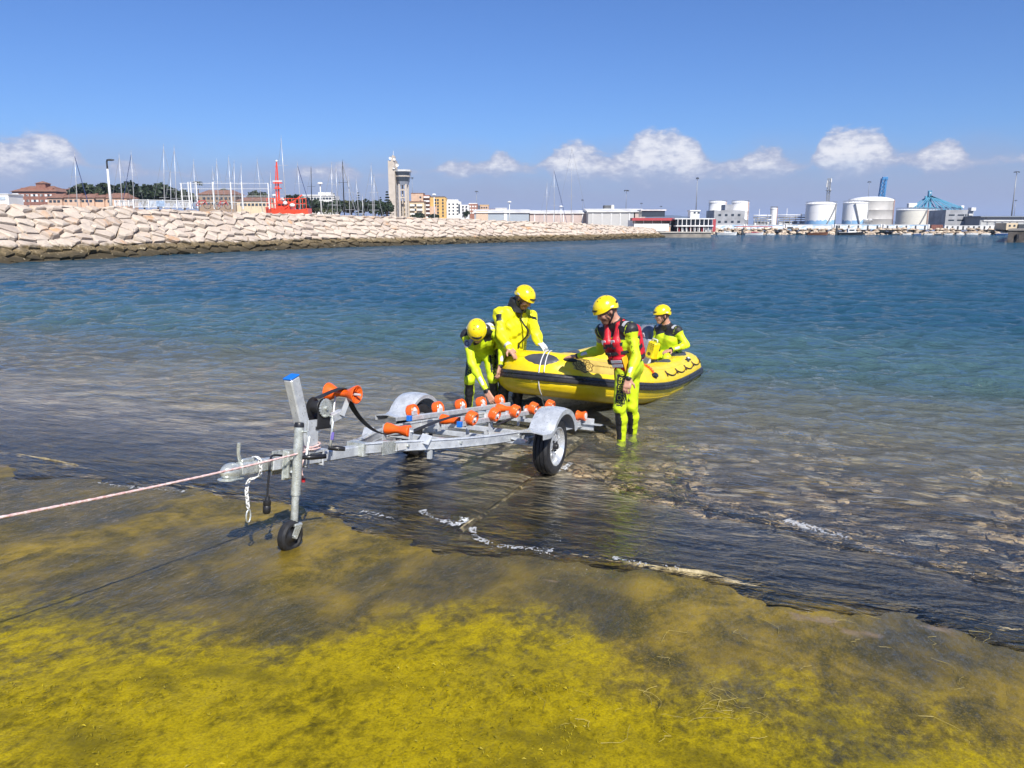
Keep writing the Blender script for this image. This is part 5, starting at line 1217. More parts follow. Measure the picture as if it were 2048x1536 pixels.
# life vest
def vest_on(o, bs, J, fw):
    VB = Body(.009); SL, SR, NK, PV, CH = (npv(J[k]) for k in ('SL', 'SR', 'NK', 'PV', 'CH')); lat = nrm(SL-SR); up = nrm(NK-PV); fw = nrm(fw-up*np.dot(fw, up)); w0 = PV*.42+CH*.58
    front = CH+fw*.10; 
    for sg in (1, -1):
        VB.cone('v', w0+fw*.095+lat*sg*.060-up*.05, CH+fw*.112+lat*sg*.062+up*.03, .058, .060, .02); VB.cone('v', CH+fw*.112+lat*sg*.060+up*.04, NK+lat*sg*.075+fw*.055-up*.02, .045, .030, .02)
        VB.cone('v', w0-fw*.125+lat*sg*.065-up*.07, CH-fw*.150+lat*sg*.068+up*.08, .058, .064, .02); VB.cone('v', CH-fw*.11+lat*sg*.062+up*.09, NK+lat*sg*.085-up*.0, .045, .026, .02); VB.cone('v', NK+lat*sg*.075+fw*.055-up*.02, NK+lat*sg*.085-up*.0, .026, .026, .02)
    V, Q, *_ = VB.mesh(); root = link('life_vest', np_mesh('life_vest', V-bs, Q, REDV), o)
    def slab_(name, c, sx, sy, sz, m, ax=None):
        x = nrm(lat if ax is None else ax); z = up; y = nrm(np.cross(z, x)); mb = MB(); c = c-bs
        mb.box((0, 0, 0), (sx, sy, sz), Matrix(((x[0], y[0], z[0], c[0]), (x[1], y[1], z[1], c[1]), (x[2], y[2], z[2], c[2]), (0, 0, 0, 1))), bev=min(sx, sy, sz)*.3); return mb.build(name, m, root, True, auto=40)
    slab_('chest_pocket', w0+fw*.165+lat*.075-up*.075, .15, .07, .17, REDV)
    for k in (0, 1): slab_('reflective_band', w0+fw*.203+lat*.075-up*(.035+.045*k), .145, .006, .032, REFL)
    slab_('pocket_flap', w0+fw*.165+lat*.158-up*.075, .016, .08, .17, mat('amber_panel', (0.75, 0.38, 0.01), 0.5))
    for (h_, m) in ((.09, NEO), (.0, NEO), (-.10, NEO)):
        ring = [w0+up*(.04+h_)+fw*math.cos(a)*.178+lat*math.sin(a)*.185 for a in [2*math.pi*j/28 for j in range(29)]]; mb = MB(); ribbon(mb, [Vector(p-bs) for p in ring], .034, Vector(up), .003); mb.build('belt', m, root)
    for sg in (1, -1):
        slab_('shoulder_band', CH+fw*.165+lat*sg*.062+up*.05, .055, .008, .045, REFL); slab_('back_band', CH-fw*.216+lat*sg*.068+up*.0, .07, .008, .05, REFL)
        mb = MB(); ribbon(mb, [Vector(p-bs) for p in (CH+fw*.172+lat*sg*.06-up*.02, NK+lat*sg*.08+fw*.075-up*.01, NK+lat*sg*.085+up*.032, NK+lat*sg*.085-fw*.06-up*.02, CH-fw*.175+lat*sg*.06)], .045, Vector(lat), .004); mb.build('shoulder_strap', NEO, root)
    slab_('buckle', w0+fw*.19-lat*.01+up*.04, .05, .02, .04, BLACKP)
    mb = MB(); p0 = w0+fw*.13-lat*.02-up*.14; ribbon(mb, smooth_path([Vector(p-bs) for p in (p0, p0+fw*.03-up*.12, p0+fw*.02-up*.27, p0+fw*.0-up*.36)], 4), .09, Vector(lat), .006); mb.build('tether_pouch', NEO, root)
    mb = MB(); mb.tube(smooth_path([Vector(p-bs) for p in (p0+fw*.035+lat*.06-up*.10, p0+fw*.06+lat*.07-up*.20, p0+fw*.05+lat*.06-up*.30, p0+fw*.03+lat*.06-up*.22, p0+fw*.04+lat*.05-up*.12)], 4), .014, 7); mb.build('tow_line', mat('ochre_line', (0.42, 0.30, 0.05), 0.7), root, True)
vest_on(o, bs, J, CF)
# A: bent over the trailer rollers
J = dict(HL=at(981, 709, 9.68), HR=at(950, 712, 9.72), SL=at(984, 656, 9.40), SR=at(934, 671, 9.20), NK=at(957, 664, 9.20), PV=at(966, 700, 9.66), CH=at(961, 680, 9.42))
KL, KR = at(986, 757, 9.40), at(939, 760, 9.42); AL_, AR_ = gz(at(990, 815, 9.56)), gz(at(936, 818, 9.58)); AF = nrm((0, -.85, -.5)); LF = nrm((0, -1, 0))
b = Body(); torso(b, J, AF, .96); EL, WL_, ER, WR = at(1006, 694, 9.26), at(1001, 732, 9.15), at(944, 726, 9.00), at(974, 783, 8.82)
arm(b, J['SL'], EL, WL_, 'L'); arm(b, J['SR'], ER, WR, 'R'); leg(b, J['HL'], KL, AL_, AL_+np.array((.03, -.16, -.05)), 'L'); leg(b, J['HR'], KR, AR_, AR_+np.array((-.03, -.16, -.05)), 'R')
hc = npv(at(954, 664, 9.04)); hf = nrm((.03, -.72, -.72)); hu = nrm((0, -.72, .70)); b.cone('neck', npv(J['NK'])+np.array((0, .05, .0)), hc-hu*.03-hf*.03, .060, .058, .03); head_prims(b, hc, hf, hu)
hand(b, WR, npv(at(983, 800, 8.76))-npv(WR), (.5, .6, -.4), -1, curl=.35); hand(b, WL_, npv(at(998, 750, 9.12))-npv(WL_), (-.6, .6, 0), 1, curl=.4)
fr = dict(armL=(.3, -1, 0), armR=(-.2, -1, .3), legL=LF, legR=LF)
o, bvh, bs = make_person(b, (AL_+AR_)/2-np.array((0, 0, .08)), suit_rules(fr, dict(nk=npv(J['NK']), up=(0, -.5, .8), hc=hc, hup=hu, collar=.5, tp=-.62, hand=1, stripR=-.1, stripL=.1)), 'person in yellow and black wetsuit and helmet bending down over the trailer rollers', wsuit)
helmet(o, bs, hc+hu*.012, hf, hu)
wrap_text(o, bs, bvh, 'BOMBEROS', .066, J['HL'], KL, LF, -.66, .88, -1, LETT); wrap_text(o, bs, bvh, 'PROVINCIA', .040, J['HL'], KL, LF, -1.1, .88, -1, LETT); wrap_text(o, bs, bvh, 'BOMBEROS', .066, J['HR'], KR, LF, .70, .14, 1, LETT)
bd = wrap_disc(o, bs, bvh, J['SR'], ER, (-.3, -1, .2), .0, .36, .050, mat('grey_badge', (0.30, 0.30, 0.32), 0.5), 'sleeve_badge'); wrap_disc(o, bs, bvh, J['SR'], ER, (-.3, -1, .2), .0, .36, .036, mat('badge_ring', (0.10, 0.08, 0.12), 0.5), 'sleeve_badge', .006, .022)
for (wr_, dr_, nm) in ((WR, ER, 'wrist_watch'),):
    mb = MB(); d_ = nrm(npv(wr_)-npv(dr_)); M = align(npv(wr_)-d_*.01-bs, d_); mb.lathe([(.035, -.012), (.040, -.011), (.040, .011), (.035, .012)], 18, M); mb.build(nm, BLACKP, o, True)
# B: yellow jacket, far side of the bow
J = dict(HL=at(1034, 702, 9.62), HR=at(1008, 703, 9.48), SL=at(1061, 634, 9.66), SR=at(1000, 629, 9.38), NK=at(1034, 617, 9.50), PV=at(1021, 694, 9.56), CH=at(1030, 656, 9.54))
KL, KR = at(1036, 772, 9.56), at(1008, 774, 9.42); AL_, AR_ = gz((npv(KL)+np.array((0, .05, 0)))), gz((npv(KR)+np.array((0, .05, 0)))); BFc = nrm((.62, -.78, 0))
def tube_top(u, lo, hi, off=.0):
    best = min((abs(proj(BMW @ tube_pt(lo+(hi-lo)*k/200, R(92), off))[0]-u), k) for k in range(201))[1]; return npv(BMW @ tube_pt(lo+(hi-lo)*best/200, R(92), off))
hl_ = tube_top(1094, .0, .4, .020); WLb = tube_top(1082, .0, .4, .06)+np.array((-.03, .07, .03))
b = Body(); torso(b, J, BFc, 1.16); EL, WL_, ER, WR = at(1072, 668, 9.22), Vector(WLb), at(1002, 667, 9.24), at(1018, 695, 9.08); print('B forearm', (Vector(WLb)-EL).length, 'upper', (EL-J['SL']).length)
arm(b, J['SL'], EL, WL_, 'L', 1.22); arm(b, J['SR'], ER, WR, 'R', 1.28); leg(b, J['HL'], KL, AL_, AL_+np.array((.10, -.13, -.05)), 'L'); leg(b, J['HR'], KR, AR_, AR_+np.array((.10, -.13, -.05)), 'R')
hc = npv(at(1047, 597, 9.42)); hf = nrm((.70, -.52, -.48)); hu = nrm((.40, -.25, .88)); b.cone('neck', npv(J['NK'])-np.array((0, 0, .02)), hc-hu*.03-hf*.03, .075, .070, .03); head_prims(b, hc, hf, hu)
hand(b, WL_, hl_-npv(WL_), (0, 0, -1), 1, curl=.25, tagn='gloveL'); hand(b, WR, npv(at(1029, 708, 9.02))-npv(WR), (.2, .2, -1), -1, curl=.3)
def jrules(tg, T, N, V, p):
    out = np.full(len(T), 7)
    if tg in ('thighL', 'thighR', 'shinL', 'shinR', 'foot'): out[:] = 1
    elif tg == 'pelvis': out[:] = 7; out[V[:, 2] < J['PV'][2]-.07] = 1
    elif tg == 'hand': out[:] = 2
    elif tg == 'gloveL': out[:] = 8
    elif tg == 'skull': out[:] = 3
    elif tg in ('face', 'nose', 'ear'): out[:] = 2; out[(tg == 'face') & ((V-hc)@hu < -.035)] = 3
    elif tg == 'lips': out[:] = 4
    elif tg == 'eye': out[:] = 5
    elif tg == 'neck': out[:] = 1
    elif tg.startswith('farm'):
        L = np.linalg.norm(p['b']-p['a'])
        if L > .12: out[(T > .72) & (T < .92)] = 6
    elif tg in ('chest', 'belly'):
        lat = nrm(npv(J['SL'])-npv(J['SR'])); q = np.abs((V-npv(J['CH']))@lat-.0); pass
    return out
def wr(X): return .006*np.sin(X[:, 2]*55+X[:, 0]*30)*np.sin(X[:, 0]*37+X[:, 1]*21+1.3)+.004*np.sin(X[:, 2]*23-X[:, 1]*60)
o, bvh, bs = make_person(b, (AL_+AR_)/2-np.array((0, 0, .08)), jrules, 'person in loose yellow waterproof jacket with one white-gloved hand on the boat bow', wr)
helmet(o, bs, hc+hu*.012, hf, hu)
def wrap_patch(par, base, bvh, a, b, front, ang0, t0, hw, hh, m, name, rad=.075, off=.006):
    a = npv(a); b = npv(b); ax, f, s_ = limb_frame(a, b, front); L = np.linalg.norm(b-a); mb = MB(); n = 8
    for i in range(n):
        for j in range(n):
            ang = ang0+(j/(n-1)*2-1)*hw/rad; dr = f*math.cos(ang)+s_*math.sin(ang); pt = a+ax*(t0*L+(i/(n-1)*2-1)*hh); hit = bvh.ray_cast(Vector(pt+dr*.3), Vector(-dr)); q = npv(hit[0]) if hit[0] is not None else pt+dr*rad; mb.v.append(tuple(q+dr*(off if 0 < i < n-1 and 0 < j < n-1 else -.002)-base))
    for i in range(n-1):
        for j in range(n-1): mb.f.append((i*n+j, i*n+j+1, (i+1)*n+j+1, (i+1)*n+j)); mb.m.append(0)
    return mb.build(name, m, par, True)
wrap_patch(o, bs, bvh, J['SR'], ER, (-.2, -1, 0), .0, .30, .042, .046, NEO, 'sleeve_patch'); wrap_patch(o, bs, bvh, J['SL'], EL, (.5, -.8, 0), .6, .35, .04, .045, NEO, 'sleeve_patch')
# hood and collar
mb = MB(); nk = npv(J['NK'])-bs; M = align(nk+np.array((0, 0, -.02)), (.22, -.12, 1.0), BFc); mb.lathe([(.125, .0), (.115, .05), (.112, .10), (.108, .135), (.100, .135), (.100, .02)], 26, M @ Matrix.Translation((-.012, 0, 0))); mb.build('hood_collar', NEO, o, True)
mb = MB()
for k in range(9):
    f = k/8; pt = npv(J['NK'])*(1-f)+npv(J['PV'])*f; hit = bvh.ray_cast(Vector(pt+BFc*.4), Vector(-BFc)); q = npv(hit[0]) if hit[0] is not None else pt; mb.v.append(tuple(q+BFc*.006-bs))
zp = [Vector(v) for v in mb.v]; zp = [zp[0]]+[(zp[k-1]+zp[k]+zp[k+1])/3+Vector(BFc)*.006 for k in range(1, len(zp)-1)]+[zp[-1]]; mb = MB(); ribbon(mb, zp, .022, Vector(np.cross((0, 0, 1), BFc)), .004); mb.build('zip_flap', NEO, o)
# D: seated inside the boat near the stern
J = dict(HL=at(1350, 715, 11.70), HR=at(1330, 713, 11.95), SL=at(1355, 662, 11.70), SR=at(1317, 659, 12.02), NK=at(1334, 650, 11.86), PV=at(1342, 707, 11.84), CH=at(1335, 678, 11.84))
DF = nrm((-.72, -.62, 0)); fb = npv(bx_)
KL = npv(J['HL'])+nrm(fb)*.40+np.array((0, 0, .02)); KR = npv(J['HR'])+nrm(fb)*.40+np.array((-.02, 0, .02)); AL_ = KL+nrm(fb)*.10+np.array((0, 0, -.30)); AR_ = KR+nrm(fb)*.10+np.array((0, 0, -.30))
b = Body(); torso(b, J, DF); EL, WL_, ER, WR = at(1373, 690, 11.62), at(1341, 700, 11.48), at(1309, 688, 11.98), at(1303, 706, 11.7)
arm(b, J['SL'], EL, WL_, 'L'); arm(b, J['SR'], ER, WR, 'R'); leg(b, J['HL'], KL, AL_, AL_+fb*.16-np.array((0, 0, .05)), 'L'); leg(b, J['HR'], KR, AR_, AR_+fb*.16-np.array((0, 0, .05)), 'R')
hc = npv(at(1325, 631, 11.82)); hf = nrm((-.95, -.22, -.06)); hu = nrm((-.06, 0, 1)); b.cone('neck', npv(J['NK'])-np.array((0, 0, .02)), hc-hu*.03-hf*.03, .060, .058, .03); head_prims(b, hc, hf, hu)
hand(b, WL_, npv(at(1326, 705, 11.38))-npv(WL_), (.2, .2, -1), 1, curl=.3); hand(b, WR, npv(at(1300, 712, 11.55))-npv(WR), (0, 0, -1), -1, curl=.3)
fr = dict(armL=(.2, -1, .2), armR=(-.2, -1, .3), legL=(0, 0, 1), legR=(0, 0, 1))
o, bvh, bs = make_person(b, (npv(J['HL'])+npv(J['HR']))/2-np.array((0, 0, .12)), suit_rules(fr, dict(nk=npv(J['NK']), up=(0, 0, 1), hc=hc, hup=hu, collar=.35, tp=-1.0, hand=1, stripL=0, stripR=0)), 'person in yellow wetsuit and helmet sitting inside the boat near the engine', wsuit)
helmet(o, bs, hc+hu*.012, hf, hu)
mb = MB(); d_ = nrm(npv(WL_)-npv(EL)); M = align(npv(WL_)-d_*.01-bs, d_); mb.lathe([(.034, -.012), (.040, -.011), (.040, .011), (.034, .012)], 18, M); mb.build('wrist_watch', BLACKP, o, True)
# ---------------------------------------------------------------- background: marina, town, port
ORD = ['first', 'second', 'third', 'fourth', 'fifth', 'sixth', 'seventh', 'eighth', 'ninth', 'tenth', 'eleventh', 'twelfth', 'thirteenth', 'fourteenth', 'fifteenth', 'sixteenth', 'seventeenth', 'eighteenth', 'nineteenth', 'twentieth', 'twenty-first', 'twenty-second', 'twenty-third', 'twenty-fourth', 'twenty-fifth', 'twenty-sixth', 'twenty-seventh', 'twenty-eighth', 'twenty-ninth', 'thirtieth']
WINM = mat('dark_window_glass', (0.05, 0.065, 0.085), 0.15, var=0.2); WHITEW = mat('white_wall', (0.74, 0.73, 0.70), 0.8, var=0.05, scale=0.5); STEELW = mat('white_painted_steel', (0.72, 0.72, 0.70), 0.45, var=0.05); DARKST = mat('dark_steel', (0.05, 0.055, 0.06), 0.5); GREYST = mat('grey_steel', (0.30, 0.31, 0.32), 0.5, 0.3); CONC = mat('pale_concrete', (0.46, 0.42, 0.36), 0.85, scale=0.6); TILE = mat('terracotta_roof', (0.255, 0.135, 0.095), 0.85, scale=1.2, var=0.15)
NAVY = mat('navy_canvas', (0.02, 0.04, 0.14), 0.7)
def thing(name, label, cat, loc, rz=0.0, group=None): return tag(empty(name, loc, rz), label, cat, group)
class Blk:
    """a building whose front face spans two pixel columns at depth Y; local x right, y away, z up"""
    def __init__(s, name, label, u0, u1, vt, vb, Y, depth, m, cat='building', rz=0.0, zb=None, group=None):
        a = at(u0, vb, Y); b = at(u1, vt, Y); s.w = b.x-a.x; zb = a.z if zb is None else zb; s.h = b.z-zb; s.d = depth; s.Y = Y
        s.o = thing(name, label, cat, ((a.x+b.x)/2, Y, zb), rz, group); mb = MB(); mb.box((0, depth/2, s.h/2), (s.w, depth, s.h)); s.wall = mb.build('wall', m, s.o); s.px = Y/F_PX
    def part(s, name, m, f, par=None, smooth=False):
        mb = MB(); f(mb); return mb.build(name, m, par or s.o, smooth)
    def wins(s, rows, cols, ww, wh, z0, z1, x0=None, x1=None, m=None, face='front', name='window', sill=None):
        """grid of separate windows, each a recess-coloured pane in a proud frame"""
        x0 = -s.w/2+s.w*.08 if x0 is None else x0; x1 = s.w/2-s.w*.08 if x1 is None else x1; me = None
        for r_ in range(rows):
            for c_ in range(cols):
                x = x0+(x1-x0)*(c_+.5)/cols; z = z0+(z1-z0)*(r_+.5)/rows; loc = (x, -.03, z) if face == 'front' else (s.w/2+.03, x, z)
                if me is None:
                    mb = MB(); mb.box((0, 0, 0), (ww, .10, wh) if face == 'front' else (.10, ww, wh)); o = mb.build(name, m or WINM, s.o, loc=loc); me = o.data
                else: o = link(name, me, s.o, loc)
    def hip(s, h, m, over=.6, ridge=.4, par=None):
        w2, d2 = s.w/2+over, s.d/2+over; rx = s.w/2*ridge
        def f(mb): mb.add([(-w2, s.d/2-d2, s.h), (w2, s.d/2-d2, s.h), (w2, s.d/2+d2, s.h), (-w2, s.d/2+d2, s.h), (-rx, s.d/2, s.h+h), (rx, s.d/2, s.h+h)], [(0, 1, 5, 4), (1, 2, 5), (2, 3, 4, 5), (3, 0, 4), (0, 3, 2, 1)])
        return s.part('roof', m, f)
    def balconies(s, rows, x0, x1, z0, z1, dep, m):
        for r_ in range(rows):
            z = z0+(z1-z0)*(r_+.5)/rows; s.part('balcony', m, lambda mb: (mb.box(((x0+x1)/2, -dep/2, z), (x1-x0, dep, .18)), mb.box(((x0+x1)/2, -dep, z+.5), (x1-x0, .08, .9))))
PEACH = mat('peach_render', (0.60, 0.41, 0.29), 0.85, scale=.6, var=.06); BRICK = mat('brown_brick', (0.29, 0.135, 0.095), 0.85, scale=.8, var=.1); OCHRE = mat('ochre_render', (0.62, 0.40, 0.14), 0.85, scale=.5, var=.06); CREAM = mat('cream_render', (0.66, 0.52, 0.34), 0.85, scale=.5, var=.05)
# --- left: town behind the breakwater
b = Blk('apartment_block', 'brown brick apartment block with stepped tiled roof at the far left', 26, 112, 383, 404, 420, 16, BRICK, zb=2); b.hip(3.2, TILE, .8, .55)
b.part('roof_tower', BRICK, lambda mb: mb.box((1.8, 6, b.h+2.6), (5, 5, 3.4))); b.part('roof', TILE, lambda mb: mb.add([(-1.2, 3, b.h+4.3), (4.8, 3, b.h+4.3), (4.8, 9, b.h+4.3), (-1.2, 9, b.h+4.3), (1.8, 6, b.h+5.6)], [(0, 1, 4), (1, 2, 4), (2, 3, 4), (3, 0, 4), (0, 3, 2, 1)]))
b.part('upper_storey', BRICK, lambda mb: mb.box((.5, 8, b.h+.9), (b.w*.72, 12, 2.2))); b.wins(3, 8, 1.3, 1.1, b.h-9, b.h-.5, m=WHITEW); b.wins(3, 5, 1.2, 1.1, b.h-9, b.h-.5, x0=-b.w/2+2, x1=b.w/2-2); b.balconies(2, -b.w/2+.8, -b.w/2+4, b.h-6, b.h-.5, 1.1, WHITEW)
b2 = Blk('white_cabin', 'white flat-roofed site cabin at the left edge above the rocks', -22, 16, 389, 404, 100, 3, WHITEW, cat='cabin', zb=3.6); b2.part('roof', STEELW, lambda mb: mb.box((0, 1.5, b2.h+.05), (b2.w+.2, 3.2, .1))); b2.wins(1, 2, .7, .35, b2.h-.75, b2.h-.2, m=mat('pale_sign', (.45, .52, .6), .5)); b2.part('door', GREYST, lambda mb: mb.box((b2.w*.2, -.03, .4), (.7, .06, .8)))
for k, (u0, u1, vt, hh, nm) in enumerate(((95, 124, 396, 1.7, 'leftmost of the row'), (124, 160, 395, 1.5, 'second in the row'), (160, 188, 395.5, 1.6, 'middle of the row'), (188, 208, 395, 1.2, 'fourth in the row, narrowest'), (208, 254, 396, 2.0, 'right end of the row'))):
    b = Blk('row_house', 'low peach brick house with tiled roof, '+nm, u0, u1-1, vt, 404, 300+k, 9, PEACH, group='row houses behind the breakwater', zb=2); b.hip(hh, TILE, .5, .6); b.wins(1, 3, 1.0, .9, b.h-2.0, b.h-.4); b.part('chimney', BRICK, lambda mb: (mb.box((b.w*.3, 5, b.h+hh*.6), (.8, .8, 1.4)), mb.box((b.w*.3, 5, b.h+hh*.6+.75), (1.0, 1.0, .15))))
b = Blk('brown_hall', 'brown tiled building half hidden by trees behind the row houses', 134, 188, 379, 396, 370, 12, mat('dun_render', (.34, .24, .16), .85), zb=2); b.hip(1.6, TILE, .8, .7); b.wins(2, 6, 1.1, 1.0, b.h-5, b.h-.6)
b = Blk('tiled_house', 'tan house with tiled roof behind the tall netting fence', 398, 470, 389, 400, 330, 10, mat('dun_render', (.34, .24, .16), .85), zb=2); b.hip(2.0, TILE, .8, .7); b.wins(2, 7, 1.1, 1.0, b.h-4.5, b.h-.6)
b = Blk('tiled_house', 'long low house with tiled roof left of the orange ship', 474, 545, 402, 414, 300, 10, CREAM, zb=2); b.hip(1.5, TILE, .6, .8); b.wins(1, 8, 1.0, .9, b.h-2.2, b.h-.5)
b = Blk('white_terrace_building', 'white terraced building showing above the trees', 604, 668, 391, 404, 440, 14, WHITEW, zb=2); b.wins(2, 9, 1.4, 1.1, b.h-5.2, b.h-.4); b.part('roof_block', WHITEW, lambda mb: mb.box((3, 7, b.h+.9), (7, 8, 1.8))); b.part('parapet', WHITEW, lambda mb: mb.box((0, -.3, b.h+.15), (b.w+1, .5, .5)))
# --- trees
def leaf_mat(name, c): return mat(name, c, 0.7, var=0.35, scale=0.6)
LEAF = [leaf_mat('pine_leaf', (0.045, 0.065, 0.028)), leaf_mat('dark_leaf', (0.028, 0.048, 0.022)), leaf_mat('olive_leaf', (0.075, 0.085, 0.035))]; BARK = mat('bark', (0.12, 0.085, 0.06), 0.9)
def tree(name, label, u, vt, Y, wpx, hpx, kind='round', lm=0, sd=0, vb=None):
    r_ = random.Random(sd*31+int(u)); px = Y/F_PX; top = at(u, vt, Y).z; zb = 2.0; H = top-zb; cw = wpx*px/2; chh = hpx*px
    o = thing(name, label, 'tree', (at(u, vt, Y).x, Y, zb), group='trees on the shore'); mb = MB(); tr = max(.12, H*.02)
    mb.tube([(0, 0, 0), (r_.uniform(-.2, .2), 0, H*.4), (0, 0, H*.8)], [tr*1.5, tr, tr*.4], 7)
    if kind == 'round':
        for k in range(5): a = r_.uniform(0, 6.28); mb.tube([(0, 0, H*.45), (cw*.5*math.cos(a), cw*.5*math.sin(a), top-zb-chh*r_.uniform(.3, .7))], [tr*.6, tr*.2], 5)
    mb.build('trunk', BARK, o); mb = MB(); n = 650 if kind != 'palm' else 0
    lob = [(r_.uniform(-.6, .6), r_.uniform(-.6, .6), r_.uniform(.25, .8), r_.uniform(.35, .6)) for _ in range(8)]
    for k in range(n):
        if kind == 'round':
            l = r_.choice(lob); a = r_.uniform(0, 6.28); e = math.asin(r_.uniform(-.7, 1)); q = r_.uniform(.6, 1)**.5; p = Vector((l[0]*cw+cw*l[3]*q*math.cos(a)*math.cos(e), l[1]*cw+cw*l[3]*q*math.sin(a)*math.cos(e), H-chh+chh*(l[2]*.75)+chh*.28*q*math.sin(e)+chh*.05)); sz = cw*.16
        else:
            f = r_.random()**.8; lay = round(f*9)/9; a = r_.uniform(0, 6.28); q = r_.uniform(.15, 1); p = Vector((cw*(1-lay*.9)*q*math.cos(a), cw*(1-lay*.9)*q*math.sin(a), H-chh+chh*lay-.12*chh*q*(1-lay)*.6)); sz = cw*.17
        ax = Vector((r_.gauss(0, 1), r_.gauss(0, 1), r_.gauss(0, 1))).normalized(); bx = ax.orthogonal().normalized()*sz*r_.uniform(.5, 1.1); cx = ax.cross(bx).normalized()*sz*r_.uniform(.4, .9); i = len(mb.v)
        mb.v += [tuple(p+bx), tuple(p+cx), tuple(p-bx), tuple(p-cx)]; mb.f.append((i, i+1, i+2, i+3)); mb.m.append(0)
    if kind == 'palm':
        for k in range(26):
            a = r_.uniform(0, 6.28); el0 = r_.uniform(-.2, 1.2); L = cw*r_.uniform(.8, 1.1); pts = []
            for j in range(6): f = j/5; pts.append(Vector((math.cos(a)*L*f*math.cos(el0*(1-f)), math.sin(a)*L*f*math.cos(el0*(1-f)), H-chh*.5+L*.7*(math.sin(el0)*f-.9*f*f))))
            ribbon(mb, pts, cw*.16, Vector((-math.sin(a), math.cos(a), .3)), .02)
    mb.build('crown', LEAF[lm], o)
tl = [(150, 373, 350, 48, 32, 0), (186, 367, 355, 58, 38, 0), (222, 369, 350, 50, 36, 0), (256, 363, 345, 62, 42, 1), (284, 372, 350, 44, 32, 1), (312, 368, 345, 54, 36, 1), (338, 374, 352, 40, 30, 0), (366, 384, 350, 44, 22, 0), (445, 382, 360, 40, 24, 0), (510, 380, 340, 40, 26, 0)]
for k, (u, v, Y, w_, h_, lm) in enumerate(tl): tree('pine_tree', f'broad dark pine tree, {ORD[k]} from the left behind the masts', u, v-7, Y, w_*1.2, h_*1.35, 'round', lm, k)
tm = [(585, 381, 330, 42, 36, 1), (604, 386, 335, 40, 34, 1), (628, 396, 320, 44, 30, 1), (652, 400, 325, 46, 26, 1), (678, 396, 320, 44, 30, 1), (702, 398, 330, 44, 28, 2), (726, 396, 325, 46, 30, 1), (750, 394, 330, 44, 34, 1), (772, 400, 330, 34, 30, 1)]
for k, (u, v, Y, w_, h_, lm) in enumerate(tm): tree('leafy_tree', f'dense dark tree, {ORD[k]} of the clump between orange ship and tower', u, v, Y, w_, h_, 'round', lm, k+20)
for (u, v, Y, w_, h_, lb) in ((395, 357, 340, 22, 14, 'tall slender palm standing above the netting fence'), (640, 410, 250, 26, 16, 'short palm nearest the black mast'), (662, 411, 250, 26, 16, 'short palm right of the white dome lamp')): tree('palm_tree', lb, u, v, Y, w_, h_, 'palm', 2, int(u))
for (u, v, Y, w_, h_, lb) in ((774, 384, 335, 26, 44, 'tiered conifer just left of the control tower'), (761, 395, 340, 18, 32, 'smaller tiered conifer left of the control tower'), (716, 386, 340, 18, 40, 'slim conifer above the dark tree clump'), (668, 388, 345, 16, 34, 'slim conifer above the white terrace building')): tree('conifer_tree', lb, u, v, Y, w_, h_, 'cone', 1, int(u))
for (u, v, Y, w_, h_, lb) in ((838, 424, 400, 22, 16, 'small round tree in front of the peach flats'), (828, 427, 395, 16, 12, 'lowest bush before the peach flats'), (868, 426, 400, 24, 12, 'bush before the ochre tower block'), (930, 420, 400, 18, 14, 'small dark tree by the white flats'), (958, 420, 400, 16, 12, 'small dark tree by the brick flats')): tree('shore_tree', lb, u, v, Y, w_, h_, 'round', 1, int(u))
# --- marina furniture on the breakwater
def lamp(label, u, vt, vb, Y, kind, name='street_lamp'):
    a = at(u, vt, Y); zb = at(u, vb, Y).z-.6; H = a.z-zb; o = thing(name, label, 'lamp post', (a.x, Y, zb), group='lamp posts'); mb = MB()
    if kind == 'arm':
        mb.tube([(0, 0, 0), (0, 0, H-.9)], [.16, .09], 10); mb.build('pole', STEELW, o, True); mb = MB(); mb.tube([(0, 0, H-.95), (0, 0, H-.2), (.12, -.05, H-.02)], .085, 8); mb.build('arm', DARKST, o, True); mb = MB(); mb.ell((.42, -.1, H-.05), (.42, .2, .10)); mb.build('lamp_head', DARKST, o, True)
    elif kind == 'dome':
        mb.tube([(0, 0, 0), (0, 0, H-.25)], [.10, .07], 10); mb.build('pole', STEELW, o, True); mb = MB(); mb.lathe([(0, H), (.22, H-.03), (.40, H-.14), (.45, H-.28), (.40, H-.30), (.07, H-.28)], 18); mb.build('lamp_shade', STEELW, o, True)
    else:
        r_ = H*.008; mb.tube([(0, 0, 0), (0, 0, H)], [r_*1.8, r_*.8], 8); mb.build('mast', GREYST, o, True); w_ = kind*Y/F_PX
        mb = MB(); mb.lathe([(w_*.35, H-.3), (w_*.5, H-.25), (w_*.5, H-.05), (w_*.35, H)], 12); mb.build('floodlight_ring', DARKST, o)
        for k in range(5): mb = MB(); a2 = 2*math.pi*k/5; mb.box((w_*.5*math.cos(a2), w_*.5*math.sin(a2), H-.45), (w_*.14, w_*.14, .5), bev=.05); mb.build('floodlight', DARKST, o)
    return o
lamp('white lamp post with black curved head standing above the left rocks', 213, 319, 408, 80, 'arm')
lamp('white dome lamp between the orange ship and the tower', 640, 364, 425, 120, 'dome'); lamp('white dome lamp in front of the ochre tower block', 868, 387, 432, 150, 'dome'); lamp('white dome lamp in front of the grey warehouse', 1019, 402, 441, 165, 'dome'); lamp('white dome lamp beside the tallest mast', 1122, 411, 445, 175, 'dome'); lamp('white dome lamp left of the black masts', 549, 388, 416, 125, 'dome')
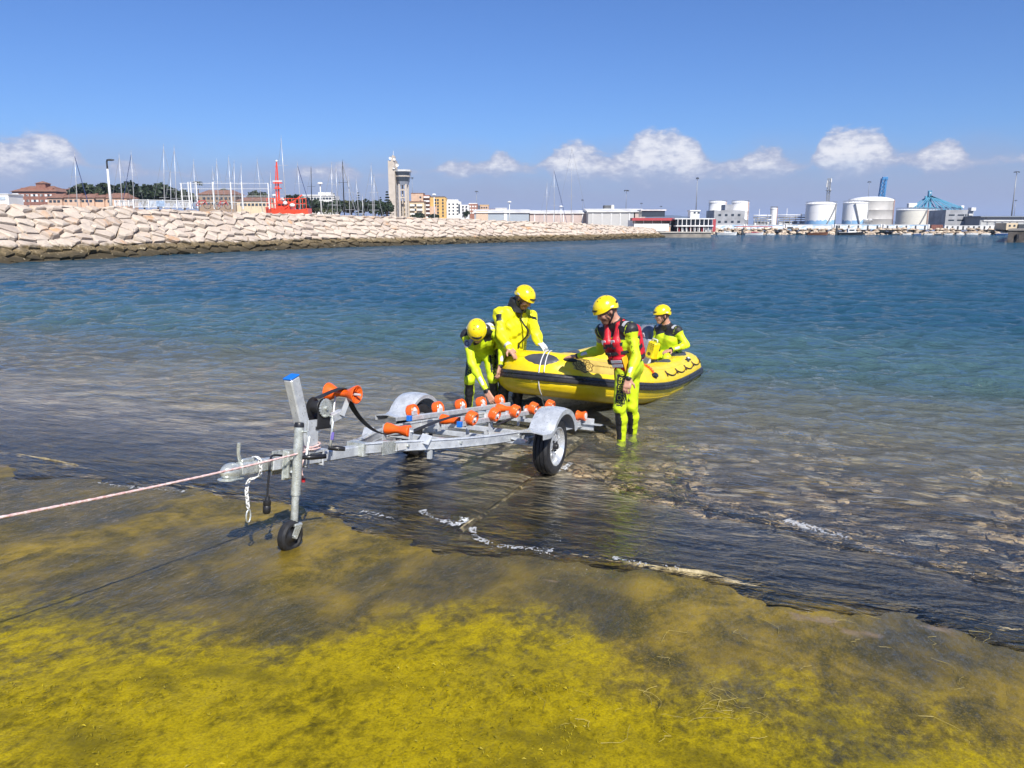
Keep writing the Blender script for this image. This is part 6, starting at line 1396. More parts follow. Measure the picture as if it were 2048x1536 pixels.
for (u, vt, vb, Y, k, lb) in ((824, 355, 400, 500, 5, 'thin light mast behind the control tower'), (953, 382, 430, 480, 6, 'thin light mast above the brick flats'), (1165, 399, 425, 420, 4, 'short distant light mast right of the tallest yacht mast'), (1253, 380, 424, 420, 9, 'thin light mast above the grey warehouse'), (1283, 406, 424, 520, 4, 'distant light mast above the red canopy'), (1322, 412, 424, 560, 4, 'smallest distant light mast above the glass lounge'), (1395, 355, 430, 320, 5, 'tall light mast above the jetty restaurant'), (1739, 363, 400, 520, 6, 'light mast left of the blue crane boom'), (2034, 343, 440, 480, 9, 'tall floodlight mast at the right edge'), (2032, 400, 440, 620, 4, 'small light mast beside the tall floodlight mast')): lamp(lb, u, vt, vb, Y, k, 'light_mast')
def railing(name, label, u0, v0, u1, v1, hpx, Y0, Y1, npk, sign=None):
    a = at(u0, v0, Y0); b = at(u1, v1, Y1); hh = hpx*Y0/F_PX; o = thing(name, label, 'fence', tuple(a)); d = b-a; N = npk
    for z in (.08, hh): mb = MB(); mb.bar((0, 0, z), tuple(d+Vector((0, 0, z))), .07, .07); mb.build('rail', STEELW, o)
    me = None
    for k in range(N):
        p = d*(k+.5)/N
        if me is None: mb = MB(); mb.box((0, 0, hh/2), (.05, .03, hh)); q = mb.build('picket', STEELW, o, loc=p); me = q.data
        else: link('picket', me, o, p)
    for k in range(5): mb = MB(); mb.box((0, 0, 0), (.12, .12, hh+.12), Matrix.Translation(d*k/4+Vector((0, 0, hh/2)))); mb.build('post', STEELW, o)
    if sign: mb = MB(); mb.box(tuple(d*sign+Vector((0, -.06, hh*.55))), (1.6, .03, hh*.75)); mb.build('sign_board', mat('blue_sign', (.30, .40, .55), .5), o)
railing('white_railing', 'long white picket railing with a blue sign on the breakwater crest', 268, 415.5, 381, 416, 15, 76, 82, 44, .39); railing('white_railing', 'shorter white railing left of the long one', 231, 412, 267, 412, 10, 80, 82, 15)
def net_fence():
    us = [(362, 366), (376, 364), (381, 364), (392, 364), (425, 364), (461, 364), (483, 364), (536, 366)]; Y = 92; o = thing('netting_fence', 'tall white-posted netting fence behind the bicycles', 'fence', tuple(at(362, 418, Y))); org = at(362, 418, Y)
    for (u, v) in us: a = at(u, v, Y)-org; mb = MB(); mb.bar((a.x, 0, 0), (a.x, 0, a.z), .11, .11); mb.build('post', STEELW, o)
    W_ = (at(536, 366, Y)-org).x; Hh = (at(536, 366, Y)-org).z
    for f in (.99, .78, .5, .25): mb = MB(); mb.bar((0, .06, Hh*f), (W_, .06, Hh*f), .035, .035); mb.build('rail', STEELW, o)
    mb = MB()
    for k in range(int(W_/.22)): mb.bar((k*.22, .08, 0), (k*.22, .08, Hh*.98), .008, .008, up=(0, 1, 0))
    for k in range(int(Hh/.22)): mb.bar((0, .08, k*.22), (W_, .08, k*.22), .008, .008)
    n = mb.build('netting', GREYST, o); n['kind'] = 'stuff'
net_fence()
REDP = mat('red_bicycle_paint', (0.50, 0.02, 0.03), 0.35, coat=.4)
def bicycle(label, u, v, Y, rz):
    c = at(u, v, Y); o = thing('bicycle', label, 'bicycle', tuple(c), rz, 'bicycles by the fence'); r_ = .35
    for x in (-.53, .53):
        M = Tm((x, 0, r_)) @ Matrix.Rotation(R(90), 4, 'X'); mb = MB(); mb.lathe([(r_-.03, -.02), (r_, -.015), (r_+.01, 0), (r_, .015), (r_-.03, .02)], 24, M); wl = mb.build('wheel', RUB, o, True)
        mb = MB()
        for k in range(10): a = 2*math.pi*k/10; mb.cyl((x, 0, r_), (x+(r_-.02)*math.cos(a), 0, r_+(r_-.02)*math.sin(a)), .006, n=4)
        mb.lathe([(0, -.04), (.03, -.04), (.03, .04), (0, .04)], 8, M); mb.build('spokes', GREYST, wl)
    mb = MB()
    for a, q in (((-.53, 0, r_), (-.12, 0, .30)), ((-.12, 0, .30), (-.22, 0, .82)), ((-.53, 0, r_), (-.21, 0, .76)), ((-.21, 0, .76), (.36, 0, .82)), ((-.12, 0, .30), (.38, 0, .74)), ((.35, 0, .88), (.39, 0, .70)), ((.39, 0, .70), (.53, 0, r_))): mb.cyl(a, q, .032, n=8)
    mb.build('frame', REDP, o, True); mb = MB(); mb.ell((-.24, 0, .92), (.14, .07, .035)); mb.cyl((-.22, 0, .80), (-.24, 0, .92), .015, n=6); mb.build('saddle', BLACKP, o, True)
    mb = MB(); mb.tube([(.40, -.30, .99), (.36, -.1, .97), (.34, 0, .95), (.36, .1, .97), (.40, .30, .99)], .016, 6); mb.cyl((.35, 0, .86), (.34, 0, .96), .018, n=6); mb.build('handlebar', BLACKP, o, True); mb = MB(); mb.lathe([(0, -.02), (.10, -.02), (.10, .02), (0, .02)], 14, Tm((-.12, -.05, .30)) @ Matrix.Rotation(R(90), 4, 'X')); mb.build('crank', GREYST, o)
bicycle('red bicycle leaning by the fence, left one', 404, 418, 78, R(8)); bicycle('red bicycle with tall frame by the fence, right one', 446, 419, 78, R(-6))
# orange rescue ship beyond the crest
ORS = mat('orange_ship_paint', (0.80, 0.075, 0.03), 0.4, coat=.3, var=.05)
def rescue_ship():
    Y = 112; px = Y/F_PX; org = at(572, 440, Y); o = thing('rescue_ship', 'orange rescue ship with red lattice mast behind the breakwater', 'ship', tuple(org)); g = lambda u, v: (at(u, v, Y)-org)
    zd = g(572, 417).z; mb = MB(); xs0, xs1 = g(530, 420).x, g(614, 420).x; mb.v = []
    secs = [(xs0-.3, .3, zd+.25), (xs0+.8, 1.2, zd+.1), (xs0+2.2, 1.5, zd-.12), (xs1-.8, 1.5, zd-.12), (xs1, 1.2, zd+.05)]
    for (x, hw, z) in secs: mb.v += [(x, 1.5-hw, z), (x, 1.5+hw, z), (x+.2, 1.5+hw*.6, -1.6), (x+.2, 1.5-hw*.6, -1.6)]
    for i in range(4):
        for j in range(4): mb.f.append((i*4+j, i*4+(j+1) % 4, (i+1)*4+(j+1) % 4, (i+1)*4+j)); mb.m.append(0)
    mb.f += [(0, 1, 2, 3), (16, 17, 18, 19)]; mb.m += [0, 0]; mb.build('hull', ORS, o)
    c = g(566, 418); mb = MB(); z1 = g(566, 403).z; mb.prism([(c.x-1.1, .4), (c.x+1.0, .4), (c.x+1.0, 2.6), (c.x-1.1, 2.6)], zd-.1, z1); cb = mb.build('cabin', ORS, o)
    mb = MB(); mb.box((c.x-.05, .35, z1-.35), (1.7, .08, .35)); mb.build('window', WINM, cb); mb = MB(); mb.ell((c.x+.3, .2, zd+.75), (.32, .3, .28)); mb.build('life_raft', WHITEW, cb, True); mb = MB(); mb.ell((c.x+1.3, .1, zd+.45), (.4, .3, .25)); mb.build('life_raft', WHITEW, cb, True); mb = MB(); mb.ell((c.x-.2, .6, z1+.25), (.35, .35, .3)); mb.build('radar_dome', WHITEW, cb, True)
    m0, m1 = g(551, 400), g(548, 322); mb = MB()
    for (dx, dy) in ((-.22, 0), (.22, 0), (0, .4)): mb.tube([(m0.x+dx, 1.2+dy, zd), (m0.x+dx*.8, 1.2+dy, g(551, 360).z), (m1.x+dx*.15, 1.2+dy*.2, m1.z)], [.10, .08, .05], 6)
    for k in range(9): z = zd+(m1.z-zd)*k/9; mb.bar((m0.x-.2, 1.2, z), (m0.x+.2, 1.2, z+.3), .05, .05)
    ms = mb.build('mast', ORS, o)
    for (u, v, w2) in ((551, 365, 1.2), (551, 376, .9)): q = g(u, v); mb = MB(); mb.box((q.x, 1.1, q.z), (w2, .6, .14)); mb.build('radar_platform', ORS, ms)
    q = g(551, 363); mb = MB(); mb.box((q.x, .9, q.z+.1), (1.3, .15, .14)); mb.build('radar_scanner', WHITEW, ms); mb = MB(); mb.ell((m1.x, 1.2, m1.z+.1), (.15, .15, .15)); mb.build('mast_light', WHITEW, ms, True)
    zr = g(572, 397).z; n = 12
    for z in (zr, (zr+zd)/2): mb = MB(); mb.bar((xs0+.3, .1, z), (xs1-.1, .1, z), .07, .07); mb.build('rail', ORS, o)
    for k in range(n): x = xs0+.3+(xs1-xs0-.4)*k/(n-1); mb = MB(); mb.bar((x, .1, zd), (x, .1, zr), .07, .07); mb.build('stanchion', ORS, o)
    a, q = g(596, 418), g(560, 392); mb = MB(); mb.bar((a.x-2, .3, zd), (a.x+.6, .3, zr+.5), .16, .16); mb.build('crane_arm', ORS, o)
rescue_ship()
# sailing boats: masts rise above the crest
ALU = mat('mast_aluminium', (0.50, 0.51, 0.52), 0.4, 0.4, var=.05); BLKM = mat('carbon_mast', (0.02, 0.022, 0.028), 0.35)
MASTS = [(149, 308, 155, 404, 0, 1), (238, 309, 245, 408, 0, -1), (262, 304, 269, 408, 0, -1), (327, 292, 329, 408, 0, 1), (341, 345, 342, 408, 0, 0), (348, 295, 354, 408, 0, -1), (387, 322, 391, 410, 0, -1), (425, 337, 431, 412, 0, -1), (433, 322, 438, 412, 0, -1), (457, 314, 463, 414, 0, 1), (468, 326, 470, 412, 0, 0), (482, 330, 484, 412, 0, 0), (514, 318, 525, 414, 0, -1), (541, 345, 543, 412, 0, 0), (555, 335, 556, 404, 0, 1), (562, 276, 573, 410, 0, 0), (595, 328, 602, 416, 0, 1), (622, 336, 624, 424, 1, 0), (663, 328, 665, 424, 0, -1), (672, 331, 675, 424, 0, -1), (685, 324, 689, 424, 1, 1), (697, 352, 700, 426, 0, 1), (712, 357, 718, 428, 0, -1), (725, 392, 726, 428, 0, 0), (742, 330, 746, 428, 0, -1), (748, 352, 748, 430, 0, 1), (1094, 366, 1093, 443, 0, 0), (1108, 337, 1109, 444, 0, 1), (1144, 292, 1142, 445, 0, 1)]
def sailboat(k, u0, v0, u1, v1, blk, stay):
    Y = (118+(k*37 % 5)*7) if u0 < 1000 else 185; a = at(u0, v0, Y); b = at(u1, v1+12, Y); zb = 1.2; f = (a.z-zb)/(a.z-b.z); foot = a+(b-a)*f; px = Y/F_PX
    lb = f'sailboat with {"black" if blk else "pale"} mast, {ORD[k]} mast from the left along the breakwater' if u0 < 1000 else f'sailboat with {("shortest", "middle-height", "tallest")[k-26]} of the three masts right of the tower'
    o = thing('sailboat', lb, 'sailboat', tuple(foot), 0, 'sailboats moored behind the breakwater'); H = a-foot; r_ = .062 if not blk else .085; mm = BLKM if blk else ALU
    mb = MB(); mb.tube([(0, 0, 0), tuple(H*.6), tuple(H)], [r_, r_*.95, r_*.6], 8); mb.tube([tuple(H), tuple(H+Vector((.05, 0, .35)))], .02, 5); mb.build('mast', mm, o, True)
    L = max(3.2, H.z*.42); mb = MB(); mb.v = []
    for (x, hw, z) in ((-L*.5, .9, .05), (-L*.2, 1.3, 0), (L*.2, 1.2, .05), (L*.45, .6, .15), (L*.58, .05, .25)): mb.v += [(x, -hw, z), (x, hw, z), (x, hw*.5, -1.0), (x, -hw*.5, -1.0)]
    for i in range(4):
        for j in range(4): mb.f.append((i*4+j, i*4+(j+1) % 4, (i+1)*4+(j+1) % 4, (i+1)*4+j)); mb.m.append(0)
    mb.f += [(0, 1, 2, 3), (16, 17, 18, 19)]; mb.m += [0, 0]; mb.build('hull', WHITEW, o)
    mb = MB(); mb.tube([(0, 0, 1.3), (-L*.42, 0, 1.35)], .07, 6); mb.build('boom', mm, o); mb = MB(); mb.tube([(0, 0, 1.42), (-L*.2, 0, 1.52), (-L*.4, 0, 1.44)], [.10, .14, .08], 7); mb.build('sail_cover', NAVY if k % 3 else GEL, o, True)
    for fz in ((.55,) if H.z < 7 else (.42, .72)): mb = MB(); sp_ = .75; mb.bar(tuple(H*fz+Vector((-sp_, 0, 0))), tuple(H*fz+Vector((sp_, 0, 0))), .05, .04); mb.build('spreader', mm, o)
    if stay:
        mb = MB(); mb.tube([tuple(H*.97), (stay*L*.55, 0, .2)], .05 if k in (0, 2, 16, 20, 27) else .022, 5); mb.build('forestay', NAVY if k in (0, 2, 16, 27) else GREYST, o)
    mb = MB(); mb.tube([tuple(H*.97), (-(stay or 1)*L*.48, 0, .2)], .018, 4); mb.build('backstay', GREYST, o)
for k, m_ in enumerate(MASTS): sailboat(k, *m_)
# control tower
def tower():
    Y = 420; org = at(797, 440, Y); o = thing('control_tower', 'tall concrete port control tower with glazed cabin on stilts', 'tower', tuple(org)); g = lambda u, v: (at(u, v, Y)-org)
    TC = mat('tower_concrete', (0.50, 0.44, 0.37), 0.85, scale=.3, var=.06); a, b_ = g(775.5, 321), g(792, 440); mb = MB(); mb.prism([(a.x, 0), (b_.x, 0), (b_.x+.6, 4), (b_.x+.6, 7), (a.x, 7)], -3, a.z); mb.build('lift_shaft', TC, o)
    mb = MB(); t0, t1 = g(781, 309), g(791, 325); mb.prism([(g(779, 0).x*0+g(780, 321).x, a.z), (g(792, 330).x, g(792, 338).z), (g(788, 312).x, g(788, 311).z), (g(783, 309).x, g(783, 309).z)], 2, 5, Matrix(((1, 0, 0, 0), (0, 0, 1, 0), (0, 1, 0, 0), (0, 0, 0, 1)))); mb.build('crown_fin', TC, o); mb = MB(); mb.tube([(g(785, 0).x*0+g(785, 309).x, 3, g(785, 309).z), (g(785, 301).x, 3, g(785, 301).z)], .12, 6); mb.build('antenna', STEELW, o)
    for (u, v, r_) in ((781, 316, .8), (795, 330, .9), (789, 318, .7), (788, 336, .6)): q = g(u, v); mb = MB(); mb.lathe([(0, 0), (r_*.6, .12), (r_, .45)], 14, Tm((q.x, -.3, q.z), (R(90), 0, 0))); mb.build('dish_antenna', WHITEW, o, True)
    cx0, cx1, zt, zm, zb = g(789, 343).x, g(819, 343).x, g(800, 341).z, g(800, 352).z, g(800, 366).z; cxm = (cx0+cx1)/2; 
    def oct_(w_, d_): return [(-w_*.5, -d_*.2), (-w_*.25, -d_*.5), (w_*.25, -d_*.5), (w_*.5, -d_*.2), (w_*.5, d_*.5), (-w_*.5, d_*.5)]
    mb = MB(); W_ = cx1-cx0; prs = [(zb-1.0, .62), (zb+.6, .74), (zm, .86), (zt-.4, .96)]; vs = []
    for (z, k) in prs: vs += [(cxm+x, 3+y, z) for x, y in oct_(W_*k, W_*k)]
    fs = [(i*6+j, i*6+(j+1) % 6, (i+1)*6+(j+1) % 6, (i+1)*6+j) for i in range(3) for j in range(6)]+[tuple(range(6)), tuple(18+j for j in range(6))]; mb.add(vs, fs); cab = mb.build('cabin', mat('cab_cladding', (.25, .28, .33), .4), o)
    for (z0, k0, z1_, k1, nm) in ((zm+.5, .885, zt-.9, .955, 'window_band'), (zb+1.0, .775, zm-.5, .86, 'window_band')):
        mb = MB(); vs = [(cxm+x, 3+y, z0) for x, y in oct_(W_*k0+.1, W_*k0+.1)]+[(cxm+x, 3+y, z1_) for x, y in oct_(W_*k1+.1, W_*k1+.1)]; mb.add(vs, [(j, (j+1) % 6, 6+(j+1) % 6, 6+j) for j in range(6)]); mb.build(nm, WINM, cab)
    mb = MB(); mb.prism([(cxm+x, 3+y) for x, y in oct_(W_*1.06, W_*1.06)], zt-.4, zt+.5); mb.build('roof', mat('cab_roof', (.62, .62, .6), .7), cab); mb = MB(); mb.prism([(cxm+x, 3+y) for x, y in oct_(W_*.9, W_*.9)], zm-.3, zm+.3); mb.build('floor_slab', TC, cab)
    for u in (799, 811.5): q = g(u, 400); mb = MB(); mb.box((q.x, 1.2, (zb-3)/2), (1.1, 1.0, zb+2)); mb.build('column', TC, o)
    for u in (803, 814): q = g(u, 400); mb = MB(); mb.box((q.x, 5.2, (zb-3)/2), (.8, .8, zb+2)); mb.build('column', TC, o)
    for v in (379.5, 395): z = g(800, v).z; mb = MB(); mb.box((g(805, v).x, 1.2, z), (g(813, v).x-g(797, v).x-1.1, .7, .8)); mb.build('cross_beam', TC, o)
    q = g(794, 400); mb = MB()
    for k in range(14): mb.bar((q.x+.2+.5*(k % 2), .3, zb*k/14-1), (q.x+.7-.5*(k % 2), .3, zb*(k+1)/14-1), .18, .18)
    mb.tube([(q.x, .3, -2), (q.x-.2, .3, zb)], .15, 6); mb.build('outside_stair', GREYST, o)
tower()
# flats by the tower
b = Blk('flats', 'tall peach block of flats with balconies on its right', 823.5, 846, 387, 440, 450, 10, PEACH); b.part('balcony_wing', BRICK, lambda mb: mb.box((b.w/2+1.7, 5, b.h/2-.4), (3.4, 9, b.h-.8)))
for k in range(6): z = b.h-2-k*2.2; b.part('balcony', WHITEW, lambda mb: mb.box((b.w/2+2.0, -.4, z), (3.2, 1.6, .9)))
b.part('parapet', TILE, lambda mb: mb.box((0, 5, b.h+.15), (b.w+.3, 10.3, .3))); b.wins(5, 1, 1.0, 1.0, b.h-12, b.h-1, x0=b.w*.15, x1=b.w*.4)
b = Blk('flats', 'low cream flats with dark balconies in front of the tower foot', 800, 848, 404, 440, 430, 9, CREAM); b.part('roof', TILE, lambda mb: mb.box((0, 4.5, b.h+.2), (b.w+.6, 9.6, .5))); b.wins(3, 2, 1.7, 1.3, b.h-7.5, b.h-.6, x0=-b.w/2+.5, x1=-b.w/2+4.5); b.wins(3, 2, 1.7, 1.3, b.h-7.5, b.h-.6, x0=b.w/2-6.5, x1=b.w/2-1.0); b.balconies(3, -.9, 1.6, b.h-8, b.h-1, 1.0, WHITEW); b.balconies(3, b.w/2-3.8, b.w/2-.8, b.h-8, b.h-1, 1.0, WHITEW)
b = Blk('flats', 'ochre tower block with dark flat roof', 859, 891.5, 395, 440, 455, 12, OCHRE); b.part('roof', mat('dark_roof', (.12, .09, .08), .8), lambda mb: mb.box((0, 6, b.h+.3), (b.w*.85, 11, .7))); b.wins(6, 2, 1.0, 1.2, b.h-11, b.h-.5, x0=-b.w*.2, x1=b.w*.1); b.wins(6, 1, .9, 1.2, b.h-11, b.h-.5, x0=b.w*.22, x1=b.w*.42); b.part('salmon_wing', PEACH, lambda mb: mb.box((-b.w*.28, -1, b.h*.30), (b.w*.5, 1.9, b.h*.6)))
b = Blk('flats', 'bright white stepped block of flats', 892.5, 921, 403, 440, 460, 12, WHITEW); b.part('upper_block', WHITEW, lambda mb: mb.box((-.6, 7, b.h+.6), (b.w*.75, 8, 1.2))); b.part('right_wing', WHITEW, lambda mb: mb.box((b.w/2+2.4, 6, b.h*.5-.9), (4.7, 11, b.h-1.8))); b.wins(4, 3, 1.0, .9, b.h-8, b.h-.6); b.part('stair_shade', WINM, lambda mb: mb.box((b.w/2-.8, -.05, b.h*.6), (.9, .12, b.h*.5))); b.wins(4, 2, 1.0, .8, b.h-9, b.h-2, x0=b.w/2+.4, x1=b.w/2+4.4)
b = Blk('flats', 'brown brick flats with dark right corner', 937, 955, 408, 440, 470, 10, BRICK); b.part('parapet', WHITEW, lambda mb: mb.box((0, 5, b.h+.3), (b.w*.9, 9, .5))); b.wins(3, 3, .9, .9, b.h-6, b.h-.5, m=WHITEW); b.part('dark_corner', mat('slate_cladding', (.10, .11, .14), .6), lambda mb: mb.box((b.w/2+.7, 4, b.h/2-.4), (1.3, 8, b.h-.8)))
b = Blk('flats', 'small orange flats at the end of the town row', 960, 977, 411, 440, 480, 10, PEACH); b.wins(3, 3, .9, .9, b.h-5, b.h-.5); b.part('parapet', OCHRE, lambda mb: mb.box((0, 5, b.h+.25), (b.w+.3, 10, .4)))
for k, (u0, u1, vt, m_, lb) in enumerate(((978, 991, 419, PEACH, 'far low orange house right of the orange flats'), (991, 1014, 417, WHITEW, 'far low white house above the warehouse roof'), (1014, 1034, 420, CREAM, 'far low cream house above the warehouse roof'))): b = Blk('far_house', lb, u0, u1, vt, 440, 520, 10, m_); b.part('roof', TILE if k != 1 else WHITEW, lambda mb: mb.box((0, 5, b.h+.2), (b.w*1.03, 10.4, .4))); b.wins(1, 3, 1.2, 1.0, b.h-2.2, b.h-.6)
# --- warehouses along the inner quay
def ribbed(name, c, sc=3.0):
    m = bpy.data.materials.new(name); m.use_nodes = True; t = NT(m.node_tree); bs_ = t.n['Principled BSDF']; tcn = t.new('ShaderNodeTexCoord'); wv = t.new('ShaderNodeTexWave', wave_type='BANDS', bands_direction='X'); t.put(wv.inputs['Vector'], tcn.outputs['Object']); wv.inputs['Scale'].default_value = sc
    n = t.noise(tcn.outputs['Object'], .5, 3); t.put(bs_.inputs['Base Color'], t.mix(n, c, tuple(x*.85 for x in c))); t.put(bs_.inputs['Normal'], t.bump(wv.outputs['Fac'], .6, .05)); bs_.inputs['Roughness'].default_value = .6; return m
RBLUE, RPINK, RGREY = ribbed('blue_grey_sheet', (.40, .45, .50)), ribbed('pinkish_sheet', (.60, .48, .43)), ribbed('light_grey_sheet', (.56, .55, .53)); ROOFW = mat('white_sheet_roof', (.70, .69, .67), .6, scale=.3)
def shed(label, u0, u1, vt, vb, Y, m, roof_over=.4, doors=(), panels=0, parts=True):
    b = Blk('warehouse', label, u0, u1, vt, vb, Y, 18, m, cat='warehouse', group='sheds along the quay'); b.part('roof', ROOFW, lambda mb: mb.add([(-b.w/2-roof_over, -roof_over, b.h), (b.w/2+roof_over, -roof_over, b.h), (b.w/2+roof_over, 9, b.h+.9), (-b.w/2-roof_over, 9, b.h+.9), (b.w/2+roof_over, 18.4, b.h), (-b.w/2-roof_over, 18.4, b.h), (-b.w/2-roof_over, -roof_over, b.h-.25), (b.w/2+roof_over, -roof_over, b.h-.25)], [(0, 1, 2, 3), (3, 2, 4, 5), (6, 7, 1, 0), (0, 3, 5), (1, 4, 2)]))
    for (f, dw, dh, dm) in doors: b.part('door', dm, lambda mb: mb.box((b.w*(f-.5), -.06, dh/2), (dw, .12, dh)))
    for k in range(panels): b.part('pilaster', ROOFW, lambda mb: mb.box((b.w*((k+.5)/panels-.5), -.07, b.h/2-.2), (.28, .14, b.h-.4)))
    return b
shed('blue-grey warehouse with white door left of the yacht masts', 949, 1058, 424, 452, 225, RBLUE, doors=((.14, 3.4, 4.2, mat('peach_door', (.60, .45, .33), .7)), (.57, .9, 4.2, WHITEW)))
shed('long pinkish sheet warehouse behind the three yacht masts', 1059.5, 1175, 425.5, 452, 228, RPINK, panels=6); shed('taller pale grey warehouse with white roof', 1176, 1268, 422.5, 453, 222, RGREY, panels=5); shed('narrow pinkish end bay of the pale warehouse', 1269.5, 1291, 422.5, 453, 224, RPINK, panels=1)
b = Blk('roof_plant', 'dark ventilation unit standing on the pale warehouse roof', 1208, 1222, 410.5, 421, 232, 3, DARKST, cat='machine'); b.part('louvre', GREYST, lambda mb: [mb.box((0, -.05, b.h*(k+.5)/4), (b.w*.9, .1, b.h*.1)) for k in range(4)]); b.part('duct', ROOFW, lambda mb: (mb.box((b.w*.5+.55, 1, b.h*.45), (.9, 1.2, b.h*.9)), mb.ell((b.w*.5+.55, 1, b.h*.92), (.5, .6, .3))))
REDC = mat('red_canopy', (.42, .06, .07), .6)
b = Blk('canopy_hall', 'low white quay building under a red canopy', 1265, 1341, 440, 462, 190, 8, WHITEW, cat='building'); b.part('canopy', REDC, lambda mb: mb.box((0, -.8, b.h+.15), (b.w+1.0, 3.4, .62)))
for k in range(5): b.part('column', WHITEW, lambda mb: mb.box((b.w*(k/4-.5)*.94, -1.3, b.h/2), (.18, .18, b.h)))
b.part('shade_opening', mat('dim_recess', (.30, .29, .29), .8), lambda mb: mb.box((0, -.04, b.h-.5), (b.w*.96, .08, .7))); b.part('lounge', WINM, lambda mb: mb.box((.8, 5, b.h+1.5), (b.w*.62, 5, 1.4))); b.part('lounge_roof', ROOFW, lambda mb: mb.box((.8, 5, b.h+2.35), (b.w*.68, 5.6, .3)))
b = Blk('parapet_wall', 'long white parapet wall stepping down behind the breakwater end', 1268, 1338, 448, 462, 183, .5, WHITEW, cat='wall'); b.part('coping', ROOFW, lambda mb: mb.box((0, .25, b.h+.04), (b.w+.1, .6, .08)))
b = Blk('brick_hut', 'small orange brick hut at the foot of the jetty', 1331, 1341, 452, 464, 186, 2, PEACH, cat='hut'); b.part('roof', ROOFW, lambda mb: mb.box((0, 1, b.h+.05), (b.w+.2, 2.3, .1))); b.wins(1, 1, .4, .5, b.h*.4, b.h*.9)
# --- jetty with restaurant
jz = onz(1340, 475).y; qa = onz(1338, 475); qb = onz(1422, 475); qt = at(1400, 463.5, jz).z; mb = MB(); mb.prism([(qa.x-2, jz+.8), (qa.x+1.5, jz), (qb.x, jz), (qb.x+.6, jz+3), (qb.x+1, jz+40), (qa.x-10, jz+40)], -2.5, qt-.25); JT = mb.build('jetty', mat('quay_concrete', (.28, .25, .21), .85, scale=.5, var=.15), None); tag(JT, kind='structure'); mb = MB(); mb.prism([(qa.x-2, jz+.6), (qa.x+1.5, jz-.2), (qb.x+.1, jz-.2), (qb.x+.8, jz+3), (qb.x+1.2, jz+40), (qa.x-10, jz+40)], qt-.25, qt); mb.build('coping', CONC, JT)
b = Blk('jetty_restaurant', 'dark glazed restaurant with white frame on the jetty', 1351, 1421, 438.5, 464, jz+8, 8, WINM, cat='restaurant', zb=qt); b.part('roof', ROOFW, lambda mb: mb.box((0, 3.5, b.h+.1), (b.w+1.2, 10, .25))); b.part('terrace_floor', ROOFW, lambda mb: mb.box((-.2, -1.2, b.h*.46), (b.w+.6, 2.8, .28)))
for k in range(9): b.part('column', ROOFW, lambda mb: mb.box((b.w*(k/8-.5), -2.2, b.h*.5), (.16, .16, b.h)))
b.part('roof_tower', WHITEW, lambda mb: (mb.box((.7, 3, b.h+1.0), (2.1, 3, 1.9)), mb.box((.7, 3, b.h+2.0), (2.5, 3.4, .25)))); b.wins(1, 2, .5, .4, b.h+1.0, b.h+1.9, x0=-.2, x1=1.6); b.part('red_panel', REDC, lambda mb: mb.box((b.w/2+.35, -2.3, b.h*.5), (.7, .12, b.h*1.0)))
r_ = random.Random(5)
for k in range(9): b.part('terrace_chair', WHITEW if k % 3 else REDC, lambda mb: (mb.box((b.w*(k/9-.45), -1.8, .35), (.5, .5, .08)), mb.box((b.w*(k/9-.45), -1.55, .65), (.5, .06, .5)), mb.box((b.w*(k/9-.45), -1.8, .17), (.3, .3, .3))))
# --- far shore
FY = 252.; g0 = onz(1410, 470).x; mb = MB(); mb.add([(30, FY+4, 1.5), (420, FY-6, 1.5), (900, 900, 2.0), (-60, 900, 2.0)], [(0, 1, 2, 3)]); tag(mb.build('port_ground', mat('port_asphalt', (.16, .155, .15), .9, scale=.2)), kind='structure')
mb = MB(); rn = []
for k in range(900):
    x = r_.uniform(40, 240); f = r_.random(); sz = r_.uniform(.35, .95); vs, fs = rock_verts(sz*1.3, sz, sz*.7, k+5000, 6, 4); mb.add(vs, fs, Tm((x, FY+f*4.5-(x-100)*.02, -.2+f*2.0), (0, 0, r_.uniform(0, 6)))); rn += [r_.random()]*len(vs)
o = mb.build('rock_shore', mat('pale_shore_rock', (.60, .49, .37), .85, var=.15, scale=.9, col2=(.30, .23, .16)), None); tag(o, 'band of pale rocks along the far port shore', 'rocks', kind='stuff')
# white and blue port wall in sections
WB = bpy.data.materials.new('wave_painted_wall'); WB.use_nodes = True; t = NT(WB.node_tree); bs_ = t.n['Principled BSDF']; tcn = t.new('ShaderNodeTexCoord'); n_ = t.noise(t.mapping(tcn.outputs['Object'], (.5, .5, 2)), .8, 3); t.put(bs_.inputs['Base Color'], t.mix(t.ss(n_, .48, .58), (.70, .70, .69), (.36, .50, .64))); bs_.inputs['Roughness'].default_value = .7
for k, (u0, u1, vt, lb) in enumerate(((1426, 1490, 449, 'leftmost section, behind the moored white motorboat'), (1490, 1570, 450, 'second section, behind the red awning'), (1570, 1668, 449.5, 'third section, below the pipework'), (1668, 1765, 449, 'fourth section, below the middle white tank'), (1765, 1860, 449.5, 'fifth section, below the big grey tank'))):
    b = Blk('port_wall', 'white wave-painted port wall, '+lb, u0, u1-.4, vt, 462, 262, .6, WB, cat='wall', group='port wall sections', zb=1.3); b.part('coping', ROOFW, lambda mb: mb.box((0, .3, b.h+.05), (b.w, .8, .1)))
    for q in range(2): b.part('pier', ROOFW, lambda mb: mb.box((b.w*(q-.5)*.96, -.1, b.h/2), (.5, .3, b.h)))
    if k == 2: b.part('dark_sign', DARKST, lambda mb: mb.box((-b.w*.42, -.05, b.h*.45), (2.6, .08, .6)))
    if k in (3, 4):
        for q in range(5): b.part('dark_slot', DARKST, lambda mb: mb.box((b.w*((q+.5)/5-.5), -.05, b.h*.5), (.5, .1, b.h*.7)))
b = Blk('port_wall', 'open white colonnade wall at the right end of the port', 1888, 1996, 451, 464, 262, .6, ROOFW, cat='wall', zb=1.3)
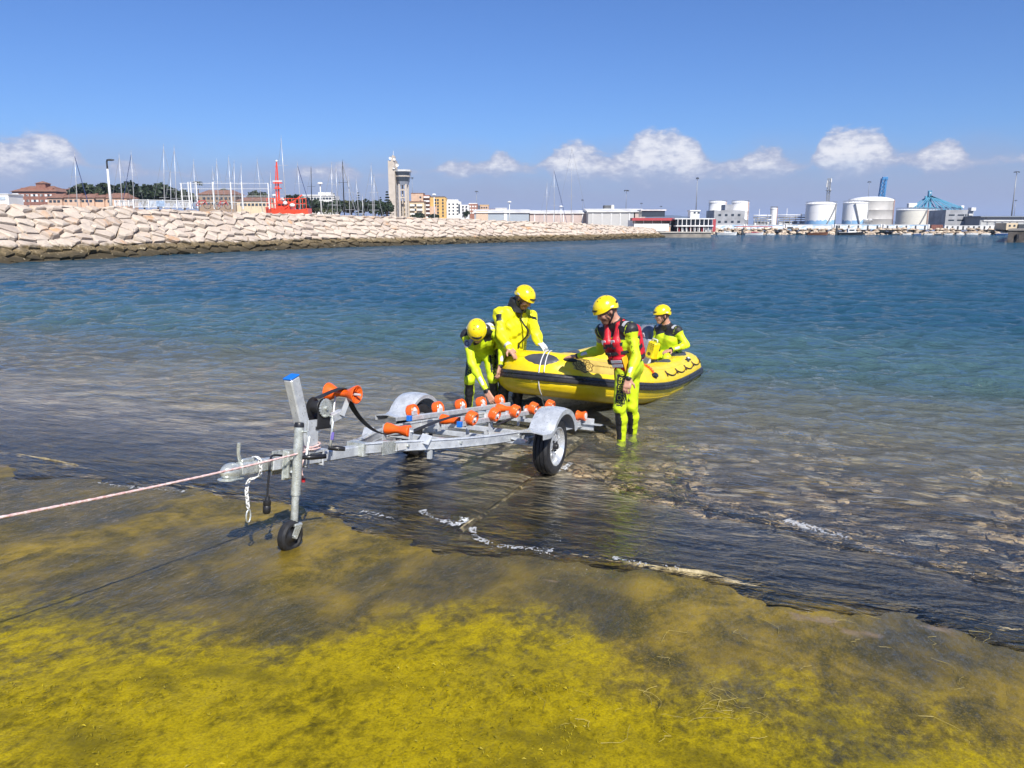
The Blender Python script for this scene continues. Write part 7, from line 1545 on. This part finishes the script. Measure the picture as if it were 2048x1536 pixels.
for q in range(10): b.part('opening', DARKST, lambda mb: mb.box((b.w*((q+.5)/10-.5), -.04, b.h*.5), (.55, .1, b.h*.75)))
b = Blk('container', 'rusty red freight container between the white walls', 1862, 1886, 449.5, 461, 264, 2.5, mat('rust_red', (.24, .10, .075), .7), cat='container', zb=1.5); 
for q in range(6): b.part('rib', mat('rust_red', (.24, .10, .075), .7), lambda mb: mb.box((b.w*((q+.5)/6-.5), -.05, b.h/2), (.2, .1, b.h)))
# storage tanks
TANKW = mat('white_tank_paint', (.86, .85, .82), .45, scale=.2, var=.05); TANKG = mat('grey_tank_paint', (.46, .44, .41), .55, scale=.15, var=.08)
TB = bpy.data.materials.new('tank_paint_blue_base'); TB.use_nodes = True; t = NT(TB.node_tree); bs_ = t.n['Principled BSDF']; tcn = t.new('ShaderNodeTexCoord'); sp = t.new('ShaderNodeSeparateXYZ'); t.put(sp.inputs[0], tcn.outputs['Object']); zz = t.math('ADD', sp.outputs[2], t.math('MULTIPLY', t.noise(t.mapping(tcn.outputs['Object'], (1, 1, .3)), .9, 3), 3.0)); t.put(bs_.inputs['Base Color'], t.mix(t.ss(zz, 4.6, 4.9), (.26, .46, .68), (.86, .85, .82))); bs_.inputs['Roughness'].default_value = .5
def tank(label, u0, u1, vt, Y, m, dome, stair=0, vb=458, band=False):
    a = at(u0, vb, Y); b = at(u1, vt, Y); r_ = (b.x-a.x)/2; zb = 1.8; H = b.z-zb; o = thing('storage_tank', label, 'tank', ((a.x+b.x)/2, Y+r_, zb), group='storage tanks of the port'); mb = MB(); mb.lathe([(r_, 0), (r_, H*.33), (r_+.05, H*.335), (r_, H*.34), (r_, H*.66), (r_+.05, H*.665), (r_, H*.67), (r_, H)], 48); mb.build('shell', m, o, True, auto=40)
    mb = MB(); mb.lathe([(r_+.15, H-.1), (r_+.15, H+.12)]+[(r_*math.cos(R(k*9)), H+.12+dome*math.sin(R(k*9))) for k in range(1, 11)], 48); mb.build('roof', TANKW, o, True, auto=40)
    mb = MB(); n = 24
    for k in range(n): aa_ = 2*math.pi*k/n; mb.cyl((r_*math.cos(aa_), r_*math.sin(aa_), H), (r_*math.cos(aa_), r_*math.sin(aa_), H+1.0), .04, n=4)
    mb.tube([(r_*math.cos(2*math.pi*k/48), r_*math.sin(2*math.pi*k/48), H+1.0) for k in range(48)], .05, 4, closed=True); mb.build('guard_rail', GREYST, o)
    if stair:
        mb = MB(); pts = [((r_+.4)*math.sin(th), -(r_+.4)*math.cos(th), H*f) for f, th in [(k/14, -stair*.1+stair*(k/14)*.85) for k in range(15)]]
        for p, q in zip(pts, pts[1:]): mb.bar(p, q, .5, .35)
        mb.build('stair', GREYST, o)
    mb = MB(); mb.cyl((r_*.75, -r_*.72, 0), (r_*.75, -r_*.72, H+.4), .18, n=8); mb.build('riser_pipe', mat('rust_pipe', (.40, .22, .16), .7) if m is not TB else GREYST, o, True); return o
tank('left one of the twin white tanks behind the grey building', 1420, 1458, 405, 380, TANKW, .8); tank('right one of the twin white tanks behind the grey building', 1466, 1503, 405, 380, TANKW, .8)
tank('small slim white tank amid the pipework', 1541, 1557, 417.5, 360, TANKW, .4); tank('broad white tank with blue wave base and long stair', 1621, 1683.5, 408, 330, TB, 1.0, 1.0); tank('white tank with blue wave base left of the grey tank', 1694, 1747, 406, 335, TB, .7, -.6); tank('huge grey tank with shallow white dome', 1714, 1806, 401, 400, TANKG, 2.2)
tank('cream tank with diagonal stair right of the grey tank', 1806, 1868, 420, 345, mat('cream_tank_paint', (.70, .67, .58), .5), .5, .8); tank('shaded tank behind the cream tank', 1846, 1892, 421, 370, TANKG, .4)
# buildings and plant of the port
b = Blk('port_office', 'grey ship-shaped port building before the twin tanks', 1427, 1490, 420.5, 452, 300, 12, mat('grey_cladding', (.34, .345, .36), .6, scale=.4), zb=1.5); b.part('upper_block', mat('grey_cladding', (.34, .345, .36), .6), lambda mb: mb.box((.6, 6, b.h+1.1), (3.0, 6, 2.2))); b.wins(2, 4, 1.0, .8, b.h-5.5, b.h-.5); b.part('prow', mat('grey_cladding', (.34, .345, .36), .6), lambda mb: mb.add([(b.w/2, 0, 0), (b.w/2+2.6, 4, b.h*.45), (b.w/2, 12, 0), (b.w/2, 0, b.h*.55), (b.w/2, 12, b.h*.55)], [(0, 1, 3), (1, 2, 4), (0, 2, 1), (3, 1, 4), (0, 3, 4, 2)])); b.part('white_trim', ROOFW, lambda mb: mb.box((.3, -.1, 1.8), (b.w, .2, .35)))
b = Blk('awning', 'long thin red awning above the moored boats', 1473, 1545, 452.3, 453.8, 256, 3, REDC, cat='awning')
for k in range(6): b.part('post', DARKST, lambda mb: mb.box((b.w*(k/5-.5)*.96, .1, -.7), (.12, .12, 1.4)))
b = Blk('port_office', 'grey flat-roofed office with white stair block on the right', 1889, 1948, 419.5, 452, 300, 12, mat('grey_cladding', (.34, .345, .36), .6), zb=1.5); b.wins(2, 2, 2.2, .5, b.h-4.8, b.h-1.0, x0=-b.w/2+.6, x1=b.w*.2); b.wins(2, 3, .5, .6, b.h-4.8, b.h-1.0, x0=b.w*.1, x1=b.w*.35); b.part('stair_block', ROOFW, lambda mb: (mb.box((b.w/2-.9, -.2, b.h+.2), (1.7, 2.4, 1.2)), mb.box((b.w/2-1.2, -.2, b.h-1.6), (1.5, .4, 1.0))))
b = Blk('transit_shed', 'long grey transit shed at the far right', 1958, 2110, 434, 458, 290, 25, mat('shed_grey', (.30, .31, .33), .7), cat='warehouse', zb=1.5); b.part('roof', mat('shed_roof_blue', (.22, .25, .30), .6), lambda mb: mb.box((0, 12, b.h+.15), (b.w+1, 26, .4))); b.part('fascia', ROOFW, lambda mb: mb.box((0, -.2, b.h-1.3), (b.w*.92, .4, .5)))
for k in range(10): b.part('bay_door', mat('pale_bay', (.48, .48, .46), .7), lambda mb: mb.box((b.w*((k+.5)/10-.5), -.05, 1.4), (b.w*.075, .1, 2.6)))
b = Blk('gatehouse', 'small beige block on the quay in front of the transit shed', 2012, 2036, 446, 458, 250, 6, CREAM, zb=1.5); b.part('dark_bay', DARKST, lambda mb: mb.box((b.w*.75, 1, b.h*.42), (b.w*.5, 3, b.h*.8))); b.wins(1, 2, .6, .6, b.h*.4, b.h*.8)
PIPE = mat('pipework_grey', (.40, .39, .37), .5, .3)
def pipe_rack(label, u0, u1, vt, Y):
    a = at(u0, 452, Y); b_ = at(u1, vt, Y); W_ = b_.x-a.x; Hh = b_.z-1.8; o = thing('pipe_rack', label, 'pipework', (a.x, Y, 1.8)); q = random.Random(int(u0))
    for k in range(6): mb = MB(); mb.bar((W_*k/5, 0, 0), (W_*k/5, 0, Hh*q.uniform(.6, 1)), .25, .25); mb.build('post', PIPE, o)
    for k in range(5): z = Hh*(.3+.15*k); mb = MB(); mb.tube([(-.3, q.uniform(-.5, 1), z), (W_*.5, .3, z), (W_+.3, q.uniform(-.5, 1), z)], q.uniform(.12, .28), 8); mb.build('pipe', PIPE if k % 2 else TANKW, o, True)
    for k in range(4): x = W_*(k+.5)/4; mb = MB(); mb.box((x, 1.5, Hh*.25), (W_*.16, 2.0, Hh*.5), bev=.1); mb.build('pump_unit', (TANKW, DARKST, PIPE, TANKW)[k], o)
    mb = MB(); mb.box((W_*.5, .5, Hh*.62), (W_*.95, 1.6, .18)); mb.build('walkway', PIPE, o); mb = MB(); mb.tube([(W_*.3, .5, Hh*.6), (W_*.3, .5, Hh*1.35)], .12, 6); mb.build('vent_stack', TANKW, o)
pipe_rack('pipework and white pumps left of the broad white tank', 1556, 1614, 427, 345); pipe_rack('pipework between the small tank and the grey building', 1508, 1542, 428, 350); pipe_rack('dark pumps at the foot of the grey tank', 1728, 1744, 437, 325)
def lattice(mb, a, b, w_, n, r_):
    a = Vector(a); b = Vector(b); d = (b-a).normalized(); sx = d.cross(Vector((0, 1, 0))).normalized(); sy = Vector((0, 1, 0))
    cs = [(-1, -1), (1, -1), (1, 1), (-1, 1)]; P_ = lambda f, c: a+(b-a)*f+sx*(c[0]*w_/2)+sy*(c[1]*w_/2)
    for c in cs: mb.bar(P_(0, c), P_(1, c), r_, r_)
    for k in range(n):
        for j in range(4): mb.bar(P_(k/n, cs[j]), P_((k+1)/n, cs[(j+1) % 4]), r_*.7, r_*.7); mb.bar(P_(k/n, cs[j]), P_(k/n, cs[(j+1) % 4]), r_*.7, r_*.7)
a = at(1656, 402, 345); b_ = at(1659, 356, 345); o = thing('telecom_mast', 'telecom lattice mast with antennas rising above the broad white tank', 'mast', tuple(a-Vector((0, 0, 11)))); mb = MB(); lattice(mb, (0, 0, 0), tuple(b_-a+Vector((0, 0, 11))), 1.0, 14, .14); mb.build('lattice', GREYST, o)
for k, (dz, dx) in enumerate(((-1, .9), (-3, -.9), (-1.8, -.8), (-5.2, .8))): mb = MB(); mb.box((b_.x-a.x+dx, 0, b_.z-a.z+11+dz), (.35, .25, 1.7), bev=.05); mb.build('antenna_panel', WHITEW, o)
mb = MB(); mb.lathe([(1.3, 0), (1.3, .15), (.2, .15)], 12, Tm(((b_.x-a.x)*.5, 0, (b_.z-a.z)*.45+11))); mb.build('platform', GREYST, o)
CRB = mat('crane_blue', (.055, .22, .46), .5, var=.06)
a = at(1763, 398, 620); b_ = at(1770, 357, 620); o = thing('crane_boom', 'raised dark blue crane boom behind the grey tank', 'crane', tuple(a-Vector((0, 0, 20)))); mb = MB(); lattice(mb, (-2, 0, 0), tuple(b_-a+Vector((-1, 0, 20))), 2.6, 12, .5); mb.build('boom_lattice', CRB, o); mb = MB(); q = b_-a+Vector((0, 0, 20)); mb.box((q.x, 0, q.z), (4.2, 2, 2.4), bev=.3); mb.build('boom_head', CRB, o); mb = MB(); mb.bar((1.5, 0, 0), (q.x+1.3, 0, q.z), .8, .8); mb.build('boom_chord', CRB, o)
CRL = mat('crane_light_blue', (.10, .34, .50), .5, var=.06)
Yc = 560; ap = at(1859, 392, Yc); o = thing('gantry_crane', 'light blue gantry crane with cable stays forming a pyramid', 'crane', tuple(at(1859, 455, Yc))); og = Vector(o.location); G = lambda u, v: at(u, v, Yc)-og
mb = MB(); lattice(mb, tuple(G(1820, 417)), tuple(G(1925, 417)), 1.6, 16, .35); mb.build('boom', CRL, o)
for u in (1850, 1858): mb = MB(); mb.bar(tuple(G(u, 455)), tuple(G(u+2, 392)), 1.3, 1.3, up=(0, 1, 0)); mb.build('tower_leg', CRL, o)
for (u, v) in ((1824, 416), (1835, 416), (1845, 416), (1872, 416), (1885, 416), (1898, 416), (1912, 416), (1922, 416)):
    for y in (-2, 2): p0 = G(1859, 392); p1 = G(u, v); mb = MB(); mb.bar((p0.x, y, p0.z), (p1.x, y, p1.z), .55, .55); mb.build('stay', CRL, o)
for k in range(5): p0, p1 = G(1859-4+k, 396+4*k), G(1859+4, 400+4*k); mb = MB(); mb.bar(tuple(p0), tuple(p1), .5, .5); mb.build('brace', CRL, o)
mb = MB(); lattice(mb, tuple(G(1859, 392)), tuple(G(1860, 381)), 1.6, 4, .35); mb.build('mast_head', CRL, o); q = G(1824, 411); mb = MB(); mb.box(tuple(q), (6, 3, 3.2), bev=.3); mb.build('machine_house', WHITEW, o); q = G(1860, 386); mb = MB(); mb.ell(tuple(q), (1, 1, 1)); mb.build('beacon', WHITEW, o, True); q = G(1924, 414); mb = MB(); mb.box(tuple(q), (2.2, 2, 2), bev=.2); mb.build('boom_end_cabin', WHITEW, o)
# moored boats along the far shore
def small_boat(label, u0, u1, vb, Y, hm, cabin=0, m2=None, mast=0, rz=0):
    a = onz(u0, vb); k = Y/F_PX; W_ = (u1-u0)*k; x = ((u0+u1)/2-1024)*k; o = thing('moored_boat', label, 'boat', (x, Y, 0), rz, 'boats moored along the far shore'); mb = MB(); hb = max(.35, W_*.11)
    for (f, hw, z) in ((-.5, .11, .9), (-.25, .15, .88), (.1, .15, .95), (.35, .10, 1.15), (.5, .01, 1.4)): mb.v += [(f*W_, -hw*W_, z*hb), (f*W_, hw*W_, z*hb), (f*W_*.9, hw*W_*.6, -.15), (f*W_*.9, -hw*W_*.6, -.15)]
    for i in range(4):
        for j in range(4): mb.f.append((i*4+j, i*4+(j+1) % 4, (i+1)*4+(j+1) % 4, (i+1)*4+j)); mb.m.append(0)
    mb.f += [(0, 1, 2, 3), (16, 17, 18, 19)]; mb.m += [0, 0]; mb.build('hull', hm, o); mb = MB(); mb.bar((-W_*.5, -.13*W_, hb*.95), (W_*.36, -.10*W_, hb*1.15), .06, .08); mb.build('gunwale', m2 or WHITEW, o)
    if cabin:
        mb = MB(); mb.add([(-W_*.12, -W_*.08, hb*.9), (W_*.22, -W_*.08, hb), (W_*.12, -W_*.06, hb*(1+cabin)), (-W_*.12, -W_*.06, hb*(1+cabin)), (-W_*.12, W_*.08, hb*.9), (W_*.22, W_*.08, hb), (W_*.12, W_*.06, hb*(1+cabin)), (-W_*.12, W_*.06, hb*(1+cabin))], [(0, 1, 2, 3), (4, 7, 6, 5), (0, 3, 7, 4), (1, 5, 6, 2), (3, 2, 6, 7), (0, 4, 5, 1)]); cb = mb.build('cabin', m2 or WHITEW, o); mb = MB(); mb.box((.02*W_, -W_*.075, hb*(1+cabin*.55)), (W_*.2, .06, hb*cabin*.4)); mb.build('window', WINM, cb)
    else: mb = MB(); mb.box((-W_*.1, 0, hb*.85), (W_*.1, W_*.2, .06)); mb.build('thwart', m2 or WHITEW, o)
    if mast: mb = MB(); mb.tube([(0, 0, hb), (0, 0, hb+mast)], .05, 6); mb.build('mast', STEELW, o)
    mb = MB(); mb.box((-W_*.53, 0, hb*.8), (W_*.05, .25, hb*1.0), bev=.04); mb.build('outboard', DARKST, o)
WOOD = mat('brown_wood_hull', (.20, .085, .045), .5); BLH = mat('black_hull', (.03, .03, .035), .4); BLUH = mat('blue_hull', (.05, .10, .25), .4)
small_boat('white motorboat moored nearest the jetty', 1425, 1466, 468, 236, WHITEW, .8); small_boat('white boat with red cover below the awning', 1480, 1518, 468.5, 238, WHITEW, .6, REDC); small_boat('small white dinghy right of the red-covered boat', 1524, 1540, 468, 240, WHITEW); small_boat('brown wooden boat alone before the rocks', 1602, 1645, 469, 234, WOOD, .0, WOOD); small_boat('white cabin boat with black hull and thin mast', 1663, 1714, 469, 232, BLH, 1.3, WHITEW, 5)
for k, (u0, u1, hm) in enumerate(((1770, 1786, DARKST), (1790, 1808, WHITEW), (1812, 1828, BLUH), (1832, 1850, WHITEW), (1854, 1868, DARKST), (1872, 1890, WHITEW), (1896, 1912, WHITEW), (1915, 1940, WHITEW), (1944, 1964, WHITEW), (1972, 2000, BLUH), (2002, 2016, WHITEW))): small_boat(f'small open boat, {ORD[k]} from the left below the right-hand rocks', u0, u1, 468.5, 240, hm, .5 if k in (2, 7) else 0)
for (u, vb, Y, k, lb) in ((1476, 468, 243, 2, 'dark mooring post beside the white motorboat'), (1661, 468, 236, 3, 'dark mooring post beside the cabin boat')): p = onz(u, 468); o = thing('mooring_post', lb, 'post', ((u-1024)*Y/F_PX, Y, -.3)); mb = MB(); mb.tube([(0, 0, 0), (0, 0, k)], [.35, .3], 8); mb.build('pile', DARKST, o); mb = MB(); mb.lathe([(0, k+.15), (.4, k+.1), (.4, k), (0, k)], 8); mb.build('cap', GREYST, o)
# dark quay end at the right edge
qa = onz(2014, 485); mb = MB(); mb.prism([(qa.x, qa.y), (qa.x+40, qa.y-3), (qa.x+40, qa.y+60), (qa.x*1.45+1, qa.y*1.45)], -3, 1.75); QE = mb.build('quay_end', mat('dark_quay_concrete', (.075, .065, .058), .85, scale=.8, var=.25), None); tag(QE, kind='structure'); mb = MB(); mb.prism([(qa.x-.15, qa.y-.15), (qa.x+40, qa.y-3.2), (qa.x+40, qa.y+60), (qa.x*1.45+.8, qa.y*1.45)], 1.75, 2.02); mb.build('coping', mat('coping_concrete', (.22, .20, .18), .85), QE)
for k in range(3): mb = MB(); mb.cyl((qa.x+1.2+3*k, qa.y-.35-.2*k, .5), (qa.x+1.2+3*k, qa.y-.35-.2*k, 1.2), .22, n=8); mb.build('fender', RUB, QE)
# far hills
def hill(u0, u1, vt, Y, sd):
    a = at(u0, 455, Y); b = at(u1, 455, Y); n = 60; V = []; Fq = []
    for i in range(n+1):
        f = i/n; h = (at(1024, vt, Y).z)*(math.sin(math.pi*f)**.8)*(.6+.6*float(fbm(f*5, sd, 4, sd)))
        for j in range(5): g = j/4; V.append((a.x+(b.x-a.x)*f, Y+g*Y*.25, h*math.sin(g*math.pi/2)-2))
    for i in range(n):
        for j in range(4): Fq.append((i*5+j, (i+1)*5+j, (i+1)*5+j+1, i*5+j+1))
    tag(link('hill', np_mesh('hill', V, Fq, mat('hill_scrub', (.07, .085, .05), .9, scale=.004, var=.2))), kind='structure')
hill(1180, 1560, 420, 7000, 3); hill(700, 1300, 422, 9000, 5); hill(1700, 2500, 436, 9000, 9)

# ---------------------------------------------------------------- thin harbour haze
hz = MB(); hz.box((0, 4500, 90), (24000, 13000, 210)); hz = hz.build('haze', None)
hm_ = bpy.data.materials.new('harbour_haze'); hm_.use_nodes = True; t = NT(hm_.node_tree); t.n.clear(); ho = t.new('ShaderNodeOutputMaterial'); pv = t.new('ShaderNodeVolumePrincipled'); pv.inputs['Color'].default_value = (.62, .76, 1, 1); pv.inputs['Density'].default_value = 0.00010; pv.inputs['Anisotropy'].default_value = 0.2
t.l.new(pv.outputs[0], ho.inputs['Volume']); hz.data.materials.clear(); hz.data.materials.append(hm_); tag(hz, kind='stuff')
